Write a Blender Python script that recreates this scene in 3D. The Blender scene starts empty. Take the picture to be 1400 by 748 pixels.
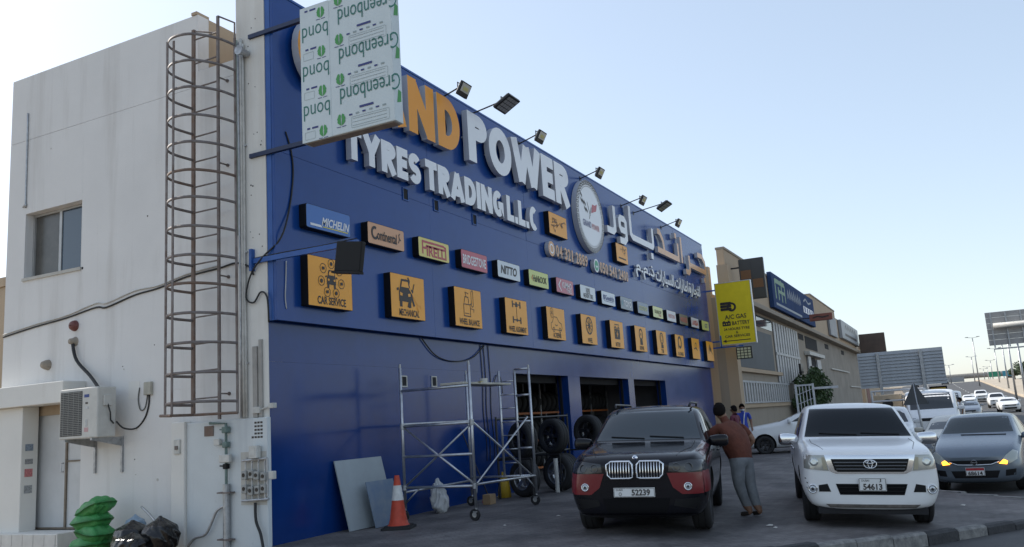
import bpy, bmesh, math, random
from math import sin, cos, pi, radians, atan2, sqrt
from mathutils import Vector, Matrix
from mathutils.bvhtree import BVHTree
from mathutils.geometry import delaunay_2d_cdt
random.seed(7)
scene = bpy.context.scene
C = scene.collection

# ---------------------------------------------------------------- camera
YAW, PITCH, ROLL = radians(26.4936), radians(9.9141), radians(-3.6851)
CAM = Vector((0, 0, 1.6))
fw = Vector((cos(YAW)*cos(PITCH), sin(YAW)*cos(PITCH), sin(PITCH)))
r0 = Vector((sin(YAW), -cos(YAW), 0)); u0 = r0.cross(fw)
rt = cos(ROLL)*r0 + sin(ROLL)*u0; up = -sin(ROLL)*r0 + cos(ROLL)*u0
cam = bpy.data.cameras.new('camera'); cam.sensor_width = 36; cam.lens = 36*1167.56/1400
cam.clip_end = 6000; cam.clip_start = 0.1
camo = bpy.data.objects.new('camera', cam); C.objects.link(camo)
mw = Matrix.Identity(4)
for i in range(3):
    mw[i][0] = rt[i]; mw[i][1] = up[i]; mw[i][2] = -fw[i]; mw[i][3] = CAM[i]
camo.matrix_world = mw
scene.camera = camo

# ---------------------------------------------------------------- sky, sun, exposure
SUN_EL, SUN_AZ = radians(37), radians(80)      # azimuth measured from +X towards +Y
sdir = Vector((cos(SUN_AZ)*cos(SUN_EL), sin(SUN_AZ)*cos(SUN_EL), sin(SUN_EL)))
world = bpy.data.worlds.new('World'); scene.world = world; world.use_nodes = True
wn = world.node_tree; wn.nodes.clear()
sky = wn.nodes.new('ShaderNodeTexSky'); sky.sky_type = 'NISHITA'; sky.sun_disc = False
sky.sun_elevation = SUN_EL; sky.sun_rotation = radians(90) - SUN_AZ
sky.altitude = 10; sky.air_density = 1.0; sky.dust_density = 0.8; sky.ozone_density = 3.5
bg = wn.nodes.new('ShaderNodeBackground'); bg.inputs[1].default_value = 0.15
wo = wn.nodes.new('ShaderNodeOutputWorld')
hs = wn.nodes.new('ShaderNodeGamma'); hs.inputs['Gamma'].default_value = 0.56
wn.links.new(sky.outputs[0], hs.inputs['Color']); h2 = wn.nodes.new('ShaderNodeHueSaturation'); h2.inputs['Saturation'].default_value = 0.88
wn.links.new(hs.outputs[0], h2.inputs['Color']); wn.links.new(h2.outputs[0], bg.inputs[0]); wn.links.new(bg.outputs[0], wo.inputs[0])
sl = bpy.data.lights.new('sun', 'SUN'); sl.energy = 2.2; sl.angle = radians(0.55); sl.color = (1.0, 0.94, 0.86)
so = bpy.data.objects.new('sun', sl); C.objects.link(so)
so.rotation_euler = (-sdir).to_track_quat('-Z', 'Y').to_euler(); so.location = sdir*60
scene.view_settings.view_transform = 'Standard'; scene.view_settings.look = 'None'
scene.view_settings.exposure = 1.5; scene.view_settings.gamma = 1.0
scene.view_settings.use_curve_mapping = False

# ---------------------------------------------------------------- materials
MATS = {}
def mat(name, col, rough=0.6, metal=0.0, var=0.0, scale=6.0, bump=0.0, bscale=60.0, col2=None, coat=0.0,
        spec=0.5, rvar=0.0, emit=None, streak=0.0, coatr=0.05):
    if name in MATS: return MATS[name]
    m = bpy.data.materials.new(name); m.use_nodes = True; MATS[name] = m
    nt = m.node_tree; b = nt.nodes['Principled BSDF']; L = nt.links.new
    c4 = (*col, 1); b.inputs['Base Color'].default_value = c4
    b.inputs['Roughness'].default_value = rough; b.inputs['Metallic'].default_value = metal
    b.inputs['Specular IOR Level'].default_value = spec
    if coat: b.inputs['Coat Weight'].default_value = coat; b.inputs['Coat Roughness'].default_value = coatr
    if emit: b.inputs['Emission Color'].default_value = (*emit[:3], 1); b.inputs['Emission Strength'].default_value = emit[3]
    if var or col2 or bump or rvar or streak:
        tc = nt.nodes.new('ShaderNodeTexCoord')
        mp = nt.nodes.new('ShaderNodeMapping'); L(tc.outputs['Object'], mp.inputs[0])
        if streak: mp.inputs['Scale'].default_value = (1, 1, 1-streak)
    if var or col2:
        n = nt.nodes.new('ShaderNodeTexNoise'); n.inputs['Scale'].default_value = scale; n.inputs['Detail'].default_value = 7
        n.inputs['Roughness'].default_value = 0.65
        L(mp.outputs[0], n.inputs[0])
        r = nt.nodes.new('ShaderNodeValToRGB'); r.color_ramp.elements[0].position = .3; r.color_ramp.elements[1].position = .7
        k = col2 if col2 else tuple(max(0, c*(1-var)) for c in col)
        k1 = col if col2 else tuple(min(1, c*(1+var*.5)) for c in col)
        r.color_ramp.elements[0].color = (*k, 1); r.color_ramp.elements[1].color = (*k1, 1)
        L(n.outputs[0], r.inputs[0]); L(r.outputs[0], b.inputs['Base Color'])
        if rvar:
            mr = nt.nodes.new('ShaderNodeMapRange'); mr.inputs[3].default_value = rough-rvar; mr.inputs[4].default_value = rough+rvar
            L(n.outputs[0], mr.inputs[0]); L(mr.outputs[0], b.inputs['Roughness'])
    if bump:
        n2 = nt.nodes.new('ShaderNodeTexNoise'); n2.inputs['Scale'].default_value = bscale; n2.inputs['Detail'].default_value = 5
        L(mp.outputs[0], n2.inputs[0])
        bp = nt.nodes.new('ShaderNodeBump'); bp.inputs['Strength'].default_value = bump; bp.inputs['Distance'].default_value = 0.02
        L(n2.outputs[0], bp.inputs['Height']); L(bp.outputs[0], b.inputs['Normal'])
    return m
def plaster(name, col, dirt, amt=.5, scale=.7):
    """painted render: broad mottling, rain streaks, fine relief"""
    if name in MATS: return MATS[name]
    m = bpy.data.materials.new(name); m.use_nodes = True; MATS[name] = m
    nt = m.node_tree; b = nt.nodes['Principled BSDF']; L = nt.links.new
    b.inputs['Roughness'].default_value = .85
    tc = nt.nodes.new('ShaderNodeTexCoord')
    def noise(sc, s, det=8, rg=.6):
        mp = nt.nodes.new('ShaderNodeMapping'); mp.inputs['Scale'].default_value = s; L(tc.outputs['Object'], mp.inputs[0])
        n = nt.nodes.new('ShaderNodeTexNoise'); n.inputs['Scale'].default_value = sc; n.inputs['Detail'].default_value = det
        n.inputs['Roughness'].default_value = rg; L(mp.outputs[0], n.inputs[0]); return n
    def ramp(n, a, z):
        r = nt.nodes.new('ShaderNodeMapRange'); r.inputs[1].default_value = a; r.inputs[2].default_value = z; L(n.outputs[0], r.inputs[0]); return r
    def mix(f, c1, c2):
        x = nt.nodes.new('ShaderNodeMix'); x.data_type = 'RGBA'
        if isinstance(c1, tuple): x.inputs[6].default_value = (*c1, 1)
        else: L(c1, x.inputs[6])
        x.inputs[7].default_value = (*c2, 1); L(f, x.inputs[0]); return x.outputs[2]
    def mul(n, v):
        x = nt.nodes.new('ShaderNodeMath'); x.operation = 'MULTIPLY'; L(n.outputs[0], x.inputs[0]); x.inputs[1].default_value = v; return x.outputs[0]
    a = ramp(noise(scale, (1, 1, 1)), .35, .75)
    st = ramp(noise(2.2, (1, 1, .09)), .52, .8)
    sp = ramp(noise(9, (1, 1, 1), 10, .75), .62, .8)
    c = mix(mul(a, amt*.6), col, tuple(x*.86 for x in col))
    c = mix(mul(st, amt*.55), c, dirt)
    c = mix(mul(sp, amt*.5), c, tuple(x*.8 for x in dirt))
    L(c, b.inputs['Base Color'])
    n2 = noise(55, (1, 1, 1), 6)
    bp = nt.nodes.new('ShaderNodeBump'); bp.inputs['Strength'].default_value = .35; bp.inputs['Distance'].default_value = .012
    L(n2.outputs[0], bp.inputs['Height']); L(bp.outputs[0], b.inputs['Normal'])
    return m

M_white = plaster('white_render', (.72, .705, .68), (.40, .37, .33), 1.0)
M_white2 = plaster('white_render_b', (.72, .70, .65), (.42, .37, .31), .9, 1.2)
M_grime = plaster('grimy_render', (.50, .48, .43), (.22, .19, .16), 1.0, 1.4)
M_tan = plaster('tan_render', (.44, .34, .235), (.28, .20, .13), .9)
M_greyr = plaster('grey_render', (.31, .265, .21), (.18, .15, .12), .8)
M_brownr = plaster('brown_render', (.22, .16, .12), (.12, .09, .07), .8)
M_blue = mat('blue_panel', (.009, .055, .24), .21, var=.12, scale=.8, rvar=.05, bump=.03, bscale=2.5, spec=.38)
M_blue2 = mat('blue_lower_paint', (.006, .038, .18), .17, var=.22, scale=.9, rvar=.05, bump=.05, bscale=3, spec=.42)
M_bluet = mat('blue_trim', (.014, .085, .32), .4, var=.2, scale=3)
M_black = mat('black_plastic', (.010, .010, .011), .5, spec=.2)
M_blackm = mat('black_metal', (.02, .02, .022), .4, .3)
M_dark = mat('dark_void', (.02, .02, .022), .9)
M_alu = mat('aluminium', (.55, .56, .58), .38, .85, var=.25, scale=9)
M_steel = mat('galvanised', (.42, .43, .44), .45, .7, var=.3, scale=12)
M_rust = mat('rusty_steel', (.24, .22, .215), .7, .2, col2=(.13, .09, .07), scale=5, bump=.3, bscale=80)
M_rust2 = mat('rustier_steel', (.20, .165, .145), .85, .1, col2=(.17, .10, .065), scale=7, bump=.4, bscale=80)
M_glassd = mat('dark_glass', (.012, .015, .018), .04, spec=.6)
M_glassb = mat('window_glass', (.05, .075, .095), .06, spec=.7, var=.2, scale=2)
M_gold = mat('gold_face', (.88, .38, .03), .38, var=.06, scale=3, coat=.12, coatr=.2, spec=.35)
M_orange = mat('orange_face', (.82, .32, .012), .38, coat=.1, coatr=.2, spec=.35)
M_lwhite = mat('letter_white', (.80, .81, .82), .35, coat=.3, coatr=.2)
M_lside = mat('letter_side', (.50, .51, .54), .4)
M_ink = mat('ink_dark', (.03, .022, .018), .5)
M_inkb = mat('ink_blue', (.02, .05, .22), .5)
M_red = mat('sign_red', (.45, .03, .04), .35, coat=.2)
M_rub = mat('rubber', (.018, .018, .019), .75, bump=.1, bscale=90)
M_chrome = mat('chrome', (.75, .76, .78), .12, 1)
M_rim = mat('rim_alloy', (.38, .39, .41), .3, .9)
M_rimd = mat('rim_dark', (.05, .05, .055), .35, .7)
M_plate = mat('plate_white', (.72, .72, .70), .4)
M_cable = mat('cable_black', (.015, .015, .016), .6)
M_pipew = mat('pipe_white', (.55, .54, .50), .6, var=.25, scale=6)
M_yel = mat('sign_yellow', (.82, .64, .02), .45, spec=.3, var=.08, scale=3)

# ---------------------------------------------------------------- object helpers
def prop(o, label=None, cat=None, group=None, kind=None):
    if label: o['label'] = label
    if cat: o['category'] = cat
    if group: o['group'] = group
    if kind: o['kind'] = kind
    return o
def thing(name, label, cat, loc=(0, 0, 0), rz=0.0, group=None):
    o = bpy.data.objects.new(name, None); o.empty_display_size = .1; C.objects.link(o)
    o.location = loc; o.rotation_euler = (0, 0, rz)
    return prop(o, label, cat, group)
def meshobj(name, me, m=None, parent=None, smooth=False):
    o = bpy.data.objects.new(name, me); C.objects.link(o)
    if m is not None:
        if isinstance(m, (list, tuple)):
            for k in m: me.materials.append(k)
        else: me.materials.append(m)
    if parent: o.parent = parent
    if smooth:
        me.polygons.foreach_set('use_smooth', [True]*len(me.polygons))
    return o
def dup(o, parent=None, loc=None, rz=None):
    c = o.copy(); C.objects.link(c)
    if parent is not None: c.parent = parent
    if loc is not None: c.location = loc
    if rz is not None: c.rotation_euler = (0, 0, rz)
    for ch in o.children: dup(ch, c)
    return c
class MB:
    def __init__(s): s.v = []; s.f = []; s.mi = []
    def add(s, vs, fs, mi=0):
        n = len(s.v); s.v += [tuple(v) for v in vs]; s.f += [tuple(n+i for i in f) for f in fs]; s.mi += [mi]*len(fs); return s
    def box(s, lo, hi, mi=0, R=None, c=None):
        x0, y0, z0 = lo; x1, y1, z1 = hi
        vs = [Vector(p) for p in ((x0,y0,z0),(x1,y0,z0),(x1,y1,z0),(x0,y1,z0),(x0,y0,z1),(x1,y0,z1),(x1,y1,z1),(x0,y1,z1))]
        if R is not None:
            cc = Vector(c) if c else Vector((0,0,0)); vs = [R @ (v-cc) + cc for v in vs]
        return s.add(vs, [(0,3,2,1),(4,5,6,7),(0,1,5,4),(1,2,6,5),(2,3,7,6),(3,0,4,7)], mi)
    def bbox(s, lo, hi, b=.01, mi=0, R=None, c=None):
        """bevelled box"""
        x0, y0, z0 = lo; x1, y1, z1 = hi; b = min(b, (x1-x0)*.45, (y1-y0)*.45, (z1-z0)*.45)
        bm = bmesh.new(); bmesh.ops.create_cube(bm, size=1)
        for v in bm.verts: v.co = Vector(((x0+x1)/2+v.co.x*(x1-x0), (y0+y1)/2+v.co.y*(y1-y0), (z0+z1)/2+v.co.z*(z1-z0)))
        bmesh.ops.bevel(bm, geom=list(bm.edges), offset=b, segments=2, affect='EDGES', profile=.5)
        bm.verts.index_update(); vs = [v.co.copy() for v in bm.verts]; fs = [[v.index for v in f.verts] for f in bm.faces]; bm.free()
        if R is not None:
            cc = Vector(c) if c else Vector((0,0,0)); vs = [R @ (v-cc) + cc for v in vs]
        return s.add(vs, fs, mi)
    def tube(s, pts, r, n=8, mi=0, cap=True):
        pts = [Vector(p) for p in pts]; k = len(pts); rs = r if isinstance(r, (list, tuple)) else [r]*k
        t0 = (pts[1]-pts[0]).normalized(); a = Vector((0,0,1)) if abs(t0.z) < .9 else Vector((1,0,0))
        u = t0.cross(a).normalized(); rings = []; n0 = len(s.v)
        for i, p in enumerate(pts):
            t = (pts[min(i+1,k-1)]-pts[max(i-1,0)]).normalized()
            u = (u - t*u.dot(t)).normalized(); w = t.cross(u)
            s.v += [tuple(p + (u*cos(2*pi*j/n) + w*sin(2*pi*j/n))*rs[i]) for j in range(n)]
        fs = [(n0+i*n+j, n0+i*n+(j+1)%n, n0+(i+1)*n+(j+1)%n, n0+(i+1)*n+j) for i in range(k-1) for j in range(n)]
        if cap: fs += [tuple(n0+j for j in reversed(range(n))), tuple(n0+(k-1)*n+j for j in range(n))]
        s.f += fs; s.mi += [mi]*len(fs); return s
    def lathe(s, prof, n=24, axis='z', c=(0,0,0), mi=0, closed=False):
        """prof: (radius, height) list"""
        n0 = len(s.v); k = len(prof)
        for r, h in prof:
            for j in range(n):
                a = 2*pi*j/n; p = (r*cos(a), r*sin(a), h)
                if axis == 'x': p = (p[2], p[0], p[1])
                if axis == 'y': p = (p[1], p[2], p[0])
                s.v.append((p[0]+c[0], p[1]+c[1], p[2]+c[2]))
        m = k if closed else k-1
        fs = [(n0+i*n+j, n0+i*n+(j+1)%n, n0+((i+1)%k)*n+(j+1)%n, n0+((i+1)%k)*n+j) for i in range(m) for j in range(n)]
        s.f += fs; s.mi += [mi]*len(fs); return s
    def prism(s, poly, d0, d1, axis='y', mi=0):
        """polygon in the plane across axis, extruded from d0 to d1"""
        k = len(poly)
        def P(a, b, d): return {'y': (a, d, b), 'x': (d, a, b), 'z': (a, b, d)}[axis]
        vs = [P(a, b, d0) for a, b in poly] + [P(a, b, d1) for a, b in poly]
        fs = [tuple(range(k)), tuple(reversed(range(k, 2*k)))] + [(i, i+k, (i+1)%k+k, (i+1)%k) for i in range(k)]
        return s.add(vs, fs, mi)
    def mesh(s, name):
        me = bpy.data.meshes.new(name); me.from_pydata(s.v, [], s.f)
        if any(s.mi): me.polygons.foreach_set('material_index', s.mi)
        bm = bmesh.new(); bm.from_mesh(me); bmesh.ops.recalc_face_normals(bm, faces=bm.faces); bm.to_mesh(me); bm.free()
        me.update(); return me
    def obj(s, name, m=None, parent=None, smooth=False, auto=None):
        o = meshobj(name, s.mesh(name), m, parent, smooth)
        if auto is not None:
            me = o.data
            me.polygons.foreach_set('use_smooth', [True]*len(me.polygons))
            me.set_sharp_from_angle(angle=radians(auto))
        return o
# ---- flat outlines: union of polygons by constrained Delaunay, extruded
def area2(p): return sum(p[i][0]*p[(i+1)%len(p)][1]-p[(i+1)%len(p)][0]*p[i][1] for i in range(len(p)))
def union2d(polys):
    vs = []; fs = []
    for p in polys:
        if abs(area2(p)) < 1e-9: continue
        if area2(p) < 0: p = p[::-1]
        n = len(vs); vs += [Vector(q) for q in p]; fs.append(list(range(n, n+len(p))))
    ov, oe, of, a, b, c = delaunay_2d_cdt(vs, [], fs, 1, 1e-5)
    return [(v.x, v.y) for v in ov], [list(f) for f, o in zip(of, c) if len(o)]
def solid2d(ov, of, d0, d1, side=1, back=True):
    """front faces at y=d0, walls to y=d1; returns MB with material 0 face, 1 side"""
    m = MB(); n = len(ov)
    m.v = [(x, d0, z) for x, z in ov] + [(x, d1, z) for x, z in ov]
    ec = {}
    for f in of:
        for i in range(len(f)):
            a, b = f[i], f[(i+1)%len(f)]; k = (min(a,b), max(a,b)); ec.setdefault(k, []).append((a,b))
    for f in of:
        m.f.append(tuple(f)); m.mi.append(0)
        if back: m.f.append(tuple(n+i for i in reversed(f))); m.mi.append(side)
    for k, e in ec.items():
        if len(e) == 1:
            a, b = e[0]; m.f.append((b, a, n+a, n+b)); m.mi.append(side)
    return m
def stroke(pts, t, closed=False):
    """polyline -> mitred quads"""
    P = [Vector(p) for p in pts]; k = len(P); L = []; R = []
    for i in range(k):
        if closed: a, b = P[i-1], P[(i+1)%k]
        else: a, b = P[max(i-1,0)], P[min(i+1,k-1)]
        d1 = (P[i]-a).normalized() if (P[i]-a).length > 1e-9 else (b-P[i]).normalized()
        d2 = (b-P[i]).normalized() if (b-P[i]).length > 1e-9 else d1
        n1 = Vector((-d1.y, d1.x)); n2 = Vector((-d2.y, d2.x)); n = (n1+n2)
        n = n.normalized() if n.length > 1e-6 else n1
        q = t/2/max(.35, n.dot(n1)); L.append(P[i]+n*q); R.append(P[i]-n*q)
    m = k if closed else k-1
    return [[tuple(L[i]), tuple(L[(i+1)%k]), tuple(R[(i+1)%k]), tuple(R[i])] for i in range(m)]
def arc(cx, cy, rx, ry, a0, a1, n=14):
    return [(cx+rx*cos(radians(a0+(a1-a0)*i/n)), cy+ry*sin(radians(a0+(a1-a0)*i/n))) for i in range(n+1)]
def circ(cx, cy, r, n=20, ry=None): return arc(cx, cy, r, ry or r, 0, 360*(n-1)/n, n-1)
def rrect(x0, z0, x1, z1, r, n=4):
    o = []
    for cx, cz, a in ((x1-r, z1-r, 0), (x0+r, z1-r, 90), (x0+r, z0+r, 180), (x1-r, z0+r, 270)):
        o += arc(cx, cz, r, r, a, a+90, n)
    return o
def glyph(c, t):
    h = t/2
    if c == '.': return t*1.05, [((( .03, h), (t, h)), 0)]
    if c == 'I': return t, [(((h,0),(h,1)),0)]
    w = dict(L=.54,T=.66,E=.56,Y=.80,N=.78,A=.84,W=1.18,D=.74,P=.66,R=.70,O=.84,C=.70,G=.78,S=.64)[c]
    S = {
    'L': [(((h,1),(h,h),(w,h)),0)],
    'T': [(((0,1-h),(w,1-h)),0), (((w/2,0),(w/2,1-h)),0)],
    'E': [(((w,1-h),(h,1-h),(h,h),(w,h)),0), (((h,.51),(w*.92,.51)),0)],
    'Y': [(((h*.7,1),(w/2,.43)),0), (((w-h*.7,1),(w/2,.43)),0), (((w/2,.5),(w/2,0)),0)],
    'N': [(((h,0),(h,1)),0), (((w-h,0),(w-h,1)),0), (((h*1.0,1-h*.5),(w-h*1.0,h*.5)),0)],
    'A': [(((h*.75,0),(w/2,.97)),0), (((w-h*.75,0),(w/2,.97)),0), (((w*.22,.27),(w*.78,.27)),0)],
    'W': [(((h*.7,1),(w*.285,.08)),0), (((w*.285,.08),(w*.5,.93)),0), (((w*.5,.93),(w*.715,.08)),0), (((w*.715,.08),(w-h*.7,1)),0)],
    'D': [([(h,h)]+arc(w*.4,.5,w*.6-h,.5-h,-90,90)+[(h,1-h)],1)],
    'P': [([(h,0),(h,1-h)]+arc(w*.55,.5+(.5-h)*.5+h*.35,w*.45-h,(.5-h)*.5-h*.35,90,-90,10)+[(h,.5+h*.7)],0)],
    'O': [(arc(w/2,.5,w/2-h,.5-h,0,360*27/28,27),1)],
    'C': [(arc(w/2+.03,.5,w/2-h,.5-h,52,308,20),0)],
    'G': [(arc(w/2,.5,w/2-h,.5-h,52,318,20)+[(w-h,.22),(w-h,.47)],0), (((w*.52,.47),(w,.47)),0)],
    'S': [(arc(w/2,.5+(.5-h)/2,w/2-h,(.5-h)/2,28,270,12)+arc(w/2,.5-(.5-h)/2,w/2-h,(.5-h)/2,90,-152,12)[1:],0)],
    }
    S['R'] = S['P']+[(((w*.45,.48),(w-h*.75,0)),0)]
    return w, S[c]
def glyph_polys(c, t, sx, sz):
    w, ss = glyph(c, t); out = []
    for pts, cl in ss: out += stroke(pts, t, bool(cl))
    return w*sx, [[(x*sx, z*sz) for x, z in p] for p in out]
# ---- built-in font text as flat triangles
_tc = {}
def text2d(s, off=.0):
    if (s, off) in _tc: return _tc[(s, off)]
    cu = bpy.data.curves.new('t', 'FONT'); cu.body = s; cu.offset = off; cu.resolution_u = 3
    o = bpy.data.objects.new('t', cu); me = bpy.data.meshes.new_from_object(o)
    vs = [(v.co.x, v.co.y) for v in me.vertices]; fs = [list(p.vertices) for p in me.polygons]
    bpy.data.objects.remove(o); bpy.data.curves.remove(cu); bpy.data.meshes.remove(me)
    x0 = min(v[0] for v in vs); x1 = max(v[0] for v in vs); y0 = min(v[1] for v in vs); y1 = max(v[1] for v in vs)
    vs = [(x-x0, y-y0) for x, y in vs]
    _tc[(s, off)] = (vs, fs, x1-x0, y1-y0); return _tc[(s, off)]
def print_text(parent, s, cx, cz, w, h, m, y=-.004, off=.012, rot=0, name='lettering', ital=0, cap=None):
    """flat print fitted into w x h around (cx,cz) on the local x-z plane"""
    vs, fs, tw, th = text2d(s, off)
    sx, sz = w/tw, h/th; ca, sa = cos(rot), sin(rot); me = bpy.data.meshes.new(name); q = []
    for a, b in vs:
        a2 = (a-tw/2)*sx + ital*(b-th/2)*sz; b2 = (b-th/2)*sz
        q.append((cx+a2*ca-b2*sa, y, cz+a2*sa+b2*ca))
    me.from_pydata(q, [], fs); me.update()
    return meshobj(name, me, m, parent)
def shape2d(parent, polys, m, y=-.004, name='print', th=0.0, un=True, back=False):
    """flat or thick piece from outlines in local x-z"""
    if un: ov, of = union2d(polys)
    else:
        ov = []; of = []
        for p in polys:
            n = len(ov); ov += p; of.append(list(range(n, n+len(p))))
    if th == 0:
        me = bpy.data.meshes.new(name); me.from_pydata([(a, y, b) for a, b in ov], [], of); me.update()
        return meshobj(name, me, m, parent)
    mm = m if isinstance(m, (list, tuple)) else [m, m]
    return solid2d(ov, of, y, y+th).obj(name, mm, parent)
# ================================================================ setting
XC, YL, YU, XE, ZT, ZL = 10.235, 9.44, 9.27, 38.1, 9.01, 3.43
ZR = -.38
def sm(a, b, x):
    t = max(0, min(1, (x-a)/(b-a))); return t*t*(3-2*t)
def rise(X): return ZR + 6.0*sm(85, 345, X)
def az(Y): return 0 if Y > 4.5 else -.28*min(1.15, (4.5-Y)/5)

M_sand = mat('sand_ground', (.24, .195, .145), .9, var=.3, scale=.08, bump=.3, bscale=3)
def asphalt_mat(name, col, col2, pav=False):
    m = bpy.data.materials.new(name); m.use_nodes = True; nt = m.node_tree; b = nt.nodes['Principled BSDF']; L = nt.links.new
    tc = nt.nodes.new('ShaderNodeTexCoord')
    def noise(s, d=8): 
        n = nt.nodes.new('ShaderNodeTexNoise'); n.inputs['Scale'].default_value = s; n.inputs['Detail'].default_value = d; n.inputs['Roughness'].default_value = .65
        L(tc.outputs['Object'], n.inputs[0]); return n
    r = nt.nodes.new('ShaderNodeValToRGB'); r.color_ramp.elements[0].position = .38; r.color_ramp.elements[1].position = .62
    r.color_ramp.elements[0].color = (*col2, 1); r.color_ramp.elements[1].color = (*col, 1); L(noise(.8).outputs[0], r.inputs[0])
    # oil stains
    sp = nt.nodes.new('ShaderNodeMapRange'); sp.inputs[1].default_value = .6; sp.inputs[2].default_value = .74; L(noise(1.3, 4).outputs[0], sp.inputs[0])
    mx = nt.nodes.new('ShaderNodeMix'); mx.data_type = 'RGBA'; mx.inputs[7].default_value = (*[c*.5 for c in col2], 1); L(r.outputs[0], mx.inputs[6])
    ml = nt.nodes.new('ShaderNodeMath'); ml.operation = 'MULTIPLY'; ml.inputs[1].default_value = .7; L(sp.outputs[0], ml.inputs[0]); L(ml.outputs[0], mx.inputs[0])
    out = mx.outputs[2]
    bp = nt.nodes.new('ShaderNodeBump'); bp.inputs['Strength'].default_value = .45; bp.inputs['Distance'].default_value = .01
    if pav:
        bk = nt.nodes.new('ShaderNodeTexBrick'); bk.inputs['Scale'].default_value = 1; bk.inputs['Brick Width'].default_value = .21; bk.inputs['Row Height'].default_value = .11
        bk.inputs['Mortar Size'].default_value = .006; bk.inputs['Color1'].default_value = (1, 1, 1, 1); bk.inputs['Color2'].default_value = (.72, .70, .70, 1); bk.inputs['Mortar'].default_value = (.42, .40, .38, 1)
        mp = nt.nodes.new('ShaderNodeMapping'); mp.inputs['Rotation'].default_value = (0, 0, radians(45)); L(tc.outputs['Object'], mp.inputs[0]); L(mp.outputs[0], bk.inputs[0])
        m2 = nt.nodes.new('ShaderNodeMix'); m2.data_type = 'RGBA'; m2.blend_type = 'MULTIPLY'; m2.inputs[0].default_value = .8
        L(out, m2.inputs[6]); L(bk.outputs[0], m2.inputs[7]); out = m2.outputs[2]
        L(bk.outputs[1], bp.inputs['Height']); bp.invert = True
    else:
        L(noise(90, 3).outputs[0], bp.inputs['Height'])
    L(out, b.inputs['Base Color']); L(bp.outputs[0], b.inputs['Normal'])
    rr = nt.nodes.new('ShaderNodeMapRange'); rr.inputs[3].default_value = .62; rr.inputs[4].default_value = .9; L(noise(.9).outputs[0], rr.inputs[0]); L(rr.outputs[0], b.inputs['Roughness'])
    return m
M_asph = asphalt_mat('asphalt', (.075, .074, .073), (.05, .049, .049))
M_pav = asphalt_mat('paver_blocks', (.20, .185, .178), (.085, .08, .08), True)
M_conc = mat('concrete', (.33, .31, .28), .85, var=.3, scale=2, bump=.3, bscale=40)
M_paintw = mat('road_paint', (.6, .6, .57), .7, var=.3, scale=5)

xs = [-300, -60, 0, 40, 85] + [85+13*i for i in range(1, 21)] + [420, 700, 1500, 3500]
m = MB(); ys = [-2500, -300, -60, 0, 60, 300, 2500]
for X in xs:
    for Y in ys: m.v.append((X, Y, rise(X)-.03))
for i in range(len(xs)-1):
    for j in range(len(ys)-1):
        k = len(ys); m.f.append((i*k+j, (i+1)*k+j, (i+1)*k+j+1, i*k+j+1)); m.mi.append(0)
prop(m.obj('ground', M_sand, smooth=True), kind='structure')
def strip(name, X0, X1, fa, fb, dz, ma):
    XX = [X0] + [x for x in xs if X0 < x < X1] + [X1]
    # denser where edges bend
    XX = sorted(set(XX + [X0+(X1-X0)*i/60 for i in range(61)]))
    m = MB()
    for X in XX: m.v += [(X, fa(X), rise(X)+dz), (X, fb(X), rise(X)+dz)]
    m.f = [(2*i, 2*i+2, 2*i+3, 2*i+1) for i in range(len(XX)-1)]; m.mi = [0]*len(m.f)
    return prop(m.obj(name, ma, smooth=True), kind='structure')
RL = lambda X: 8.5 if X < 22 else (2.2 + 11*sm(70, 300, X))
RR = lambda X: -10 + 2.5*sm(60, 300, X)
strip('road', -60, 420, RR, RL, 0.0, M_asph)
strip('far_carriageway', -60, 420, lambda X: RR(X)-30, lambda X: RR(X)-9, 0.0, M_asph)
# raised median with pale kerb between the carriageways
m = MB()
for k in range(40):
    X0, X1 = 60+k*8.0, 68+k*8.0
    for X, nx in ((X0, X1),):
        a0, a1 = RR(X), RR(nx); z0, z1 = rise(X), rise(nx)
        vs = [(X, a0-.3, z0-.2), (nx, a1-.3, z1-.2), (nx, a1-.3, z1+.35), (X, a0-.3, z0+.35), (X, a0-8.7, z0-.2), (nx, a1-8.7, z1-.2), (nx, a1-8.7, z1+.35), (X, a0-8.7, z0+.35)]
        m.add(vs, [(0,1,2,3),(3,2,6,7),(4,7,6,5)] + ([(0,3,7,4)] if k == 0 else []))
prop(m.obj('median_island', mat('median_sand', (.42, .36, .28), .9, var=.2, scale=.5)), kind='structure')
# lane markings
mk = MB()
for lane in (.34, .67):
    X = 30
    while X < 400:
        X2 = X+3.5
        def p(Xq, o): 
            Y = RR(Xq)+(2.0 if Xq < 70 else RL(Xq))*0 + lane*(RL(Xq)-RR(Xq)) + o; return (Xq, Y, rise(Xq)+.006)
        mk.add([p(X, -.08), p(X2, -.08), p(X2, .08), p(X, .08)], [(0,1,2,3)]); X += 9
prop(mk.obj('lane_marking', M_paintw), kind='structure')

# apron in front of the shops
AP = [(4, 9.8), (4, 8.2), (8, 4.9), (11.67, 1.92), (13.13, .72), (15.05, -.69), (16.1, -1.35), (17.0, -1.5), (17.7, -1.25), (18.08, -.88), (18.55, -.1), (18.99, .54), (19.8, 1.15), (21.5, 1.6), (28, 1.75), (110, 1.9), (110, 9.8), (60, 9.8), (31.2, 9.8), (31.2, 17), (18.5, 17), (18.5, 9.8)]
def inside(x, y, P):
    r = False
    for i in range(len(P)):
        (a, b), (c, d) = P[i], P[i-1]
        if (b > y) != (d > y) and x < (c-a)*(y-b)/(d-b)+a: r = not r
    return r
pv = [Vector(p) for p in AP]; pf = [list(range(len(AP)))]
for i in range(60):
    for j in range(12):
        x, y = 4+i*1.8, -1.2+j*.95
        if inside(x, y, AP): pv.append(Vector((x, y)))
ov, oe, of, *_ = delaunay_2d_cdt(pv, [], pf, 1, 1e-4)
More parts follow.
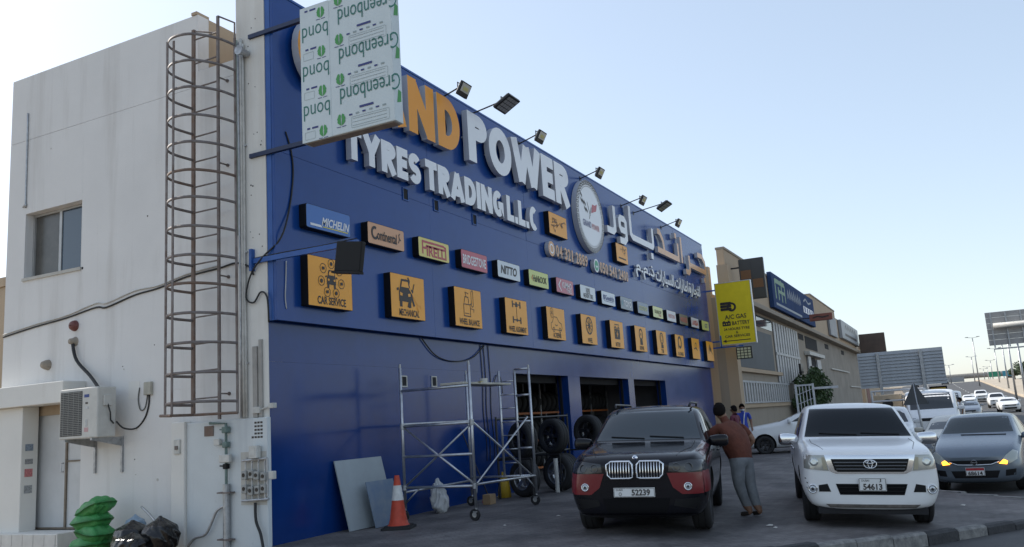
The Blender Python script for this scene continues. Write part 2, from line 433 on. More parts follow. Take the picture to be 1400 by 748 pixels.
m = MB(); m.add([(v.x, v.y, az(v.y)) for v in ov], [list(f) for f in of])
prop(m.obj('paved_forecourt', M_pav, smooth=True), kind='structure')
# kerb stones
kerb = thing('kerb', None, None); kerb['kind'] = 'structure'
KP = [Vector(p) for p in AP[2:13]]
M_kb = mat('kerb_dark', (.05, .05, .052), .85, var=.4, scale=9, bump=.5, bscale=30)
M_kw = mat('kerb_pale', (.30, .29, .27), .85, col2=(.10, .10, .10), scale=8, bump=.5, bscale=30)
path = []; 
for a, b in zip(KP, KP[1:]):
    n = max(1, int((b-a).length/.1)); path += [a.lerp(b, i/n) for i in range(n)]
path.append(KP[-1]); i = 0; idx = 0
while i+5 < len(path):
    a, b = path[i], path[min(i+6, len(path)-1)]; d = (b-a); L_ = d.length; d.normalize(); nn = Vector((d.y, -d.x))
    pa, pb = a+d*.008, b-d*.008; h = az((a.y+b.y)/2)+.012+random.uniform(-.006, .006); hi_ = .16
    flush = a.x > 17.5
    q = [pa+nn*.13, pb+nn*.13, pb-nn*.03, pa-nn*.03]
    if flush: h -= .005
    bmv = MB(); t = .03
    vs = [(p.x, p.y, ZR-.05) for p in q] + [(p.x, p.y, h-t) for p in q]
    q2 = [pa+nn*.10+d*.012, pb+nn*.10-d*.012, pb-nn*.025-d*.012, pa-nn*.025+d*.012]
    vs += [(p.x, p.y, h) for p in q2]
    bmv.add(vs, [(0,1,5,4),(1,2,6,5),(2,3,7,6),(3,0,4,7),(4,5,9,8),(5,6,10,9),(6,7,11,10),(7,4,8,11),(8,9,10,11)])
    bmv.obj('kerb_stone', M_kw if (flush or idx in (8, 9, 10, 12, 5)) else M_kb, kerb); i += 6; idx += 1
# small litter on the paving
M_lit = mat('litter', (.5, .48, .44), .8)
for k, (x, y) in enumerate(((12.9, 2.5), (13.1, 2.62), (16.6, .1), (13.6, 6.2), (12.4, 6.6), (14.4, 5.9))):
    z = az(y)+.006; a = random.random()*3; s = .03+.04*random.random()
    m = MB(); m.add([(x+s*cos(a+i*1.57)*(1+.4*(i%2)), y+s*sin(a+i*1.57), z+.008*(i % 2)) for i in range(4)] + [(x, y, z+.02)], [(0,1,4),(1,2,4),(2,3,4),(3,0,4)])
    where = ['in front of the white pickup', 'beside the other scrap before the pickup', 'on the paved nose near the grey hatchback', 'on the paving right of the scaffold', 'on the paving before the traffic cone', 'on the paving before the stacked wheels'][k]
    prop(m.obj('paper_scrap', M_lit), 'tiny pale paper scrap '+where, 'litter', 'litter on the forecourt')

# ================================================================ tyre shop building
shop = thing('tyre_shop_building', 'long blue panelled tyre shop with dark open work bays', 'building', (XC, YL, 0))
def SB(name, lo, hi, m_, par=None, b=0):
    """box given in world coordinates, parented to a thing (kept in place)"""
    mb = MB(); o = par.location if par else Vector((0,0,0))
    lo2 = [lo[i]-o[i] for i in range(3)]; hi2 = [hi[i]-o[i] for i in range(3)]
    (mb.bbox(lo2, hi2, b) if b else mb.box(lo2, hi2))
    return mb.obj(name, m_, par)
# upper cladding, big panels with hairline joints
cols = [XC+.003, 14.9, 19.55, 24.2, 28.85, 33.5, XE]
rows = [ZL, 6.22, ZT]
for i in range(6):
    for j in range(2):
        mb = MB(); j0 = .0015; w = cols[i+1]-cols[i]; h = rows[j+1]-rows[j]
        mb.bbox((-w/2+j0, -.03, -h/2+j0), (w/2-j0, .03, h/2-j0), .003)
        o = mb.obj('cladding_panel', M_blue, shop)
        o.location = ((cols[i]+cols[i+1])/2-XC, YU+.03-YL, (rows[j]+rows[j+1])/2)
        o.rotation_euler = (radians(random.uniform(-.12, .12)), 0, radians(random.uniform(-.07, .07)))
SB('cladding_return', (XC, YU+.062, ZL+.002), (XC+.03, YL-.002, ZT-.002), M_bluet, shop)
SB('cladding_return', (XE-.03, YU+.062, ZL+.002), (XE, YL+.3, ZT-.002), M_bluet, shop)
SB('coping', (XC-.004, YU-.012, ZT+.003), (XE+.01, YL+.3, ZT+.045), M_bluet, shop)
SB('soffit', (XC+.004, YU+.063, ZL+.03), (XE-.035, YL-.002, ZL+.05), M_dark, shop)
# soffit strip lamps/holes seen as pale flecks
for k, x in enumerate((10.75, 11.35, 12.6, 13.9)):
    SB('soffit_patch', (x, YU+.09, ZL+.02), (x+.14, YU+.14, ZL+.028), M_pipew, shop)
# lower wall with three bays
BAYS = [(18.63, 22.0), (22.84, 27.0), (27.55, 31.1)]; BZ = 2.79; WT = .34
xsn = [XC] + [v for b in BAYS for v in b] + [XE]
for k in range(0, 8, 2):
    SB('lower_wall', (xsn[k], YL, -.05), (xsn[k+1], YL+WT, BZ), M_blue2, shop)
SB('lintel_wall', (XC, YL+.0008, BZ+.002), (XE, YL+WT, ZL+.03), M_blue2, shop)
SB('parapet_wall', (XC+.035, YL+.001, ZL+.06), (XE-.035, YL+.25, ZT-.01), M_greyr, shop)
SB('roof', (XC+.3, YL+.26, 7.6), (XE, 15.88, 7.85), M_greyr, shop)
SB('rear_wall', (22.01, 15.62, 0), (XE, 15.88, 7.58), M_greyr, shop)
SB('side_wall', (XE-.3, YL+WT+.01, 0), (XE-.002, 15.6, 7.58), M_tan, shop)
# workshop interior
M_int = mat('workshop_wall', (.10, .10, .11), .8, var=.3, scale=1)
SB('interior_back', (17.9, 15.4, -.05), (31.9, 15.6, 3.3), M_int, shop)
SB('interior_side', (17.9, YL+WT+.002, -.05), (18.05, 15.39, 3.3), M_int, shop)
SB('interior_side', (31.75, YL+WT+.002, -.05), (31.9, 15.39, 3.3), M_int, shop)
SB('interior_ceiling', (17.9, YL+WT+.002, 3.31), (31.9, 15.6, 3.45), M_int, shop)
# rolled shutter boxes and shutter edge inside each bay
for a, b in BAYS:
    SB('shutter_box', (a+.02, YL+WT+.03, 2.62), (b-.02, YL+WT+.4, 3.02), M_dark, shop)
    for s in (a, b-.05): SB('shutter_guide', (s, YL+.2, 0), (s+.05, YL+.27, BZ-.002), M_blackm, shop)
# small dark wall vents
for (x, z) in ((14.0, 6.27), (15.16, 6.27), (16.82, 6.27)):
    o = thing('vent', None, None, (0, 0, 0)); o.parent = shop; o.location = (x-XC, YU-YL, z)
    mb = MB(); f = .02
    for lo, hi in (((-.1,-.02,-.13),(-.1+f,.0,.13)), ((.1-f,-.02,-.13),(.1,.0,.13)), ((-.1+f,-.02,-.13),(.1-f,.0,-.13+f)), ((-.1+f,-.02,.13-f),(.1-f,.0,.13))): mb.box(lo, hi)
    mb.obj('vent_frame', M_bluet, o); mb = MB(); mb.box((-.08, -.006, -.11), (.08, -.002, .11)); mb.obj('vent_opening', M_dark, o)
for (x, z) in ((13.93, 2.53), (15.02, 2.54)):
    o = thing('vent', None, None, (0, 0, 0)); o.parent = shop; o.location = (x-XC, 0, z)
    mb = MB(); f = .022
    for lo, hi in (((-.1,-.02,-.11),(-.1+f,.0,.11)), ((.1-f,-.02,-.11),(.1,.0,.11)), ((-.1+f,-.02,-.11),(.1-f,.0,-.11+f)), ((-.1+f,-.02,.11-f),(.1-f,.0,.11))): mb.box(lo, hi)
    mb.obj('vent_frame', M_pipew, o); mb = MB(); mb.box((-.078, -.006, -.088), (.078, -.002, .088)); mb.obj('vent_opening', M_dark, o)

# ================================================================ white side building
wing = thing('white_building', 'white rendered building side with parapet, window and service door', 'building', (XC, 16.15, 0))
def WB(name, y0, y1, z0, z1, x0=XC, x1=XC+.25, m_=M_white, b=0): return SB(name, (x0, y0, z0), (x1, y1, z1), m_, wing, b)
ZS = 7.72
WB('wall', 10.98, 16.15, ZS+.006, 9.07)                      # band above the seam
WB('wall', 9.46, 10.978, ZS+.006, 8.0)
WB('wall', 9.46, 13.95, 2.5, ZS)                             # right of window
WB('wall', 15.6, 16.15, 2.5, ZS); WB('wall', 13.952, 15.598, 6.21, ZS-.001); WB('wall', 13.952, 15.598, 2.5, 4.93)
WB('wall', 9.46, 13.83, -.05, 2.499); WB('wall', 15.3, 16.15, -.05, 2.499)
WB('parapet_coping', 10.99, 11.12, 9.075, 9.13, XC-.02, XC+.27, M_tan)
SB('parapet_return', (XC+.252, 10.98, 7.0), (XC+4.0, 11.14, 9.07), M_tan, wing)
SB('rear_mass', (XC+.26, 11.2, 0), (XC+9, 16.15, 8.6), M_white, wing) if False else None
SB('gable_wall', (XC+.252, 15.9, 0), (22, 16.15, 9.0), M_white, wing)
SB('roof', (XC+.252, 11.15, 7.86), (22, 15.89, 8.0), M_greyr, wing)
# end pillar of the shop front (bare render with screw holes)
pil = SB('end_pillar', (XC-.012, YL+.004, 1.9), (XC+.3, 10.07, 9.2), M_white2, wing)
for k in range(16):
    mb = MB(); y = random.uniform(9.52, 9.8); z = random.uniform(4.2, 9.0); r = random.choice((.008, .01, .014))
    mb.lathe([(0, -.004), (r, -.003), (r, .002)], 7, 'x', (XC-.013-XC, y-16.15, z)); mb.obj('screw_hole', M_dark, wing)
# window
win = thing('window', None, None); win.parent = wing; win.location = (.16, 0, 0)
def WI(name, y0, y1, z0, z1, x0, x1, m_, par):
    mb = MB(); mb.box((x0, y0-16.15, z0), (x1, y1-16.15, z1)); return mb.obj(name, m_, par)
M_frm = mat('window_frame', (.42, .42, .41), .4, .3, var=.15, scale=4)
for a in ((13.952, 15.598, 4.93, 4.98), (13.952, 15.598, 6.16, 6.21), (13.952, 14.0, 4.981, 6.159), (15.55, 15.598, 4.981, 6.159), (14.74, 14.81, 4.981, 6.159)):
    WI('window_frame', *a, 0, .06, M_frm, win)
WI('pane', 14.001, 14.739, 4.982, 6.158, .02, .03, mat('pane_blue', (.045, .07, .10), .05, spec=.7), win)
WI('pane', 14.811, 15.549, 4.982, 6.158, .035, .045, mat('pane_brown', (.09, .085, .075), .25, var=.3, scale=3), win)
WB('window_sill', 13.93, 15.62, 4.87, 4.928, XC-.03, XC+.1, M_grime)
# doorway
WB('canopy', 13.72, 17.6, 2.45, 2.82, XC-.46, XC-.002, M_white2, .01)
WB('door_column', 15.0, 17.6, .22, 2.448, XC-.32, XC-.003, M_white2, .012)
WB('door_step', 13.7, 17.6, -.05, .25, XC-.5, XC-.001, M_white2, .01)
for k in range(9):
    y0 = 13.74+k*.29; mb = MB(); mb.bbox((-.012, y0-16.15, .02), (-.002, y0+.28-16.15, .235), .004)
    o = mb.obj('step_tile', mat('step_tile', (.58, .57, .54), .4, var=.15, scale=3), wing); o.location = (-.5, 0, 0)
door = thing('door', None, None); door.parent = wing; door.location = (.06, 0, 0)
M_leaf = mat('frosted_door', (.56, .57, .57), .35, var=.12, scale=1.5)
M_dfr = mat('door_frame', (.20, .16, .12), .5, var=.3, scale=6)
WI('door_head', 13.83, 15.3, 2.28, 2.498, -.01, .1, M_tan, door)
WI('door_leaf', 14.33, 15.29, .26, 2.279, .03, .06, M_leaf, door)
WI('door_leaf', 13.84, 14.29, .26, 2.279, .03, .06, M_leaf, door)
for a in ((14.29, 14.33, .255, 2.279), (13.83, 13.86, .255, 2.279)): WI('door_frame', *a, .0, .07, M_dfr, door)
WI('door_frame', 13.862, 14.288, 1.42, 1.45, .01, .068, M_dfr, door); WI('door_frame', 13.862, 15.29, .252, .285, .01, .07, M_dfr, door)
mb = MB(); mb.tube([(.0, 14.36-16.15, 1.25), (-.05, 14.36-16.15, 1.25), (-.05, 14.36-16.15, 1.4), (.0, 14.36-16.15, 1.4)], .012, 6); mb.obj('handle', M_alu, door)
# paper notices on the column return beside the door
for k, (z, h, c) in enumerate(((1.72, .12, (.25, .3, .36)), (1.47, .09, (.3, .3, .3)), (1.27, .14, (.55, .2, .2)), (.98, .14, (.35, .36, .36)))):
    mb = MB(); mb.box((XC-.25-XC, 14.993-16.15, z-h/2), (XC-.1-XC, 14.997-16.15, z+h/2)); mb.obj('notice', mat('notice%d' % k, c, .7, var=.5, scale=40), wing)
# faded plaster patches / stubs
WB('wall_patch', 12.35, 12.62, 2.42, 2.72, XC-.004, XC, M_white2)

# far-left ochre building with drain pipe
tb = thing('ochre_building', 'narrow glimpse of an ochre building behind the white building', 'building', (11.2, 16.9, 0))
SB('wall', (11.2, 16.55, -.05), (20, 24, 5.15), M_tan, tb); SB('parapet', (11.15, 16.5, 5.152), (20, 24, 5.35), M_tan, tb)
mb = MB(); mb.tube([(-.07, -.22, 0), (-.07, -.22, 5.6)], .04, 8); mb.obj('drain_pipe', M_rust, tb)
mb = MB(); mb.tube([(-.06, -.05, 0), (-.06, -.05, 5.3)], .025, 8); mb.obj('drain_pipe', M_pipew, tb)
# ================================================================ signs on the facade
SC = 9.12/9.27
FY = YU-.002                                   # sign backs sit on the cladding
def zz(z): return 1.6+(z-1.6)*SC
# ---- big channel letters
def word(name, label, txt, x0, x1, z0, h, t, d, mf, gap=.10, off=.07):
    root = thing(name, label, 'sign lettering', (x0, FY, z0))
    ws = [0.16 if c == ' ' else glyph(c, t)[0] for c in txt]
    tot = sum(ws)+gap*(len(txt)-1); sx = (x1-x0)/tot; x = 0
    for c, w in zip(txt, ws):
        if c != ' ':
            _, pl = glyph_polys(c, t, sx, h)
            ov, of = union2d(pl)
            o = solid2d(ov, of, -d-off, -off).obj('letter', [mf, M_lside], root)
            o.location = (x*sx, 0, 0)
            # stand-off studs
            mb = MB(); xs_ = sorted(v[0] for v in ov)
            cx, cz = ov[of[0][0]]
            cx = sum(ov[i][0] for i in of[0])/3; cz = sum(ov[i][1] for i in of[0])/3
            mb.tube([(cx, -off, cz), (cx, 0, cz)], .02, 6); mb.obj('stud', M_lside, o)
        x += w+gap
    return root
word('channel_letter_word', 'large orange raised word GRAND, partly hidden behind the wrapped box sign', 'GRAND', 10.62, 16.0, 7.56, 1.2, .255, .14, M_orange)
word('channel_letter_word', 'large white raised word POWER left of the round emblem', 'POWER', 16.38, 22.2, 7.56, 1.2, .255, .14, M_lwhite, .06)
word('channel_letter_word', 'smaller white raised line TYRES TRADING L.L.C', 'TYRES TRADING L.L.C', 11.92, 19.95, 6.49, .64, .265, .12, M_lwhite, .055, .05)
# ---- arabic words as square strokes
def arabic_word(label, strokes, t, d, mf, off=.06):
    x0 = min(p[0] for s in strokes for p in s[0]); root = thing('arabic_letter_word', label, 'sign lettering', (x0, FY, 7.4))
    groups = {}
    for pts, g in strokes: groups.setdefault(g, []).append(pts)
    for g, ss in groups.items():
        pl = []
        for pts in ss: pl += stroke([(a-x0, b-7.4) for a, b in pts], t)
        ov, of = union2d(pl); solid2d(ov, of, -d-off, -off).obj('letter', [mf, M_lside], root)
    return root
t = .2
k = .9945
W = [([(25.38*k, 7.52), (25.95*k, 7.52), (26.12*k, 7.62), (26.12*k, 8.4)], 'ra'),
     ([(26.55*k, 7.34), (27.0*k, 7.34), (27.22*k, 7.48), (27.22*k, 8.02), (27.1*k, 8.12), (26.75*k, 8.12), (26.62*k, 8.02), (26.62*k, 7.82), (26.72*k, 7.72), (27.2*k, 7.72)], 'waw'),
     ([(27.72*k, 8.72), (27.72*k, 7.74), (27.9*k, 7.64), (30.1*k, 7.64), (30.2*k, 7.74), (30.2*k, 8.35)], 'ba'),
     ([(29.85*k, 7.28), (30.1*k, 7.28)], 'dot')]
arabic_word('white raised Arabic word beside the round emblem', W, .22, .13, M_lwhite)
O = [([(30.75*k, 7.66), (31.5*k, 7.66)], 'dal'), ([(30.85*k, 8.38), (31.15*k, 8.38), (31.5*k, 8.1), (31.62*k, 7.66), (33.55*k, 7.66)], 'dal'),
     ([(33.55*k, 7.56), (33.55*k, 8.32)], 'dal'), ([(33.2*k, 8.6), (33.45*k, 8.6)], 'dot1'),
     ([(34.05*k, 7.58), (34.05*k, 8.66)], 'alif'),
     ([(34.5*k, 7.3), (34.95*k, 7.3), (35.15*k, 7.42), (35.15*k, 8.05)], 'ra2'), ([(35.15*k, 7.66), (37.9*k, 7.66)], 'ra2'),
     ([(36.6*k, 8.3), (37.3*k, 8.32), (37.75*k, 8.1), (37.85*k, 7.66)], 'ra2'), ([(37.4*k, 7.27), (37.65*k, 7.27)], 'dot2')]
arabic_word('orange raised Arabic word at the right end of the shop front', O, .22, .13, mat('orange_pale', (.66, .32, .11), .35, coat=.3, coatr=.2))
# second arabic line (shaped forms, left to right)
ARW = ['\ufee1.\ufee1.\ufeab', '\ufe95\ufe8d\ufead\ufe8e\ufef4\ufeb4\ufedf\ufe8d', '\ufe95\ufe8d\ufead\ufe8e\ufec3\ufe8d', '\ufe93\ufead\ufe8e\ufea0\ufe98\ufedf']
rt2 = thing('arabic_letter_word', 'small white raised Arabic line under the orange Arabic word', 'sign lettering', (27.95, FY, 6.3))
x = 0
for s, w in zip(ARW, (2.1, 2.35, 1.9, 1.75)):
    vs, fs, tw, th = text2d(s, .018); ov, of = union2d([[((vs[i][0])*w/tw, vs[i][1]*.62/th) for i in f] for f in fs])
    o = solid2d(ov, of, -.13, -.05).obj('letter', [M_lwhite, M_lside], rt2); o.location = (x, 0, 0); x += w+.14
# ---- phone numbers
M_oran = mat('orange_num', (.62, .30, .10), .35, coat=.3)
def phone(label, s, x0, x1, zc, h, icon):
    root = thing('phone_number', label, 'sign lettering', (x0, FY, zc))
    o = solid2d(*union2d([circ(.2, 0, .21, 18)]), -.14, -.02).obj('icon_disc', [M_oran if not icon else M_lwhite, M_lside], root)
    ringp = stroke(circ(.2, 0, .12, 16), .04, True) if not icon else [circ(.2, 0, .16, 16)]
    shape2d(o, ringp, M_lwhite if not icon else mat('icon_green', (.05, .35, .18), .4), -.143, 'icon_mark')
    if icon: shape2d(o, stroke(arc(.2, .03, .075, .075, 200, 340, 6), .045), M_lwhite, -.146, 'icon_mark')
    n = len([c for c in s if c != ' ']); step = (x1-x0-.5)/(n+.5*s.count(' ')); x = .5
    for c in s:
        if c == ' ': x += step*.5; continue
        vs, fs, tw, th = text2d(c, .022 if c != '9' else .012); ww = step*(.8 if c != '1' else .35)
        ov = [(a*ww/tw + (0 if c != '1' else step*.2), b*h/th) for a, b in vs]
        ov, of = union2d([[ov[i] for i in f] for f in fs])
        o = solid2d(ov, of, -.14, -.03).obj('digit', [M_oran, M_lside], root); o.location = (x, 0, -h/2); x += step
phone('raised orange phone number starting 04, with a round orange icon', '04 321 2889', 20.62, 23.45, 6.18, .34, 0)
phone('raised orange phone number starting 050, with a green handset icon', '050 541 2400', 23.92, 27.05, 6.16, .34, 1)
# ---- round emblem
em = thing('round_emblem', 'white round emblem with crossed flags and a chain ring border', 'sign', (23.9, FY, 7.66))
R = 1.13
solid2d(*union2d([circ(0, 0, R, 48)]), -.16, -.01).obj('disc', [M_lwhite, M_lside], em)
for k2 in range(44):
    a = 2*pi*k2/44; p = [(0.92*R*cos(a)+.062*cos(b+a)*1.15, .92*R*sin(a)+.045*sin(b+a)) for b in [2*pi*q/7 for q in range(7)]]
    shape2d(em, stroke(p, .03, True), M_ink, -.164, 'chain_link')
shape2d(em, stroke(circ(0, 0, R*.985, 48), .02, True), M_ink, -.164, 'ring')
shape2d(em, stroke(circ(0, 0, R*.83, 48), .014, True), M_ink, -.164, 'ring')
shape2d(em, stroke([(-.02, .02), (-.22, .42)], .03)+stroke([(-.12, -.1), (.1, .3)], .03), M_ink, -.164, 'flag_pole')
shape2d(em, [[(.08, .12), (.5, .25), (.62, .5), (.42, .42), (.2, .42)]], M_red, -.166, 'flag')
for a in range(4):
    for b in range(3):
        if (a+b) % 2 == 0:
            x0, z0 = -.72+a*.125, .66-a*.11-b*.09; shape2d(em, [[(x0, z0), (x0+.125, z0-.1), (x0+.125, z0-.19), (x0, z0-.09)]], M_ink, -.165, 'flag_square')
print_text(em, 'GRAND', -.34, -.28, .66, .2, mat('em_blue', (.05, .06, .2), .4), -.165, .02)
print_text(em, 'POWER', .36, -.3, .6, .18, mat('em_red', (.45, .05, .05), .4), -.165, .01)
# ---- small gold squares
def sqsign(label, x0, z0, w, h, n):
    r_ = thing('gold_panel_sign', label, 'sign', (x0, FY, z0))
    mb = MB(); mb.box((0, -.147, 0), (w, 0, h)); mb.obj('case', M_black, r_)
    shape2d(r_, [rrect(.01, .01, w-.01, h-.01, .03)], M_gold, -.15, 'face')
    rnd = random.Random(n)
    for q in range(16 if n == 1 else 9):
        cx, cz = rnd.uniform(.22, w-.22), rnd.uniform(.16, h-.14) if n == 1 else rnd.uniform(h*.45, h-.12)
        p = [(cx+rnd.uniform(-.16, .16), cz+rnd.uniform(-.08, .08)) for _ in range(3)]
        shape2d(r_, stroke(p, .025), mat('ink_brown', (.16, .07, .02), .5), -.1535-.0003*q, 'ornament')
    if n == 2: shape2d(r_, [[(.2, .12), (w-.2, .12), (w-.2, .17), (.2, .17)]], M_ink, -.153, 'ornament')
sqsign('small gold sign with tangled brown script left of the round emblem', 20.74, zz(6.69), 1.22, .62, 1)
sqsign('small gold sign under the white Arabic word right of the emblem', 26.0, zz(6.66), 1.1, .62, 2)

# ---- row of tyre brand signs
def board(name, label, cat, x0, z0, w, h, mface, group, d=.15, rad=.04):
    r_ = thing(name, label, cat, (x0, FY, z0), 0, group)
    mb = MB(); mb.prism(rrect(0, 0, w, h, rad), -d+.003, 0); mb.obj('case', M_black, r_)
    shape2d(r_, [rrect(.008, .008, w-.008, h-.008, rad-.004)], mface, -d, 'face'); return r_
def face(n, c): return mat('face_'+n, c, .3, coat=.35, coatr=.2)
G1 = 'tyre brand signs in the upper row'
Bx = [10.80+1.688*i for i in range(16)]; BW, BH, BZ0 = 1.18, .41, 5.01
D = -.154
def bs(i, label, col, items):
    r_ = board('brand_sign', label, 'sign', Bx[i], BZ0, BW, BH, face('b%d' % i, col), G1)
    for it in items: it(r_)
def tx(s, cx, cz, w, h, m_, off=.015, ital=0): return lambda r_: print_text(r_, s, cx, cz, w*1.06, h*1.25, m_, D, off+.007, 0, 'lettering', ital)
def shp(pl, m_, y=D): return lambda r_: shape2d(r_, pl, m_, y, 'mark')
W_ = mat('print_white', (.75, .75, .75), .4); Y_ = mat('print_yellow', (.75, .62, .03), .4)
bs(0, 'blue sign with white italic lettering, leftmost of the upper sign row', (.012, .12, .42), [tx('MICHELIN', .77, .16, .68, .12, W_, .02, .25), shp([[(.42, .06), (1.1, .06), (1.1, .075), (.42, .075)]], Y_), shp([[(.10, .09), (.36, .09), (.4, .07), (.4, .05), (.1, .05)]], W_)])
bs(1, 'pale orange sign with dark rounded lettering, second in the upper row', (.62, .30, .13), [tx('ontinental', .61, .2, .6, .16, M_ink, .018), shp(stroke(arc(.22, .22, .09, .105, 60, 330, 12), .05), M_ink), shp(stroke([(.98, .14), (1.02, .22), (1.0, .3), (1.04, .33)], .022)+stroke([(1.0, .24), (1.07, .2)], .02), M_ink)])
bs(2, 'yellow sign with red elongated letter, third in the upper row', (.70, .58, .12), [tx('IRELLI', .68, .15, .72, .17, M_red, .022), shp(stroke([(.15, .07), (.15, .33), (.95, .33), (1.04, .3), (1.04, .27), (.98, .25), (.3, .25), (.27, .2), (.18, .2)], .045), M_red)])
bs(3, 'crimson sign with white outlined capital lettering, fourth in the upper row', (.46, .035, .07), [tx('BRIDGESTONE', .59, .2, .98, .17, W_, .02)])
bs(4, 'white sign with slanted black lettering, fifth in the upper row', (.60, .65, .68), [tx('NITTO', .59, .205, .78, .17, M_ink, .025, .2)])
bs(5, 'lime yellow sign with dark lettering and orange mark, sixth in the upper row', (.55, .60, .12), [tx('HaNkOOK', .65, .2, .78, .14, M_ink, .02), shp([[(.14, .2), (.24, .3), (.2, .2), (.24, .11)]], mat('pr_or', (.6, .2, .05), .4))])
bs(6, 'crimson sign with white chevron and two lines of lettering', (.44, .04, .09), [tx('KUMHO', .72, .24, .6, .14, W_, .02), tx('TYRES', .85, .09, .34, .08, W_, .01), shp(stroke([(.32, .36), (.16, .21), (.32, .06)], .045), W_)])
bs(7, 'white sign with a boxed monogram above grey lettering', (.60, .65, .68), [tx('NEXEN TIRE', .59, .11, .7, .1, M_ink, .01), tx('N7B', .59, .26, .26, .09, M_ink, .01), shp(stroke([(.42, .335), (.76, .335)], .014)+stroke([(.42, .19), (.76, .19)], .014), M_ink)])
bs(8, 'white sign with thin blue lettering underlined, ninth in the upper row', (.60, .66, .70), [tx('BFGoodrich', .6, .22, .86, .13, M_inkb, .012), shp([[(.2, .1), (1.02, .1), (1.02, .115), (.2, .115)]], M_inkb)])
bs(9, 'slate grey sign with white lettering, tenth in the upper row', (.10, .15, .21), [tx('TOYO', .68, .2, .68, .16, W_, .02), shp([[(.12, .12), (.24, .12), (.24, .28), (.12, .28)]], mat('pr_teal', (.1, .25, .3), .4))])
bs(10, 'dull blue sign with pale yellow lettering, eleventh in the upper row', (.06, .13, .24), [tx('GOODYEAR', .6, .2, .86, .13, mat('pr_py', (.6, .6, .25), .4), .015, .2)])
bs(11, 'pale lime sign with small dark lettering, twelfth in the upper row', (.60, .62, .22), [tx('DUNLOP', .6, .22, .75, .11, M_ink, .012), tx('TYRES', .78, .1, .3, .06, M_red, .008)])
bs(12, 'off white sign with faint red lettering, thirteenth in the upper row', (.60, .62, .68), [tx('FIRESTONE', .6, .2, .8, .11, M_red, .005)])
bs(13, 'dark sign with red lettering, fourteenth in the upper row', (.03, .025, .03), [tx('MAXXIS', .6, .2, .85, .16, M_red, .02)])
bs(14, 'white sign with bold red lettering, fifteenth in the upper row', (.60, .60, .64), [tx('LASSA', .6, .2, .9, .17, M_red, .025)])
bs(15, 'pale lime sign at the right end of the upper row', (.58, .60, .20), [tx('GT', .7, .2, .4, .15, M_inkb, .015)])

# ---- gold service signs
G2 = 'gold service signs in the lower row'
GW, GH, GZ = 1.165, .85, 3.70
Gx = [10.81+2.336*i for i in range(12)]
def ring(x, z, r, t_=.012, n=18): return stroke(circ(x, z, r, n), t_, True)
def wrench(x0, z0, x1, z1, t_=.05):
    d = Vector((x1-x0, z1-z0)).normalized(); n = Vector((-d.y, d.x)); e = Vector((x1, z1))
    return stroke([(x0, z0), (x1, z1)], t_) + stroke([tuple(e-d*.01-n*.001), tuple(e+d*.06+n*.06), tuple(e+d*.14+n*.05)], t_*.8) + stroke([tuple(e-d*.01), tuple(e+d*.06-n*.06), tuple(e+d*.14-n*.05)], t_*.8)
def carfront(x, z, s):
    return [[(x-.1*s, z+.05*s), (x-.07*s, z+.15*s), (x+.07*s, z+.15*s), (x+.1*s, z+.05*s), (x+.12*s, z), (x+.12*s, z-.1*s), (x-.12*s, z-.1*s), (x-.12*s, z)],
            [(x-.11*s, z-.1*s), (x-.06*s, z-.1*s), (x-.06*s, z-.16*s), (x-.11*s, z-.16*s)], [(x+.06*s, z-.1*s), (x+.11*s, z-.1*s), (x+.11*s, z-.16*s), (x+.06*s, z-.16*s)],
            [(x-.16*s, z+.04*s), (x-.12*s, z+.05*s), (x-.12*s, z+.02*s), (x-.16*s, z+.01*s)], [(x+.12*s, z+.05*s), (x+.16*s, z+.04*s), (x+.16*s, z+.01*s), (x+.12*s, z+.02*s)]]
def cartrim(x, z, s): return [[(x-.075*s, z+.06*s), (x-.055*s, z+.125*s), (x+.055*s, z+.125*s), (x+.075*s, z+.06*s)], [(x-.1*s, z-.0*s), (x-.05*s, z-.01*s), (x-.06*s, z-.04*s), (x-.1*s, z-.035*s)], [(x+.1*s, z-.0*s), (x+.05*s, z-.01*s), (x+.06*s, z-.04*s), (x+.1*s, z-.035*s)]]
def gs(i, label, txt, tw, draw):
    r_ = board('service_sign', label, 'sign', Gx[i], GZ, GW, GH, M_gold, G2, .15, .015)
    ink, bare = draw()
    for q, pl in enumerate(ink): shape2d(r_, pl, M_ink, D-.0006*q, 'icon')
    for q, pl in enumerate(bare): shape2d(r_, pl, M_gold, D-.003-.0006*q, 'icon_detail')
    if txt: print_text(r_, txt, GW/2+.02, .115, tw*1.04, .135, M_ink, D, .025)
def d_car():
    ink = [carfront(.6, .5, 1.0)]; c = []
    for a in range(7):
        b = radians(90+a*51.4); x, z = .6+.27*cos(b), .5+.26*sin(b); ink.append(ring(x, z, .08, .01))
        c.append([(x-.035, z-.025), (x+.035, z-.02), (x+.03, z+.03), (x-.03, z+.025)] if a % 2 else circ(x, z, .036, 8))
    return ink+[[q] for q in c], [cartrim(.6, .5, 1.0)]
def d_mech(): return [carfront(.48, .5, 1.75), wrench(.78, .26, .6, .66, .06)+stroke([(.8, .7), (.66, .36)], .03)+stroke([(.66, .42), (.58, .22)], .075)], [cartrim(.48, .5, 1.75), wrench(.62, .6, .9, .3, .025)]
def d_bal():
    return [stroke([(.38, .24), (.66, .24), (.66, .5), (.38, .5)], .02, True)+stroke([(.4, .52), (.44, .66), (.58, .66), (.6, .52)], .02)+stroke([(.5, .66), (.46, .76), (.6, .74)], .018)+stroke(rrect(.72, .46, .8, .82, .038), .018, True)+stroke([(.66, .5), (.72, .54)], .02)+stroke([(.66, .42), (.82, .4), (.8, .34)], .016)+stroke([(.42, .3), (.6, .3)], .015)], []
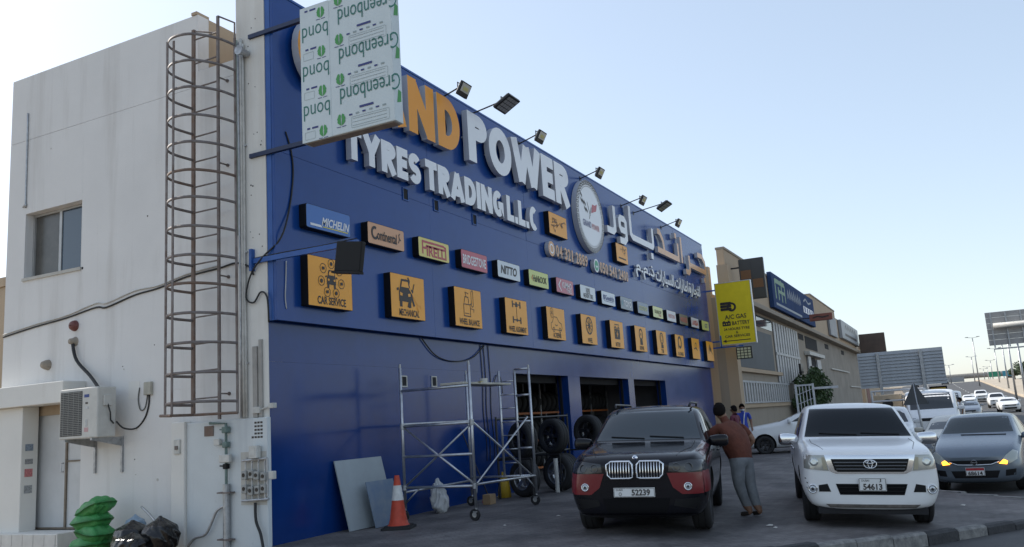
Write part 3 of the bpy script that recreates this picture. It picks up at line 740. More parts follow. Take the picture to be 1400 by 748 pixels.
def d_align():
    s = []
    for z in (.72, .34): s += [[(.36, z-.08), (.42, z-.08), (.42, z+.08), (.36, z+.08)], [(.76, z-.08), (.82, z-.08), (.82, z+.08), (.76, z+.08)]] + stroke([(.42, z), (.76, z)], .03)
    s += stroke([(.59, .3), (.59, .78)], .02) + [[(.52, .66), (.66, .66), (.63, .78), (.55, .78)], circ(.59, .34, .045, 10)]
    return [s], []
def d_ac():
    return [stroke([(.28, .26), (.9, .26), (.95, .34), (.92, .44), (.76, .48), (.64, .6), (.44, .6), (.34, .46), (.25, .42), (.25, .3)], .018, True)+ring(.4, .26, .06, .02, 12)+ring(.8, .26, .06, .02, 12)+stroke(circ(.33, .7, .1, 12, .13), .014, True)+stroke([(.33, .6), (.33, .8)], .012)+stroke([(.26, .66), (.4, .74)], .012)+stroke([(.26, .74), (.4, .66)], .012)+stroke(arc(.58, .42, .08, .05, 200, 340, 6), .018)], []
def d_wheel():
    s = ring(.6, .54, .24, .045, 28)+[circ(.6, .54, .05, 10)]
    for a in range(10): b = 2*pi*a/10; s += stroke([(.6+.04*cos(b), .54+.04*sin(b)), (.6+.23*cos(b), .54+.23*sin(b))], .03)
    return [s], []
def d_bat():
    return [[rrect(.36, .28, .84, .6, .02)], stroke([(.36, .63), (.84, .63)], .03)+[[(.4, .65), (.5, .65), (.5, .69), (.4, .69)], [(.7, .65), (.8, .65), (.8, .69), (.7, .69)]]+stroke([(.4, .74), (.82, .74)], .03)], [[[(.62, .56), (.52, .43), (.59, .43), (.56, .32), (.68, .46), (.6, .46)]], stroke([(.4, .52), (.47, .52)], .014)]
def d_rep(): return [ring(.6, .58, .17, .06, 22)+[circ(.6, .58, .05, 10)], [[(.46, .22), (.74, .22), (.72, .4), (.48, .4)]]], []
def d_tyre(): return [ring(.6, .58, .19, .055, 22)+ring(.6, .58, .1, .02, 16), [[(.48, .22), (.76, .22), (.74, .36), (.5, .36)]]], []
def d_g10(): return [ring(.6, .56, .2, .09, 22)+stroke([(.36, .3), (.42, .74)], .05)], []
def d_g11(): return [stroke([(.3, .4), (.55, .46), (.8, .36)], .04)+ring(.6, .54, .12, .04, 16)], []
def d_g12(): return [stroke([(.3, .3), (.45, .55), (.6, .7), (.75, .5), (.9, .3)], .06)+[circ(.6, .5, .1, 10)]], []
gs(0, 'gold sign with a car circled by small icons, reading CAR SERVICE', 'CAR SERVICE', .72, d_car)
gs(1, 'gold sign with a car front and crossed tools, reading MECHANICAL', 'MECHANICAL', .66, d_mech)
gs(2, 'gold sign with a balancing machine drawing, reading WHEEL BALANCE', 'WHEEL BALANCE', .84, d_bal)
gs(3, 'gold sign with an axle diagram, reading WHEEL ALIGNMENT', 'WHEEL ALIGNMENT', .9, d_align)
gs(4, 'gold sign with a car outline and fan, fifth in the lower row', 'AC REPAIR', .5, d_ac)
gs(5, 'gold sign with a ten spoke wheel, reading WHEEL', 'WHEEL', .34, d_wheel)
gs(6, 'gold sign with a car battery, reading BATTERY', 'BATTERY', .4, d_bat)
gs(7, 'gold sign with a disc over a stand, eighth in the lower row', 'REPAIR', .42, d_rep)
gs(8, 'gold sign with a tyre over a stand, ninth in the lower row', 'TYRE', .3, d_tyre)
gs(9, 'gold sign with a thick tyre ring, tenth in the lower row', 'OIL CHANGE', .7, d_g10)
gs(10, 'gold sign with a sweeping line mark, second last in the lower row', None, 0, d_g11)
gs(11, 'gold sign with a peaked figure, last in the lower row', None, 0, d_g12)

# ---- floodlights on arms above the facade
def flood(label, x, L_, z, kind):
    L_ *= .88
    z -= .06; r_ = thing('floodlight', label, 'floodlight', (x, YU, z), 0, 'floodlights along the top of the shop front')
    mb = MB(); mb.tube([(0, .01, -.05), (0, -.03, -.03), (0, -L_, .12)], .018, 8); mb.box((-.06, -.012, -.11), (.06, 0, .02)); mb.obj('arm', M_blackm, r_)
    mb = MB(); mb.tube([(-.17, -L_-.0, .04), (-.17, -L_-.0, .15), (.17, -L_, .15), (.17, -L_, .04)], .012, 6); mb.obj('bracket', M_blackm, r_)
    Rm = Matrix.Rotation(radians(-28 if kind else -60), 3, 'X')
    hd = MB(); cc = (0, -L_-.05, .02); w, h = (.2, .16) if not kind else (.27, .24)
    hd.bbox((-w, -L_-.05-h, -.02), (w, -L_-.05+h, .05), .012, 0, Rm, cc)
    for q in range(5): hd.box((-w+.05+q*(2*w-.1)/5, -L_-.05-h+.04, .051), (-w+.06+q*(2*w-.1)/5, -L_-.05+h-.04, .085), 0, Rm, cc)
    ho = hd.obj('lamp_head', M_blackm, r_)
    g = MB()
    if kind:
        for a in range(4):
            for b in range(4):
                x0 = -w+.04+a*(2*w-.08)/4; y0 = -L_-.05-h+.04+b*(2*h-.08)/4
                g.box((x0+.01, y0+.01, -.026), (x0+(2*w-.08)/4-.01, y0+(2*h-.08)/4-.01, -.021), 0, Rm, cc)
        g.obj('lens', mat('lens_grey', (.35, .36, .38), .2), ho)
    else:
        g.box((-w+.03, -L_-.05-h+.03, -.026), (w-.03, -L_-.05+h*.35, -.021), 0, Rm, cc); g.obj('lens', mat('lens_pale', (.5, .5, .46), .12), ho)
        g = MB(); g.box((-.1, -L_-.05-h*.4, -.031), (.1, -L_-.05+h*.1, -.027), 0, Rm, cc); g.obj('led_chip', mat('led_yellow', (.55, .50, .2), .4), ho)
for k2, (x, L_, z, kd, lb) in enumerate(((15.6, .62, 8.93, 0, 'black floodlight over the orange letters N and D'), (16.75, 1.15, 8.86, 1, 'square grid floodlight on a long arm above the letter P'), (19.5, .66, 8.92, 0, 'black floodlight above the letters W and E'), (23.7, .68, 8.94, 0, 'black floodlight directly above the round emblem'), (27.3, .85, 8.8, 0, 'black floodlight above the white Arabic word'), (28.6, 1.25, 8.8, 1, 'square grid floodlight on a long arm between the Arabic words'), (31.9, .75, 8.86, 0, 'rightmost black floodlight over the orange Arabic word'))):
    flood(lb, x, L_, z, kd)

# ---- wrapped box sign hung off the corner pillar
bx = thing('wrapped_box_sign', 'box sign wrapped in white protective film with green print', 'sign', (10.1, 8.56, 6.13), radians(-90))
bw, bh, bd = 1.76, 2.27, .22
M_film = mat('white_film', (.60, .66, .66), .35, var=.06, scale=3, bump=.15, bscale=4)
mb = MB(); mb.bbox((0, 0, 0), (bw, bd, bh), .012); mb.obj('box', M_film, bx)
SBl = MB(); SBl.box((0, -.004, 0), (.58, -.0005, bh)); SBl.obj('film_sheet', M_film, bx)
M_gtxt = mat('film_green_text', (.03, .16, .13), .5); M_leafp = mat('film_leaf', (.06, .30, .07), .5); M_navy = mat('film_navy', (.03, .04, .18), .5); M_fine = mat('film_fine', (.30, .36, .36), .5)
def leaf(x, z, s):
    pl = []
    for sgn in (-1, 1):
        pl.append([(x+sgn*.004*s, z-.09*s), (x+sgn*.05*s, z-.06*s), (x+sgn*.075*s, z-.03*s), (x+sgn*.07*s, z), (x+sgn*.08*s, z+.02*s), (x+sgn*.06*s, z+.06*s), (x+sgn*.05*s, z+.085*s), (x+sgn*.02*s, z+.1*s), (x+sgn*.008*s, z+.07*s), (x+sgn*.012*s, z)])
    shape2d(bx, pl, M_leafp, -.008, 'leaf_print')
    shape2d(bx, [[(x-.09*s, z-.11*s), (x-.01*s, z-.115*s), (x-.01*s, z-.105*s), (x-.09*s, z-.1*s)], [(x+.01*s, z-.115*s), (x+.09*s, z-.11*s), (x+.09*s, z-.1*s), (x+.01*s, z-.105*s)]], M_navy, -.008, 'print')
def bar(x0, z0, x1, z1, m_=M_navy): shape2d(bx, [[(x0, z0), (x1, z0), (x1, z1), (x0, z1)]], m_, -.008, 'print')
for q in range(4):
    z = .14+q*.66
    # right-hand column: word rotated half a turn, leaf, fine print
    if z+.42 < bh:
        print_text(bx, 'Greenbond', 1.16+.16, z+.46, 1.12, .26, M_gtxt, -.008, -.004, pi)
    if z+.14 < bh: leaf(.77, z+.08, 1.0)
    if z+.3 < bh:
        bar(1.12, z+.20, 1.38, z+.235)
        for a in range(6): bar(.92+a*.125, z+.115+.004*a, .92+a*.125+.06, z+.14+.004*a, M_navy if a % 2 == 0 else M_fine)
        for ln in range(3): bar(.98, z-.06+ln*.055, 1.62, z-.054+ln*.055, M_fine)
        shape2d(bx, stroke(rrect(.96, z-.09, 1.66, z+.085, .02), .005, True), M_fine, -.008, 'print')
    if z+.55 < bh: print_text(bx, 'bond', .30, z+.32+.02, .52, .25, M_gtxt, -.008, -.004, pi)
    if z+.1 < bh and z+.02 > .1: leaf(.42, z-.02, 1.0); bar(.1, z+.06, .16, z+.09); bar(.2, z+.06, .32, z+.09)
    if z+.2 < bh: shape2d(bx, stroke(rrect(.06, z-.1, .26, z+.02, .01), .005, True), M_fine, -.008, 'print')
# end face prints
for q in range(3):
    mb = MB(); pl = [(bd*.3, .3+q*.7), (bd*.8, .34+q*.7), (bd*.85, .5+q*.7), (bd*.5, .52+q*.7)]
    mb.add([(bw+.003, a, b) for a, b in pl], [(0, 1, 2, 3)]); mb.obj('leaf_print', M_leafp, bx)
for zc in (.06, 2.16):
    mb = MB(); mb.box((-1.2, .08, zc-.035), (0, .15, zc+.035)); mb.obj('arm', mat('arm_dark', (.010, .022, .07), .5), bx)
mb = MB(); mb.box((.05, .02, -.012), (bw-.05, bd-.02, -.001)); mb.obj('bottom_plate', mat('raw_board', (.30, .25, .20), .8, var=.3, scale=5), bx)

# ---- floodlight on blue bracket arm at the corner
fa = thing('arm_floodlight', 'large black floodlight on a long blue arm in front of the CAR SERVICE sign', 'floodlight', (10.2, 9.75, 4.42), radians(-90))
mb = MB(); mb.box((0, -.03, -.04), (2.12, .03, .04)); mb.box((.0, -.06, -.16), (.05, .06, .2)); mb.obj('arm', M_bluet, fa)
mb = MB(); mb.tube([(0, 0, .05), (.7, 0, .06), (1.4, 0, .052), (2.1, 0, .06)], .009, 6); mb.obj('cable', M_cable, fa)
Rm = Matrix.Rotation(radians(-22), 3, 'Y')
mb = MB(); cc = (1.95, 0, -.2)
mb.bbox((1.72, -.05, -.43), (2.2, .05, .03), .015, 0, Matrix.Rotation(radians(9), 3, 'Y'), cc)
mb.box((1.70, -.08, -.46), (2.2, .06, -.425), 0, Matrix.Rotation(radians(9), 3, 'Y'), cc)
mb.obj('lamp_head', M_black, fa)
# ================================================================ things on the white side wall
# caged ladder
ld = thing('caged_ladder', 'rusty grey steel ladder with safety cage on the white wall', 'ladder', (10.02, 10.56, 2.05))
S1, S2, B4 = .29, -.28, -.66        # local y of the two stringers and the cage end bar
ztop = 8.75-2.05
mb = MB(); mb.box((-.02, S1-.03, 0), (.02, S1+.03, ztop-.1)); mb.obj('stringer', M_rust2, ld)
mb = MB(); mb.box((-.018, S2-.022, -.1), (.018, S2+.022, ztop)); mb.obj('stringer', M_rust, ld)
mb = MB(); mb.box((-.012, B4-.018, -.02), (.012, B4+.018, ztop-.5)); mb.obj('cage_bar', M_rust, ld)
def hoop(z): 
    pts = [(0, S1), (-.38, S1+.01), (-.62, S1-.09), (-.76, S1-.36), (-.68, S1-.70), (-.34, B4+.04), (0, B4)]
    out = []
    for i in range(len(pts)-1):      # Catmull-Rom
        p0, p1, p2, p3 = [Vector(pts[max(0, min(len(pts)-1, q))]) for q in (i-1, i, i+1, i+2)]
        for t_ in range(6):
            u = t_/6; q = .5*((2*p1)+(p2-p0)*u+(2*p0-5*p1+4*p2-p3)*u*u+(3*p1-p0-3*p2+p3)*u**3); out.append(q)
    out.append(Vector(pts[-1])); m = MB(); k = len(out)
    for i, q in enumerate(out):
        d = (out[min(i+1, k-1)]-out[max(i-1, 0)]).normalized(); n = Vector((-d.y, d.x))
        for a, b in ((.005, .022), (-.005, .022), (-.005, -.022), (.005, -.022)): m.v.append((q.x+n.x*a, q.y+n.y*a, b))
    m.f = [(4*i+j, 4*i+(j+1) % 4, 4*i+4+(j+1) % 4, 4*i+4+j) for i in range(k-1) for j in range(4)]+[(3, 2, 1, 0), (4*k-4, 4*k-3, 4*k-2, 4*k-1)]
    m.mi = [0]*len(m.f); return m
h0 = hoop(0).obj('hoop', M_rust, ld, True); h0.location = (0, 0, 6.07)
for k in range(1, 14):
    h = dup(h0, ld); h.location = (0, 0, 6.07-.455*k); h.rotation_euler = (radians(random.uniform(-.6, .6)), radians(random.uniform(-.8, .8)), 0)
    if k in (5, 9): h.data = h.data.copy(); h.data.materials[0] = M_rust2
r_0 = MB().tube([(0, S1, 0), (0, S2, 0)], .014, 6).obj('rung', M_rust, ld); r_0.location = (0, 0, .25)
for k in range(1, 15): r = dup(r_0, ld); r.location = (0, 0, .25+.44*k)
for y in (-.745,):
    mb = MB(); mb.box((-.77, S1-.4, .0), (-.755, S1-.36, 6.0)); mb.obj('cage_bar', M_rust, ld)
mb = MB(); mb.box((-.66, S1-.13, .0), (-.645, S1-.09, 6.1)); mb.obj('cage_bar', M_rust, ld)
mb = MB(); mb.tube([(-.76, S1-.36, -.02), (-.6, S1+.05, 0), (0, S1, 0), (0, B4, -.02)], .025, 6); mb.obj('base_ring', M_rust2, ld)
mb = MB(); mb.tube([(0, S1, ztop-.12), (.02, S2, ztop-.3), (.02, S2+.02, ztop-1.2)], .016, 6); mb.tube([(0, S2, ztop), (.1, B4+.1, ztop-.16), (.1, B4+.1, ztop-.6)], .016, 6); mb.obj('top_handrail', M_rust, ld)
for z in (.3, 2.2, 4.1, 5.6):
    mb = MB(); mb.tube([(0, S2, z), (.21, S2, z)], .014, 6); mb.tube([(.195, S2, z), (.214, S2, z)], .03, 8); mb.obj('wall_bracket', M_rust, ld)

# conduits running down the corner pillar
cond = [(9.93, .026, 8.3, 1.95, M_pipew), (9.985, .022, 8.25, 1.95, M_steel), (9.88, .018, 8.2, 1.95, M_pipew), (10.03, .02, 8.3, 4.9, mat('pipe_green', (.30, .36, .31), .6, var=.2))]
for k, (y, r, z1, z0, ma) in enumerate(cond):
    mb = MB(); pts = [(XC-.04, y, z0)] + [(XC-.045+random.uniform(-.006, .006), y+random.uniform(-.006, .006), z0+(z1-z0)*i/6) for i in range(1, 7)]
    mb.tube(pts, r, 8)
    o = mb.obj('conduit_pipe', ma, None, True)
    for z in (2.8, 4.6, 6.4):
        if z > z0: q = MB(); q.box((XC-.05, y-r-.02, z-.012), (XC-.012, y+r+.02, z+.012)); q.obj('pipe_clip', M_steel, o)
    prop(o, ['thick white conduit pipe down the corner pillar', 'grey steel conduit beside the thick white pipe on the pillar', 'thinnest white conduit, nearest the blue front', 'short greenish pipe beside the ladder cage'][k], 'pipe')
mb = MB(); mb.tube([(XC-.03, 9.80, 8.0), (XC-.2, 9.80, 8.0)], .06, 10); mb.tube([(XC-.2, 9.80, 8.0), (XC-.24, 9.80, 8.0)], .085, 10)
prop(mb.obj('capped_pipe_stub', M_steel), 'short capped pipe stub at the top of the corner pillar', 'pipe')
for k, (y, w, z1) in enumerate(((9.70, .09, 3.05), (9.585, .06, 3.15))):
    mb = MB(); mb.bbox((XC-.05, y-w/2, 1.94), (XC-.013, y+w/2, z1), .005)
    prop(mb.obj('trunking', mat('trunk%d' % k, (.36, .34, .31), .6, var=.25, scale=3)), ['wide beige cable trunking above the meter wall', 'narrow beige cable trunking beside the blue wall edge'][k], 'trunking')
mb = MB(); mb.bbox((XC-.08, 9.58, 2.0), (XC-.013, 9.72, 2.1), .008); mb.tube([(XC-.05, 9.6, 2.05), (XC-.05, 9.35, 2.1)], .014, 6); mb.bbox((XC-.1, 9.28, 2.06), (XC-.02, 9.38, 2.14), .008)
prop(mb.obj('alarm_sounder', M_pipew), 'small pale sensor box poking past the blue corner', 'sensor')

# low meter wall
mw_ = thing('meter_wall', 'low white painted wall block carrying meters under the ladder', 'wall', (XC, 9.42, 0))
SB('block', (XC-.10, 9.41, -.05), (XC-.014, 11.12, 1.93), plaster('meter_paint', (.60, .63, .63), (.25, .27, .30), 1.0, 1.6), mw_, .012)
SB('pier', (XC-.15, 11.122, -.05), (XC-.014, 11.42, 1.96), M_white2, mw_, .015)
SB('switch_box', (XC-.18, 11.2, 1.45), (XC-.152, 11.33, 1.68), M_pipew, mw_, .006)
SB('switch', (XC-.2, 11.23, 1.52), (XC-.182, 11.29, 1.58), M_rust, mw_, .004)
SB('brown_plate', (XC-.115, 10.52, 1.70), (XC-.101, 10.72, 1.86), M_rust2, mw_, .004)
for q in range(5):
    z = 1.86-q*.055
    print_o = MB()
    for a in range(3 if q != 4 else 4): print_o.box((XC-.103-XC, 9.50+a*.06-9.42, z-.018), (XC-.1005-XC, 9.545+a*.06-9.42, z+.012))
    so_ = print_o.obj('stencil_mark', M_ink, mw_); so_['kind'] = 'stuff'
WX = XC-.10
def smooth(pts, n=5):
    P = [Vector(p) for p in pts]; out = []; k = len(P)
    for i in range(k-1):
        p0, p1, p2, p3 = P[max(0, i-1)], P[i], P[i+1], P[min(k-1, i+2)]
        for j in range(n):
            u = j/n; out.append(.5*((2*p1)+(p2-p0)*u+(2*p0-5*p1+4*p2-p3)*u*u+(3*p1-p0-3*p2+p3)*u**3))
    return out+[P[-1]]
def pipe(name, label, pts, r, ma, cat='pipe'):
    if len(pts) > 2: pts = smooth(pts)
    mb = MB(); mb.tube(pts, r, 8); return prop(mb.obj(name, ma, None, True), label, cat)
wm = thing('water_riser', 'grey water riser with valves on the meter wall', 'pipe', (WX-.06, 10.2, 0))
M_verd = mat('verdigris', (.16, .22, .20), .7, .2, var=.4, scale=20)
mb = MB(); mb.tube([(0, 0, 0), (0, 0, .95)], .055, 12); mb.obj('sleeve', M_steel, wm)
mb = MB(); mb.tube([(0, 0, .95), (0, 0, 1.88), (0, .35, 1.9)], .022, 8); mb.obj('riser', M_verd, wm)
for z, s in ((1.78, .05), (1.55, .045), (1.35, .03), (1.22, .04)):
    mb = MB(); mb.bbox((-s, -s, z-s), (s, s, z+s), .012); mb.tube([(0, 0, z), (0, .13, z+.01)], .012, 6); mb.obj('valve', M_verd if z > 1.4 else M_black, wm)
mb = MB(); mb.bbox((-.06, -.12, 1.28), (-.0, .1, 1.40), .01); mb.obj('water_meter', M_pipew, wm)
mb = MB(); mb.bbox((-.03, .12, 1.55), (.03, .24, 1.65), .01); mb.obj('meter_box', M_pipew, wm)
for z in (.82, .12): mb = MB(); mb.box((-.062, -.13, z-.01), (.05, .14, z+.012)); mb.obj('strap', M_rust, wm)
pipe('grey_hose', 'grey hose snaking down the meter wall to the ground', [(WX-.05, 10.25, .62), (WX-.06, 10.4, .55), (WX-.07, 10.5, .38), (WX-.08, 10.62, .2), (WX-.08, 10.85, .14), (WX-.1, 10.98, .02)], .022, M_steel, 'hose')
SB('grime_patch', (XC-.104, 9.43, .62), (XC-.1005, 9.95, 1.42), M_grime, mw_)
gm = thing('meter_cluster', 'cluster of small grey meters and pipes at the blue wall corner', 'meters', (WX-.06, 9.6, 1.05))
rnd = random.Random(3)
for a in range(4):
    for b in range(2):
        y = .2-a*.13+rnd.uniform(-.01, .01); z = -.18+b*.2+rnd.uniform(-.03, .03)
        mb = MB(); mb.bbox((-.05, y-.05, z-.07), (.03, y+.05, z+.06), .012); o = mb.obj('meter', mat('meter_grey', (.34, .34, .32), .6, var=.3, scale=15), gm)
        mb = MB(); mb.lathe([(0, -.056), (.03, -.056), (.03, -.05)], 12, 'x', (0, y, z)); mb.obj('dial', M_glassd, o)
    mb = MB(); mb.tube([(0, .2-a*.13, -.36), (0, .2-a*.13, .2), (.0, .2-a*.13-.03, .28)], .014, 6); mb.obj('feed_pipe', M_steel, gm)
mb = MB(); mb.tube([(0, .28, -.36), (0, -.26, -.34)], .02, 8); mb.tube([(0, .26, .24), (0, -.24, .26)], .02, 8); mb.tube([(0, -.24, .26), (0, -.24, -.3)], .018, 8); mb.obj('manifold', M_steel, gm)
mb = MB(); mb.bbox((-.06, -.08, .27), (.04, .08, .46), .01); mb.box((-.065, -.05, .31), (-.061, .05, .43)); mb.obj('junction_box', M_pipew, gm)
mb = MB(); mb.bbox((-.05, -.4, -.05), (.02, -.3, .07), .01); mb.obj('junction_box', M_pipew, gm)
pipe('black_drop_hose', 'black hose dropping from the meters to the ground', [(WX-.05, 9.62, .66), (WX-.06, 9.6, .4), (WX-.07, 9.5, .2), (WX-.1, 9.42, -.02)], .022, M_cable, 'hose')

# air conditioner
ac = thing('air_conditioner', 'off white outdoor air conditioner unit on steel wall brackets', 'air conditioner', (9.63, 12.62, 1.80))
M_ac = mat('ac_shell', (.55, .54, .50), .5, var=.15, scale=4)
mb = MB(); mb.bbox((0, 0, 0), (.36, .96, .84), .02); mb.obj('casing', M_ac, ac)
mb = MB(); mb.box((-.004, .38, .05), (.0, .93, .79)); mb.obj('grille_backing', mat('ac_dark', (.07, .07, .068), .7), ac)
gr0 = MB().box((-.014, .385, -.004), (-.005, .925, .004)).obj('grille_bar', mat('ac_bar', (.30, .30, .28), .6), ac); gr0.location = (0, 0, .07)
for k in range(1, 24): g = dup(gr0, ac); g.location = (0, 0, .07+.0305*k)
for k in range(4): mb = MB(); mb.box((-.016, .45+k*.13, .055), (-.012, .455+k*.13, .785)); mb.obj('grille_rib', MATS['ac_bar'], ac)
for q, (y, z, w, h, c) in enumerate(((.27, .70, .12, .05, M_inkb), (.27, .58, .06, .03, M_ink), (.26, .5, .09, .04, M_steel), (.27, .25, .05, .12, M_steel), (.27, .14, .1, .07, mat('st_red', (.5, .3, .3), .5)))):
    mb = MB(); mb.box((-.004, y-w/2, z-h/2), (-.001, y+w/2, z+h/2)); mb.obj('sticker', c, ac)
mb = MB(); mb.bbox((.1, -.03, .52), (.26, .0, .7), .01); mb.obj('service_cover', M_ac, ac)
mb = MB(); mb.tube([(.18, -.02, .55), (.2, -.06, .4), (.24, -.02, .28), (.3, -.02, .22)], .012, 6); mb.obj('refrigerant_line', M_cable, ac)
for y in (.12, .8):
    mb = MB(); mb.box((-.02, y-.02, -.04), (.60, y+.02, -.002)); mb.box((.565, y-.02, -.6), (.604, y+.02, -.041)); mb.add([(.0, y-.004, -.04), (.57, y-.004, -.16), (.57, y+.004, -.16), (.0, y+.004, -.04), (.57, y-.004, -.04), (.57, y+.004, -.04)], [(0, 1, 4), (3, 5, 2), (0, 3, 2, 1)]); mb.obj('bracket', M_steel, ac)
pipe('ac_supply_hose', 'thick dark pipe curving from the wall stub to the air conditioner', [(XC-.01, 14.05, 3.55), (XC-.06, 14.03, 3.5), (XC-.07, 13.9, 3.2), (XC-.1, 13.5, 2.9), (10.0, 13.1, 2.66), (9.9, 13.0, 2.62)], .03, M_cable)
pipe('looped_cable', 'black cable looping from the air conditioner to a junction box', [(9.98, 12.6, 2.05), (10.05, 12.5, 1.93), (XC-.02, 12.4, 1.92), (XC-.012, 12.2, 2.08), (XC-.012, 12.11, 2.3), (XC-.014, 12.1, 2.5)], .014, M_cable, 'cable')
pipe('looped_cable', 'short grey cable loop left of the junction box', [(XC-.01, 12.34, 2.6), (XC-.02, 12.36, 2.4), (XC-.02, 12.3, 2.22), (XC-.012, 12.2, 2.25), (XC-.014, 12.14, 2.46)], .01, mat('cable_grey', (.12, .12, .11), .6), 'cable')
mb = MB(); mb.bbox((XC-.06, 12.02, 2.46), (XC-.001, 12.19, 2.68), .01); prop(mb.obj('junction_box', mat('jb', (.42, .40, .33), .6, var=.2)), 'square cream junction box right of the air conditioner', 'junction box')
mb = MB(); mb.lathe([(0, -.1), (.05, -.1), (.075, -.08), (.09, -.05), (.09, -.02), (.10, -.02), (.10, 0)], 20, 'x', (XC, 14.06, 3.85)); mb.lathe([(0, -.125), (.012, -.125), (.012, -.1)], 8, 'x', (XC, 14.06, 3.85))
prop(mb.obj('alarm_bell', mat('bell_red', (.16, .05, .04), .5, var=.3, scale=10), None, True), 'dark red round alarm bell above the air conditioner', 'alarm bell')
mb = MB(); mb.lathe([(0, -.12), (.06, -.12), (.085, -.06), (.10, 0)], 16, 'x', (XC, 14.79, 3.2)); prop(mb.obj('vent_cowl', M_greyr, None, True), 'small grey round vent cowl above the door canopy', 'vent')
mb = MB(); mb.lathe([(0, -.11), (.05, -.11), (.06, -.05), (.09, 0)], 14, 'x', (XC, 14.05, 3.56)); prop(mb.obj('pipe_collar', M_greyr, None, True), 'grey pipe collar on the wall under the alarm bell', 'pipe collar')
pipe('wall_conduit', 'thin grey vertical conduit at the far upper left of the white wall', [(XC-.015, 15.62, 8.28), (XC-.015, 15.6, 6.5), (XC-.02, 15.58, 6.42), (XC-.01, 15.68, 6.36)], .018, M_steel)
cb = [(XC-.012, 16.14, 3.85), (XC-.012, 15.2, 3.95), (XC-.012, 14.3, 4.02), (XC-.014, 13.5, 4.12), (XC-.018, 13.2, 4.09), (XC-.012, 12.5, 4.22), (XC-.012, 11.9, 4.27), (XC-.014, 11.2, 4.38), (XC-.012, 10.5, 4.42), (XC-.03, 10.1, 4.45), (XC-.05, 9.8, 4.35), (XC-.05, 9.7, 4.2)]
pipe('wall_cable', 'long black cable slung across the white wall', cb, .016, M_cable, 'cable')
pipe('wall_cable', 'pale conduit following the long black cable on the white wall', [(x-.004, y, z+.045+(.03 if 12 < y < 13.6 else 0)) for x, y, z in cb[:9]], .011, M_pipew, 'cable')
pipe('hanging_cable', 'black cable looping down the blue corner to the pillar', [(10.5, YU-.01, 6.6), (10.62, YU-.015, 6.3), (10.66, YU-.015, 5.9), (10.55, YU-.02, 5.3), (10.3, YU-.05, 4.75), (XC-.06, 9.5, 4.45), (XC-.06, 9.75, 4.2), (XC-.06, 9.85, 3.85), (XC-.05, 9.7, 3.75), (XC-.05, 9.55, 3.9), (XC-.05, 9.42, 3.8), (XC-.04, 9.40, 3.4)], .014, M_cable, 'cable')
pipe('hanging_cable', 'white thin wire hanging below the arm floodlight bracket', [(10.45, YU-.02, 4.4), (10.44, YU-.015, 4.1), (10.42, YU-.015, 3.8), (10.45, YU-.01, 3.62)], .008, M_pipew, 'cable')
pipe('hanging_cable', 'black cable sagging under the ledge of the blue front', [(14.6, YL-.03, 3.40), (15.1, YL-.03, 3.08), (15.8, YL-.03, 2.98), (16.6, YL-.03, 3.08), (17.2, YL-.03, 3.38)], .013, M_cable, 'cable')
for k, x in enumerate((17.05, 17.2, 17.42)):
    pipe('hanging_cable', 'dark wire hanging on the blue wall left of the bays, %s' % ('leftmost of three', 'middle of three', 'rightmost of three')[k], [(x, YL-.012, 3.4), (x+.03, YL-.012, 2.6), (x-.02, YL-.012, 1.9), (x+.05, YL-.012, 1.2), (x+.02, YL-.012, .8)], .009, M_cable, 'cable')
pipe('hanging_cable', 'small loop of dark wire beside the first bay', [(17.6, YL-.02, 2.55), (17.75, YL-.02, 2.72), (17.95, YL-.02, 2.65), (18.0, YL-.02, 2.3)], .009, M_cable, 'cable')

# ---- green sacks
def sack_mesh(seed, L_=.66, W_=.42, H_=.24, tail=.12):
    bm = bmesh.new(); bmesh.ops.create_grid(bm, x_segments=26, y_segments=34, size=1); rnd = random.Random(seed); ph = [rnd.uniform(0, 6) for _ in range(8)]
    def f(x, y, sg):
        e = (1-abs(x)**3.5)*(1-abs(y)**3.0); w = .10*sin(5*x+ph[0]+2*y)+.08*sin(8*y+ph[1]-3*x)+.06*sin(13*x*y+ph[2]+4*y)+.05*sin(17*y+ph[3])*abs(y)
        z = sg*H_/2*(max(0, e)**.55)*(1+w)
        px = x*W_/2*(1-.10*y*y)+.008*sin(5*y+ph[4]); py = y*L_/2*(1-.10*x*x)+.008*sin(6*x+ph[5])
        z += .012*sin(14*x+ph[6])*sin(3*y)*abs(y)
        return Vector((px, py, z))
    mb = MB(); n = 27; m = 35
    for sg in (1, -1):
        for i in range(n):
            for j in range(m): mb.v.append(tuple(f(-1+2*i/(n-1), -1+2*j/(m-1), sg)))
        o = 0 if sg > 0 else n*m
        for i in range(n-1):
            for j in range(m-1): q = (o+i*m+j, o+(i+1)*m+j, o+(i+1)*m+j+1, o+i*m+j+1); mb.f.append(q if sg > 0 else q[::-1])
    mb.mi = [0]*len(mb.f); bm.free(); me = mb.mesh('sack'); b2 = bmesh.new(); b2.from_mesh(me); bmesh.ops.remove_doubles(b2, verts=b2.verts, dist=.0004); b2.to_mesh(me); b2.free(); return me
M_sack = mat('green_sack', (.05, .27, .075), .5, var=.25, scale=8, bump=.4, bscale=120)
for k, (z, dy, rz, rx, lb) in enumerate(((.10, .04, 10, 3, 'bottom green sack of the stack by the white wall'), (.29, -.03, -9, -5, 'second green sack from the ground in the stack'), (.47, .04, 6, 5, 'third green sack from the ground in the stack'), (.67, -.04, -6, -18, 'topmost green sack, tilted, tied end up'))):
    o = meshobj('green_sack', sack_mesh(k+5, .64, .44, .28), M_sack, None, True); o.location = (9.65, 12.68+dy, z); o.rotation_euler = (radians(-rx), 0, radians(rz+180*(k == 3)))
    prop(o, lb, 'sack', 'green sacks stacked by the wall')
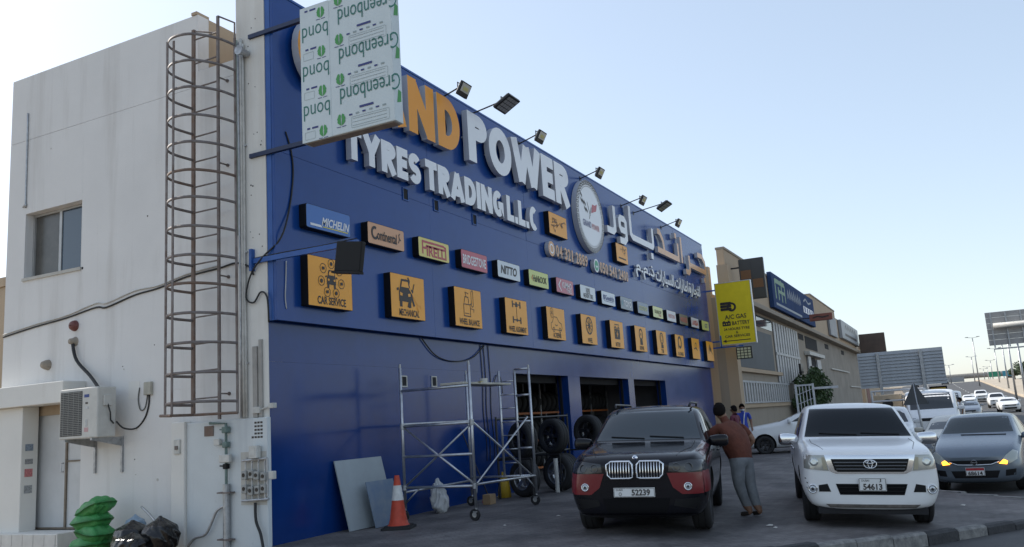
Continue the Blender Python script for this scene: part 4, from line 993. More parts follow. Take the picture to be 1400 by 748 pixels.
# ---- rubbish bags
def bag(name, label, c, s, seed, ma, tie=True, cone=0):
    bm = bmesh.new(); bmesh.ops.create_icosphere(bm, subdivisions=5, radius=1); rnd = random.Random(seed)
    ph = [rnd.uniform(0, 6.28) for _ in range(12)]; dirs = [(Vector((rnd.gauss(0, 1), rnd.gauss(0, 1), rnd.gauss(0, .5))).normalized(), rnd.uniform(3, 9), rnd.uniform(0, 6)) for _ in range(4)]
    for v in bm.verts:
        p = v.co.copy(); th = atan2(p.y, p.x); up_ = max(0, p.z+.2)
        w = sum(1-abs(sin(f*p.dot(d)+q+.8*sin(3*p.z+q))) for d, f, q in dirs)/4
        fold = (1-abs(sin(4.5*th+ph[0]+1.2*sin(2*p.z+ph[1]))))*.5+(1-abs(sin(8.5*th+ph[2]+2*p.z)))*.3
        r = .84+.26*w+.13*fold*up_
        k_ = 1-.80*max(0, p.z-.5)/.5-cone*(p.z+.3)
        if tie and p.z > .93: k_ *= 1.0+.9*(p.z-.93)/.07
        v.co = Vector((p.x*s[0]*r*k_*(1.08-.12*p.z), p.y*s[1]*r*k_*(1.08-.12*p.z), max(-.82, p.z)*s[2]*(1+.05*w)))
    me = bpy.data.meshes.new(name); bm.to_mesh(me); bm.free()
    o = meshobj(name, me, ma, None, True); o.location = c; return prop(o, label, 'rubbish bag', 'rubbish bags by the white wall')
M_bag = mat('black_bag', (.008, .008, .009), .22, bump=.7, bscale=16)
bag('rubbish_bag', 'big crumpled black rubbish bag next to the green sacks', (9.6, 11.7, .22), (.28, .36, .26), 1, M_bag)
bag('rubbish_bag', 'black rubbish bag leaning against the meter wall', (9.65, 11.15, .24), (.26, .3, .29), 2, M_bag)
bag('rubbish_bag', 'low black rubbish bag at the front between the others', (9.35, 11.4, .15), (.24, .34, .18), 3, M_bag)
bag('plastic_bag', 'small pale blue plastic bag behind the black rubbish bags', (9.85, 11.95, .36), (.13, .18, .18), 4, mat('blue_bag', (.22, .30, .38), .3, bump=.2, bscale=20))
pipe('grey_stick', 'grey stick poking out of the rubbish bags', [(9.8, 11.75, .66), (9.7, 11.45, .55), (9.6, 11.2, .45)], .02, M_steel, 'stick')

# ================================================================ scaffold tower
sf = thing('scaffold_tower', 'aluminium mobile scaffold tower with ladder frame on castors', 'scaffold', (13.1, 7.5, 0))
XL, YW = 2.4, 1.45
def al(name, pts, r=.026, m_=M_alu): mb = MB(); mb.tube(pts, r, 10); return mb.obj(name, m_, sf, True)
PA, PB, PC, PD = (0, YW), (0, 0), (XL, YW), (XL, 0)
for n, (x, y), h in (('upright', PA, 2.72), ('upright', PB, 2.66), ('upright', PC, 2.66), ('upright', PD, 2.66)):
    o = al('upright', [(x, y, .22), (x, y, h)])
    mb = MB(); mb.tube([(x, y, h), (x, y, h+.07)], .02, 8); mb.obj('spigot', M_steel, o)
    w = thing('castor', None, None); w.parent = sf; w.location = (x, y, 0)
    mb = MB(); mb.tube([(0, 0, .13), (0, 0, .26)], .02, 8); mb.box((-.035, -.01, .08), (-.027, .05, .15)); mb.box((.027, -.01, .08), (.035, .05, .15)); mb.box((-.035, -.03, .14), (.035, .05, .16)); mb.obj('fork', M_steel, w)
    mb = MB(); mb.lathe([(.045, -.024), (.09, -.024), (.1, -.012), (.1, .012), (.09, .024), (.045, .024)], 20, 'x', (0, .03, .1)); mb.obj('tyre', M_rub, w)
    mb = MB(); mb.lathe([(0, -.02), (.045, -.02), (.045, .02), (0, .02)], 16, 'x', (0, .03, .1)); mb.obj('hub', M_pipew, w)
for z in (.58, 1.12, 1.66, 2.3): al('rail', [(0, 0, z), (0, YW, z)], .024)
for z in (.5, 1.7): al('rail', [(0, YW, z), (XL, YW, z)], .022)
al('rail', [(0, 0, .6), (XL, 0, .56)], .022); al('rail', [(XL, 0, .56), (XL, YW, .56)], .024)
al('brace', [(0, .02, .62), (0, YW-.03, 1.64)], .018); al('brace', [(.03, .02, 1.64), (.03, YW-.03, .62)], .018)
al('brace', [(.03, -.03, .62), (XL-.25, -.03, 1.7)], .018); al('brace', [(.03, .03, 1.7), (XL-.1, .03, .58)], .018)
al('brace', [(0, .0, .35), (.25, .1, .6)], .014); al('brace', [(XL, 0, .3), (XL-.2, .1, .56)], .014); al('brace', [(0, YW, .3), (.05, YW-.3, .58)], .014)
for y in (.32, .68): al('ladder_upright', [(XL, y, .56), (XL, y, 2.66)], .024)
for k in range(4):
    al('rung', [(XL, 0, 1.1+.52*k), (XL, .32, 1.1+.52*k)], .022)
for k in range(7): al('rung', [(XL, .32, .82+.27*k), (XL, .68, .82+.27*k)], .012)
for z in (.58, 1.66):
    for x, y in (PA, PB): mb = MB(); mb.lathe([(.03, -.05), (.042, -.045), (.042, .045), (.03, .05)], 12, 'z', (x, y, z)); mb.obj('clamp', M_steel, sf)
mb = MB(); mb.bbox((.02, .15, 2.335), (1.9, .62, 2.375), .008); prop(mb.obj('plank', mat('plank', (.46, .44, .38), .6, var=.3, scale=4)), None)
bpy.data.objects[-1] if False else None
pl_ = [o for o in C.objects if o.name.startswith('plank')][0]; pl_.location = (13.1, 7.5, 0); prop(pl_, 'pale work board lying across the scaffold rails', 'board')
mb = MB(); mb.box((.6, .1, 2.376), (.68, .61, 2.38)); mb.obj('yellow_mark', M_yel, pl_)
mb = MB(); mb.lathe([(0, 2.376), (.07, 2.376), (.075, 2.47), (.06, 2.47), (.06, 2.40), (0, 2.40)], 16, 'z', (13.1+1.25, 7.5+.4, 0)); prop(mb.obj('paint_tin', M_pipew), 'small pale tin standing on the scaffold board', 'tin')

# ---- traffic cone
cn = thing('traffic_cone', 'orange and white traffic cone with worn black base', 'traffic cone', (12.15, 8.45, 0), radians(20))
M_cone = mat('cone_orange', (.52, .06, .025), .55, var=.25, scale=8); M_cw = mat('cone_white', (.62, .62, .60), .45, var=.2, scale=10)
mb = MB(); mb.prism(rrect(-.27, -.25, .27, .25, .06), 0, .035, 'z'); mb.prism(rrect(-.23, -.21, .23, .21, .06), .036, .06, 'z'); mb.obj('base', M_rub, cn)
def cone_r(z): return .155-.115*(z-.06)/.80
for nm, z0, z1, ma in (('cone_body', .06, .46, M_cone), ('cone_band', .46, .70, M_cw), ('cone_tip', .70, .86, M_cone)):
    e = .004 if nm == 'cone_band' else 0
    mb = MB(); pr = [(cone_r(z0)+e, z0)]+[(cone_r(z0+(z1-z0)*i/4)+e, z0+(z1-z0)*i/4) for i in range(1, 5)]
    if nm == 'cone_tip': pr += [(.02, .862)]
    if nm == 'cone_body': pr = [(.185, .06), (.165, .075)]+pr[1:]
    mb.lathe(pr, 28); mb.obj(nm, ma, cn, True)
# ---- boards leaning on the wall
def lean(name, label, x0, x1, y, h, tilt, ma, th=.018, skew=0):
    mb = MB(); mb.prism([(0, 0), (x1-x0, 0), (x1-x0+skew, h), (skew, h)], -th, 0)
    o = mb.obj(name, ma); o.location = (x0, y, .005); o.rotation_euler = (radians(-tilt), 0, 0); return prop(o, label, 'board')
lean('leaning_board', 'large pale grey board leaning on the blue wall', 11.72, 13.05, YL-.30, 1.18, 13, mat('grey_board', (.32, .36, .38), .6, var=.12, scale=2), .02, -.03)
lean('leaning_board', 'smaller blue smeared panel leaning in front of the grey board', 12.15, 12.95, YL-.52, .78, 14, mat('smear_board', (.10, .16, .26), .55, col2=(.20, .24, .28), scale=4), .015)
bm = bmesh.new(); bmesh.ops.create_icosphere(bm, subdivisions=5, radius=1); rnd = random.Random(31)
dr = [(Vector((rnd.gauss(0, 1), rnd.gauss(0, 1), rnd.gauss(0, .6))).normalized(), rnd.uniform(3, 8), rnd.uniform(0, 6)) for _ in range(4)]
for v in bm.verts:
    p = v.co.copy(); w = sum(1-abs(sin(f*p.dot(d)+q+1.5*p.z)) for d, f, q in dr)/4; t_ = (p.z+1)/2
    wid = (1-t_)*1.0+.5*t_; r = .62+.75*w
    v.co = Vector((p.x*.30*wid*r+.10*t_, p.y*.2*wid*r+.16*t_, (max(-.9, p.z)+.9)*.31*(1+.08*w)+.03*sin(6*p.x)*t_))
me = bpy.data.meshes.new('white_sack'); bm.to_mesh(me); bm.free(); bm_ = meshobj('white_sack', me, mat('white_bag', (.50, .50, .49), .5, bump=.4, bscale=18), None, True); bm_.location = (14.4, 9.0, 0); prop(bm_, 'crumpled white plastic sack slumped by the scaffold', 'sack')
rnd = random.Random(2)
for k in range(9):
    y, z = ((12.45, 1.4), (12.42, 1.15), (12.0, 3.3), (12.75, 2.95), (12.78, 3.0), (11.9, 1.05), (13.9, 4.9), (14.9, 7.4), (12.2, 5.6))[k]; r = rnd.choice((.012, .018, .03))
    mb = MB(); mb.lathe([(0, -.006), (r*.7, -.005), (r, .004)], 8, 'x', (0, y-16.15, z)); mb.obj('wall_hole', M_grime if k % 2 else M_dark, wing)
br = thing('broom', 'long handled broom with red bristles leaning on the blue wall', 'broom', (16.25, 9.0, 0))
mb = MB(); mb.tube([(0, 0, .14), (-.35, .38, 1.55)], .013, 8); mb.obj('handle', M_blackm, br)
mb = MB(); mb.bbox((-.16, -.04, .08), (.16, .04, .15), .01); mb.obj('head', M_red, br)
mb = MB(); mb.prism([(-.15, .08), (.15, .08), (.19, .0), (-.19, .0)], -.045, .045); mb.obj('bristles', mat('bristle', (.30, .03, .05), .9, bump=.6, bscale=200), br)
mb = MB(); mb.lathe([(.13, 0), (.15, .01), (.12, .34), (.05, .5), (.045, .55), (0, .55)], 16); o = mb.obj('yellow_jerrycan', mat('yellow_can', (.55, .36, .03), .5), None, True); o.location = (17.1, 9.05, 0); prop(o, 'dirty yellow plastic container by the blue wall', 'container')
mb = MB(); mb.bbox((-.12, -.09, 0), (.12, .09, .2), .01); o = mb.obj('cardboard_box', mat('cardboard', (.30, .20, .11), .8)); o.location = (15.75, 8.7, 0); prop(o, 'small brown cardboard box behind the scaffold castor', 'box')

# ================================================================ wheels and tyres in front of the bays
def tyre_mesh(R=.36, W=.24, r=.225, n=40):
    mb = MB(); h = W/2
    mb.lathe([(r, -h*.8), (r+.03, -h*.98), (R*.86, -h), (R*.96, -h*.86), (R, -h*.66), (R, -h*.4), (R-.008, -h*.38), (R-.008, -h*.3), (R, -h*.28), (R, h*.28), (R-.008, h*.3), (R-.008, h*.38), (R, h*.4), (R, h*.66), (R*.96, h*.86), (R*.86, h), (r+.03, h*.98), (r, h*.8)], n, 'y')
    return mb.mesh('tyre')
def rim_mesh(r=.228, W=.2, spokes=5, n=40):
    mb = MB(); h = W/2
    mb.lathe([(r, h*.9), (r+.008, h), (r-.012, h), (r-.02, h*.86), (r-.03, -h*.5), (r*.92, -h*.9), (r, -h)], n, 'y')
    mb.lathe([(0, h*.68), (.035, h*.68), (.06, h*.5), (.06, -h*.2), (0, -h*.2)], 16, 'y')
    for k in range(spokes):
        a = 2*pi*k/spokes
        for s in (-1, 1):
            a2 = a+s*.16; c, s_ = cos(a2), sin(a2); w = .02
            def P(rr, ww, yy): return (rr*s_+ww*c, yy, rr*c-ww*s_)
            mb.add([P(.045, -w, h*.52), P(.045, w, h*.52), P(r-.02, w*.8, h*.8), P(r-.02, -w*.8, h*.8), P(.045, -w, h*.2), P(.045, w, h*.2), P(r-.02, w*.8, h*.5), P(r-.02, -w*.8, h*.5)], [(0,1,2,3),(7,6,5,4),(0,4,5,1),(1,5,6,2),(2,6,7,3),(3,7,4,0)])
    mb.lathe([(.0, -.02), (r-.05, -.02)], 24, 'y', (0, -h*.3, 0), 0)
    return mb.mesh('rim')
ty_me = tyre_mesh(); rm_me = rim_mesh(); rm7 = rim_mesh(spokes=8)
ty_me.polygons.foreach_set('use_smooth', [True]*len(ty_me.polygons)); ty_me.set_sharp_from_angle(angle=radians(40)); rm_me.set_sharp_from_angle(angle=radians(40))
def loose_wheel(label, loc, rot, s=1.0, rim=True, ma=M_rim, group='wheels and tyres stacked by the bays', me=None):
    t_ = bpy.data.objects.new('car_wheel' if rim else 'tyre', ty_me); C.objects.link(t_)
    if not ty_me.materials: ty_me.materials.append(M_rub)
    t_.location = loc; t_.rotation_euler = rot; t_.scale = (s, s, s); prop(t_, label, 'wheel' if rim else 'tyre', group)
    if rim:
        q = bpy.data.objects.new('rim', (me or rm_me).copy() if ma is not M_rim else (me or rm_me)); C.objects.link(q); q.parent = t_
        if not q.data.materials: q.data.materials.append(ma)
        else: q.data.materials[0] = ma
    return t_
fa_ = (radians(2), 0, radians(72))    # disc faces the street corner
FW = [((17.15, 8.55, .40), 1.1, True, 'alloy wheel standing at the left foot of the stack'), ((18.35, 8.25, .42), 1.15, True, 'tall alloy wheel standing at ground level by the dark SUV'),
      ((17.25, 8.6, 1.22), 1.12, True, 'alloy wheel on top of the stack behind the scaffold ladder'), ((18.35, 8.35, 1.24), 1.12, True, 'alloy wheel on top, middle of the raised row'), ((20.15, 8.2, 1.28), 1.12, True, 'alloy wheel on top, right end of the raised row'),
      ((20.05, 8.1, .41), 1.12, False, 'bare tyre at ground level hidden behind the dark SUV'), ((19.2, 8.5, .41), 1.12, False, 'bare tyre standing between the two ground wheels')]
for k, (l, s, rim, lb) in enumerate(FW):
    loose_wheel(lb, l, (radians(2), radians(20*k), radians(72+random.uniform(-8, 8)-0)), s, rim, M_rim if k in (0, 1) else M_rimd)
# metal stand carrying the raised wheels
st = thing('wheel_stand', 'black pipe stand carrying the raised row of wheels', 'stand', (18.6, 8.5, 0))
mb = MB()
for x in (-1.9, -.4, 2.0): mb.tube([(x, .45, 0), (x, .45, 1.75)], .025, 8); mb.tube([(x, -.35, 0), (x, -.35, .83)], .025, 8); mb.tube([(x, -.35, .83), (x, .45, .83)], .02, 8)
mb.tube([(-1.9, .45, 1.7), (2.0, .45, 1.7)], .025, 8); mb.tube([(-1.9, .45, .85), (2.0, .45, .85)], .025, 8); mb.obj('frame', M_blackm, st)
mb = MB(); mb.tube([(-.55, -.3, 0), (-.55, -.3, .75)], .05, 10); mb.obj('post', M_pipew, st)
# racks of tyres inside the bays
for k, (x0, x1) in enumerate(BAYS):
    rk = thing('tyre_rack', ['tyre rack inside the left bay', 'tyre rack inside the middle bay', 'tyre rack inside the right bay'][k], 'rack', ((x0+x1)/2+.6, 12.3, 0))
    for x in (-1.7, 0, 1.7):
        for y in (-.3, .3): mb = MB(); mb.box((x-.025, y-.025, 0), (x+.025, y+.025, 2.9)); mb.obj('post', M_steel, rk)
    for z in (.12, .98, 1.84):
        for y in (-.3, .3): mb = MB(); mb.box((-1.75, y-.02, z), (1.75, y+.02, z+.06)); mb.obj('beam', mat('rack_orange', (.40, .12, .03), .5), rk)
    for q, z in enumerate((.50, 1.36, 2.22)):
        for j in range(9):
            loose_wheel('%s tyre from the left on the %s shelf in the %s bay' % (('first', 'second', 'third', 'fourth', 'fifth', 'sixth', 'seventh', 'eighth', 'ninth')[j], ('bottom', 'middle', 'top')[q], ('left', 'middle', 'right')[k]), ((x0+x1)/2+.6-1.5+j*.37, 12.3, z), (0, 0, radians(90)), .95, j % 3 == 0, M_chrome, 'tyres on the rack in the %s bay' % ('left', 'middle', 'right')[k])
# ================================================================ vehicles
def hull(name, st, sub=2):
    """closed body loft. station: x, zbot, wbot, zmid, wmid, zbelt, wbelt, ztop, wtop (half widths)"""
    bm = bmesh.new(); rings = []
    for (x, zb, wb, zm, wm, zt, wt, zr, wr) in st:
        half = [(0, zb), (wb*.7, zb), (wb, zb+.05), (wm, zm), (wm*.35+wt*.65, zm*.3+zt*.7), (wt, zt), (wr+(wt-wr)*.52, zt+(zr-zt)*.52), (wr+.015, zr-(zr-zt)*.10), (wr*.72, zr-.012*(1 if zr-zt > .2 else .3)), (0, zr)]
        L = [bm.verts.new((x, a, z)) for a, z in half]
        Rr = [L[0]]+[bm.verts.new((x, -a, z)) for a, z in half[1:-1]]+[L[-1]]
        rings.append((L, Rr))
    n = len(rings[0][0])
    for (L0, R0), (L1, R1) in zip(rings, rings[1:]):
        for i in range(n-1):
            bm.faces.new((L0[i], L0[i+1], L1[i+1], L1[i])); bm.faces.new((R0[i+1], R0[i], R1[i], R1[i+1]))
    for (L, Rr), fl in ((rings[0], 0), (rings[-1], 1)):
        for i in range(n-1):
            q = [L[i], Rr[i], Rr[i+1], L[i+1]]; q = [v for k, v in enumerate(q) if v not in q[:k]]
            bm.faces.new(q if fl else q[::-1])
    bmesh.ops.recalc_face_normals(bm, faces=bm.faces)
    cl = bm.edges.layers.float.get('crease_edge') or bm.edges.layers.float.new('crease_edge')
    for (L0, R0), (L1, R1) in zip(rings, rings[1:]):
        for A, B in ((L0, L1), (R0, R1)):
            for q, c_ in ((2, .3), (3, .2), (5, .4), (7, .3)):
                e = bm.edges.get((A[q], B[q]))
                if e: e[cl] = c_
    me = bpy.data.meshes.new(name); bm.to_mesh(me); bm.free()
    o = bpy.data.objects.new('tmp_hull', me); C.objects.link(o)
    s = o.modifiers.new('s', 'SUBSURF'); s.levels = sub; s.render_levels = sub
    return o
def finish_hull(o, arches, W, paint, inner=None):
    cut = []
    for (x, z, r) in arches:
        for s in (-1, 1):
            mb = MB(); mb.lathe([(0, 0), (r, 0), (r, .42), (0, .42)], 32, 'y'); me = mb.mesh('cut'); me.materials.append(paint); me.materials.append(M_dark)
            me.polygons.foreach_set('material_index', [1]*len(me.polygons))
            c = bpy.data.objects.new('cut', me); C.objects.link(c); c.location = (x, (W/2-.26) if s > 0 else -(W/2-.26)-.42, z); cut.append(c)
            b = o.modifiers.new('b', 'BOOLEAN'); b.object = c; b.operation = 'DIFFERENCE'; b.solver = 'EXACT'; b.material_mode = 'TRANSFER'
    o.data.materials.append(paint)
    dg = bpy.context.evaluated_depsgraph_get(); dg.update()
    ev = o.evaluated_get(dg); me = bpy.data.meshes.new_from_object(ev)
    bm = bmesh.new(); bm.from_mesh(me); bvh = BVHTree.FromBMesh(bm); bm.free()
    for c in cut: bpy.data.objects.remove(c)
    bpy.data.objects.remove(o)
    me.polygons.foreach_set('use_smooth', [True]*len(me.polygons)); me.set_sharp_from_angle(angle=radians(42))
    return me, bvh
def inpoly(x, y, P): return inside(x, y, P)
def conform(bvh, poly, axis, off, th, name, m_, par, step=.06, sign=1, lift=None, near=None):
    """shell piece lying on the body: outline in (y,z) for axis x (seen from the front, x-), (x,z) for axis y (side given by sign), (x,y) for axis z"""
    P = []
    k = len(poly)
    for i in range(k):
        a, b = Vector(poly[i]), Vector(poly[(i+1) % k]); n = max(1, int((b-a).length/step)); P += [a.lerp(b, j/n) for j in range(n)]
    if area2([tuple(p) for p in P]) < 0: P = P[::-1]
    pts = list(P); xs_ = [p.x for p in P]; ys_ = [p.y for p in P]
    y = min(ys_)+step*.5; tp = [tuple(p) for p in P]
    while y < max(ys_):
        x = min(xs_)+step*.5
        while x < max(xs_):
            if inpoly(x, y, tp) and min((p-Vector((x, y))).length for p in P) > step*.4: pts.append(Vector((x, y)))
            x += step
        y += step
    ov, oe, of, *_ = delaunay_2d_cdt(pts, [], [list(range(len(P)))], 1, 1e-5)
    V = []; 
    for v in ov:
        if axis == 'x': o_, d = Vector((-3*sign+(0 if sign > 0 else 6), v.x, v.y)), Vector((sign, 0, 0))
        elif axis == 'y': o_, d = Vector((v.x, 4*sign, v.y)), Vector((0, -sign, 0))
        else: o_, d = Vector((v.x, v.y, 5)), Vector((0, 0, -1))
        hit, nrm, *_q = bvh.ray_cast(o_, d)
        if hit is None: hit, nrm, *_q = bvh.find_nearest(o_+d*(3 if axis == 'x' else 4-.8))
        V.append((hit, d))
    mb = MB(); n = len(V)
    mb.v = [tuple(h-d*off) for h, d in V]+[tuple(h-d*(off-th)) for h, d in V]
    ec = {}
    for f in of:
        for i in range(len(f)): a, b = f[i], f[(i+1) % len(f)]; ec.setdefault((min(a, b), max(a, b)), []).append((a, b))
    for f in of: mb.f.append(tuple(f))
    for e in ec.values():
        if len(e) == 1: a, b = e[0]; mb.f.append((b, a, n+a, n+b))
    mb.mi = [0]*len(mb.f)
    o = mb.obj(name, m_, par, auto=50); return o
def cwheel(par, x, y, R, W, rimmat, spokes=5):
    s = R/.36; t_ = bpy.data.objects.new('wheel', ty_me); C.objects.link(t_); t_.parent = par; t_.location = (x, y, R); t_.scale = (s, W/.24, s)
    t_.rotation_euler = (0, random.uniform(0, 6), 0 if y > 0 else pi)
    q = bpy.data.objects.new('rim', CRIM[(rimmat.name, spokes)]); C.objects.link(q); q.parent = t_; return t_
CRIM = {}
for ma_, sp_ in ((M_rim, 5), (M_rimd, 5), (M_rim, 8)):
    me_ = rim_mesh(r=.232, spokes=sp_); me_.materials.append(ma_); CRIM[(ma_.name, sp_)] = me_
def mirror_part(par, x, y, z, s, shell, size=(.10, .24, .16), up=0):
    sg = 1 if y > 0 else -1; sx, sy, sz = size
    bm = bmesh.new(); bmesh.ops.create_cube(bm, size=1); bmesh.ops.subdivide_edges(bm, edges=bm.edges, cuts=2, use_grid_fill=True)
    for v in bm.verts:
        p = v.co; n = p.normalized()*.62; q = p.lerp(n, .45); v.co = Vector((q.x*sx, q.y*sy*1.15, q.z*sz*(1.0+.2*sg*q.y)))
    me = bpy.data.meshes.new('mirror'); bm.to_mesh(me); bm.free(); me.polygons.foreach_set('use_smooth', [True]*len(me.polygons))
    o = meshobj('mirror', me, shell, par); o.location = (x, y+sg*sy*.5, z); md = o.modifiers.new('s', 'SUBSURF'); md.levels = 1; md.render_levels = 1
    mb = MB(); mb.tube([(0, -sg*sy*.75, -.05), (0, -sg*sy*.3, -.02)], .03, 8); mb.obj('mirror_arm', M_black, o)
    return o
def plate(par, x, z, w, h, big, small, red=None, y=0):
    r_ = thing('number_plate', None, None); r_.parent = par; r_.location = (x, y, z); r_.rotation_euler = (0, 0, radians(-90))
    mb = MB(); mb.bbox((-w/2, 0, -h/2), (w/2, .012, h/2), .004); mb.obj('plate', M_plate, r_)
    shape2d(r_, stroke(rrect(-w/2+.008, -h/2+.008, w/2-.008, h/2-.008, .01), .005, True), M_ink, -.003, 'plate_border')
    for s, cx, cz, tw, th in big: print_text(r_, s, cx, cz, tw, th, M_ink, -.004, .03)
    for s, cx, cz, tw, th in small: print_text(r_, s, cx, cz, tw, th, M_ink, -.004, .0)
    if red: shape2d(r_, [[(-w/2+.01, h/2-red), (w/2-.01, h/2-red), (w/2-.01, h/2-.008), (-w/2+.01, h/2-.008)]], M_red, -.0035, 'plate_strip')
    return r_
def paint(name, c, rough=.28, metal=0.0, dirt=.12, coat=.35): return mat('paint_'+name, c, rough, metal, var=dirt, scale=2.5, coat=coat, coatr=.08, spec=.4, rvar=.05)
def lampring(par, bvh, y, z, prof, name, m_, off=.0):
    h, n, *_ = bvh.ray_cast(Vector((-3, y, z)), Vector((1, 0, 0)))
    n = (n*.8+Vector((-1, 0, 0))*.5).normalized(); mb = MB(); mb.lathe(prof, 20, 'z'); o = mb.obj(name, m_, par, True)
    o.location = h+n*off; o.rotation_euler = n.to_track_quat('Z', 'Y').to_euler(); return o
def fogl(par, bvh, y, z, r, ring=True):
    o = lampring(par, bvh, y, z, [(r, -.02), (r, .006), (r*.8, .012), (0, .014)], 'fog_lamp', mat('lamp_clear', (.5, .52, .54), .08, .4), .008)
    for nm, pr, m_ in (('lamp_ring', [(r*1.34, -.03), (r*1.3, .012), (r*1.0, .016), (r, 0)], M_chrome), ('bulb_cap', [(r*.4, .01), (r*.38, .018), (0, .019)], M_rimd)):
        mb = MB(); mb.lathe(pr, 20, 'z'); mb.obj(nm, m_, o, True)
def fx_(bvh, y, z): 
    h, *_ = bvh.ray_cast(Vector((-3, y, z)), Vector((1, 0, 0))); return h.x if h else 0

# ---------------- dark SUV with red bumper corners
def build_suv():
    r_ = thing('dark_suv', 'dark SUV with twin chrome grilles and red bumper corners', 'car', (11.38, 4.02, -.03), radians(11)); r_.rotation_euler = (radians(1.6), 0, radians(11))
    navy = mat('paint_suv_dark', (.008, .008, .011), .13, spec=.3, var=.2, scale=3, rvar=.04); red = paint('suv_red', (.17, .010, .014), .3); mar = paint('suv_maroon', (.075, .007, .016), .2)
    st = [(-.03, .36, .56, .58, .66, .82, .66, .96, .58), (.03, .27, .74, .57, .86, .88, .82, 1.04, .72), (.16, .23, .84, .57, .945, .95, .90, 1.10, .78), (.42, .22, .88, .60, .985, 1.01, .93, 1.13, .80),
          (.95, .22, .88, .64, .985, 1.07, .94, 1.17, .82), (1.45, .22, .88, .66, .98, 1.12, .945, 1.20, .82), (1.58, .22, .88, .66, .98, 1.14, .94, 1.25, .82), (2.28, .22, .88, .66, .98, 1.17, .94, 1.71, .70), (2.55, .22, .88, .66, .98, 1.18, .94, 1.77, .71),
          (3.6, .22, .88, .66, .98, 1.20, .94, 1.78, .71), (4.25, .24, .88, .68, .975, 1.21, .92, 1.72, .68), (4.62, .28, .84, .70, .95, 1.19, .88, 1.42, .66), (4.80, .34, .78, .72, .90, 1.09, .82, 1.17, .64), (4.86, .45, .7, .72, .78, .98, .74, 1.04, .56)]
    me, bvh = finish_hull(hull('suv_body', st), [(.95, .40, .47), (3.88, .40, .47)], 1.93, navy)
    meshobj('body', me, None, r_)
    for (x, y) in ((.95, .80), (.95, -.80), (3.88, .80), (3.88, -.80)): cwheel(r_, x, y, .385, .27, M_rimd, 5)
    cf = lambda *a, **k: conform(bvh, *a, **k)
    # glass
    cf([(-.80, 1.245), (.80, 1.245), (.655, 1.68), (-.655, 1.68)], 'x', .008, .02, 'windscreen', M_wind, r_, step=.035)
    for s in (1, -1):
        cf([(1.85, 1.20), (2.75, 1.22), (2.75, 1.63), (2.45, 1.63)], 'y', .004, .015, 'window', M_glassd, r_, sign=s)
        cf([(2.81, 1.22), (3.6, 1.23), (3.6, 1.63), (2.81, 1.63)], 'y', .004, .015, 'window', M_glassd, r_, sign=s)
        cf([(3.66, 1.24), (4.3, 1.27), (4.1, 1.6), (3.66, 1.63)], 'y', .004, .015, 'window', M_glassd, r_, sign=s)
        # red bumper corner, maroon wing, smoked headlamp
        cf([(s*.43, .85), (s*.50, .66), (s*.62, .57), (s*.93, .57), (s*.95, .85)], 'x', .006, .02, 'bumper_corner', red, r_, step=.04)
        cf([(.14, .58), (.5, .58), (.5, .86), (.14, .86)], 'y', .006, .02, 'bumper_corner', red, r_, step=.05, sign=s)
        cf([(.50, .90), (.95, .95), (1.6, 1.0), (1.6, 1.08), (.95, 1.03), (.55, .97)], 'y', .004, .012, 'wing_panel', mar, r_, sign=s)
        cf([(.40, s*.80), (.9, s*.80), (1.5, s*.82), (1.5, s*.925), (.9, s*.92), (.45, s*.90)], 'z', .004, .012, 'wing_panel', mar, r_, step=.05)
        cf([(s*.45, .87), (s*.66, .855), (s*.92, .88), (s*.90, 1.0), (s*.74, 1.02), (s*.47, .98)], 'x', .009, .025, 'headlight', mat('smoked_lamp', (.03, .032, .036), .06, spec=.7), r_, step=.03)
        for q, yy in enumerate((.56, .72)):
            lampring(r_, bvh, s*yy, .925, [(.058, -.01), (.056, .004), (.048, .005), (.045, 0)], 'lamp_ring', mat('ring_dim', (.12, .125, .13), .2, .7), .012)
        fogl(r_, bvh, s*.70, .67, .042)
        # twin grille
        x = fx_(bvh, s*.2, .9)
        fr = [(s*a, b) for a, b in ((.03, .80), (.03, .97), (.07, 1.01), (.33, 1.01), (.39, .97), (.38, .83), (.33, .785), (.07, .785))]
        cf(fr, 'x', .012, .03, 'grille_opening', M_black, r_, step=.05)
        ring_ = MB(); fr2 = fr if s > 0 else fr; pts = [(fx_(bvh, a, b)-.02, a, b) for a, b in fr2]; ring_.tube(pts+[pts[0], pts[1]], .014, 8); ring_.obj('grille_frame', M_chrome, r_, True)
        for q in range(8):
            yy = s*(.075+q*.038); bar_ = MB(); pz = [(fx_(bvh, yy, z)-.02, yy, z) for z in (.80, .86, .93, 1.0)]; bar_.tube(pz, .008, 6); bar_.obj('grille_bar', M_chrome, r_, True)
        cf([(s*.90, .34), (s*.84, .52), (s*.52, .50), (s*.5, .42), (s*.8, .36)], 'x', .004, .02, 'bumper_insert', M_black, r_, step=.05)
        mirror_part(r_, 1.78, s*.93, 1.20, s, navy, (.15, .25, .17))
        mb = MB(); mb.tube([(2.35, s*.6, 1.74), (2.5, s*.62, 1.80), (4.0, s*.6, 1.79), (4.2, s*.58, 1.72)], .018, 8); mb.obj('roof_rail', M_blackm, r_, True)
        for x0 in (1.75, 2.80):
            mb = MB(); mb.tube([(x0+.72, s*.985, 1.03), (x0+.76, s*1.0, 1.035), (x0+.9, s*1.0, 1.035), (x0+.94, s*.985, 1.03)], .013, 6); mb.obj('door_handle', navy, r_, True)
    cf([(-.46, .52), (.46, .52), (.40, .33), (-.40, .33)], 'x', .005, .02, 'lower_intake', mat('mesh_black', (.008, .008, .009), .8, spec=.1), r_, step=.05)
    cf([(-.80, .30), (.80, .30), (.74, .27), (-.74, .27)], 'x', .02, .03, 'bumper_lip', navy, r_, step=.05)
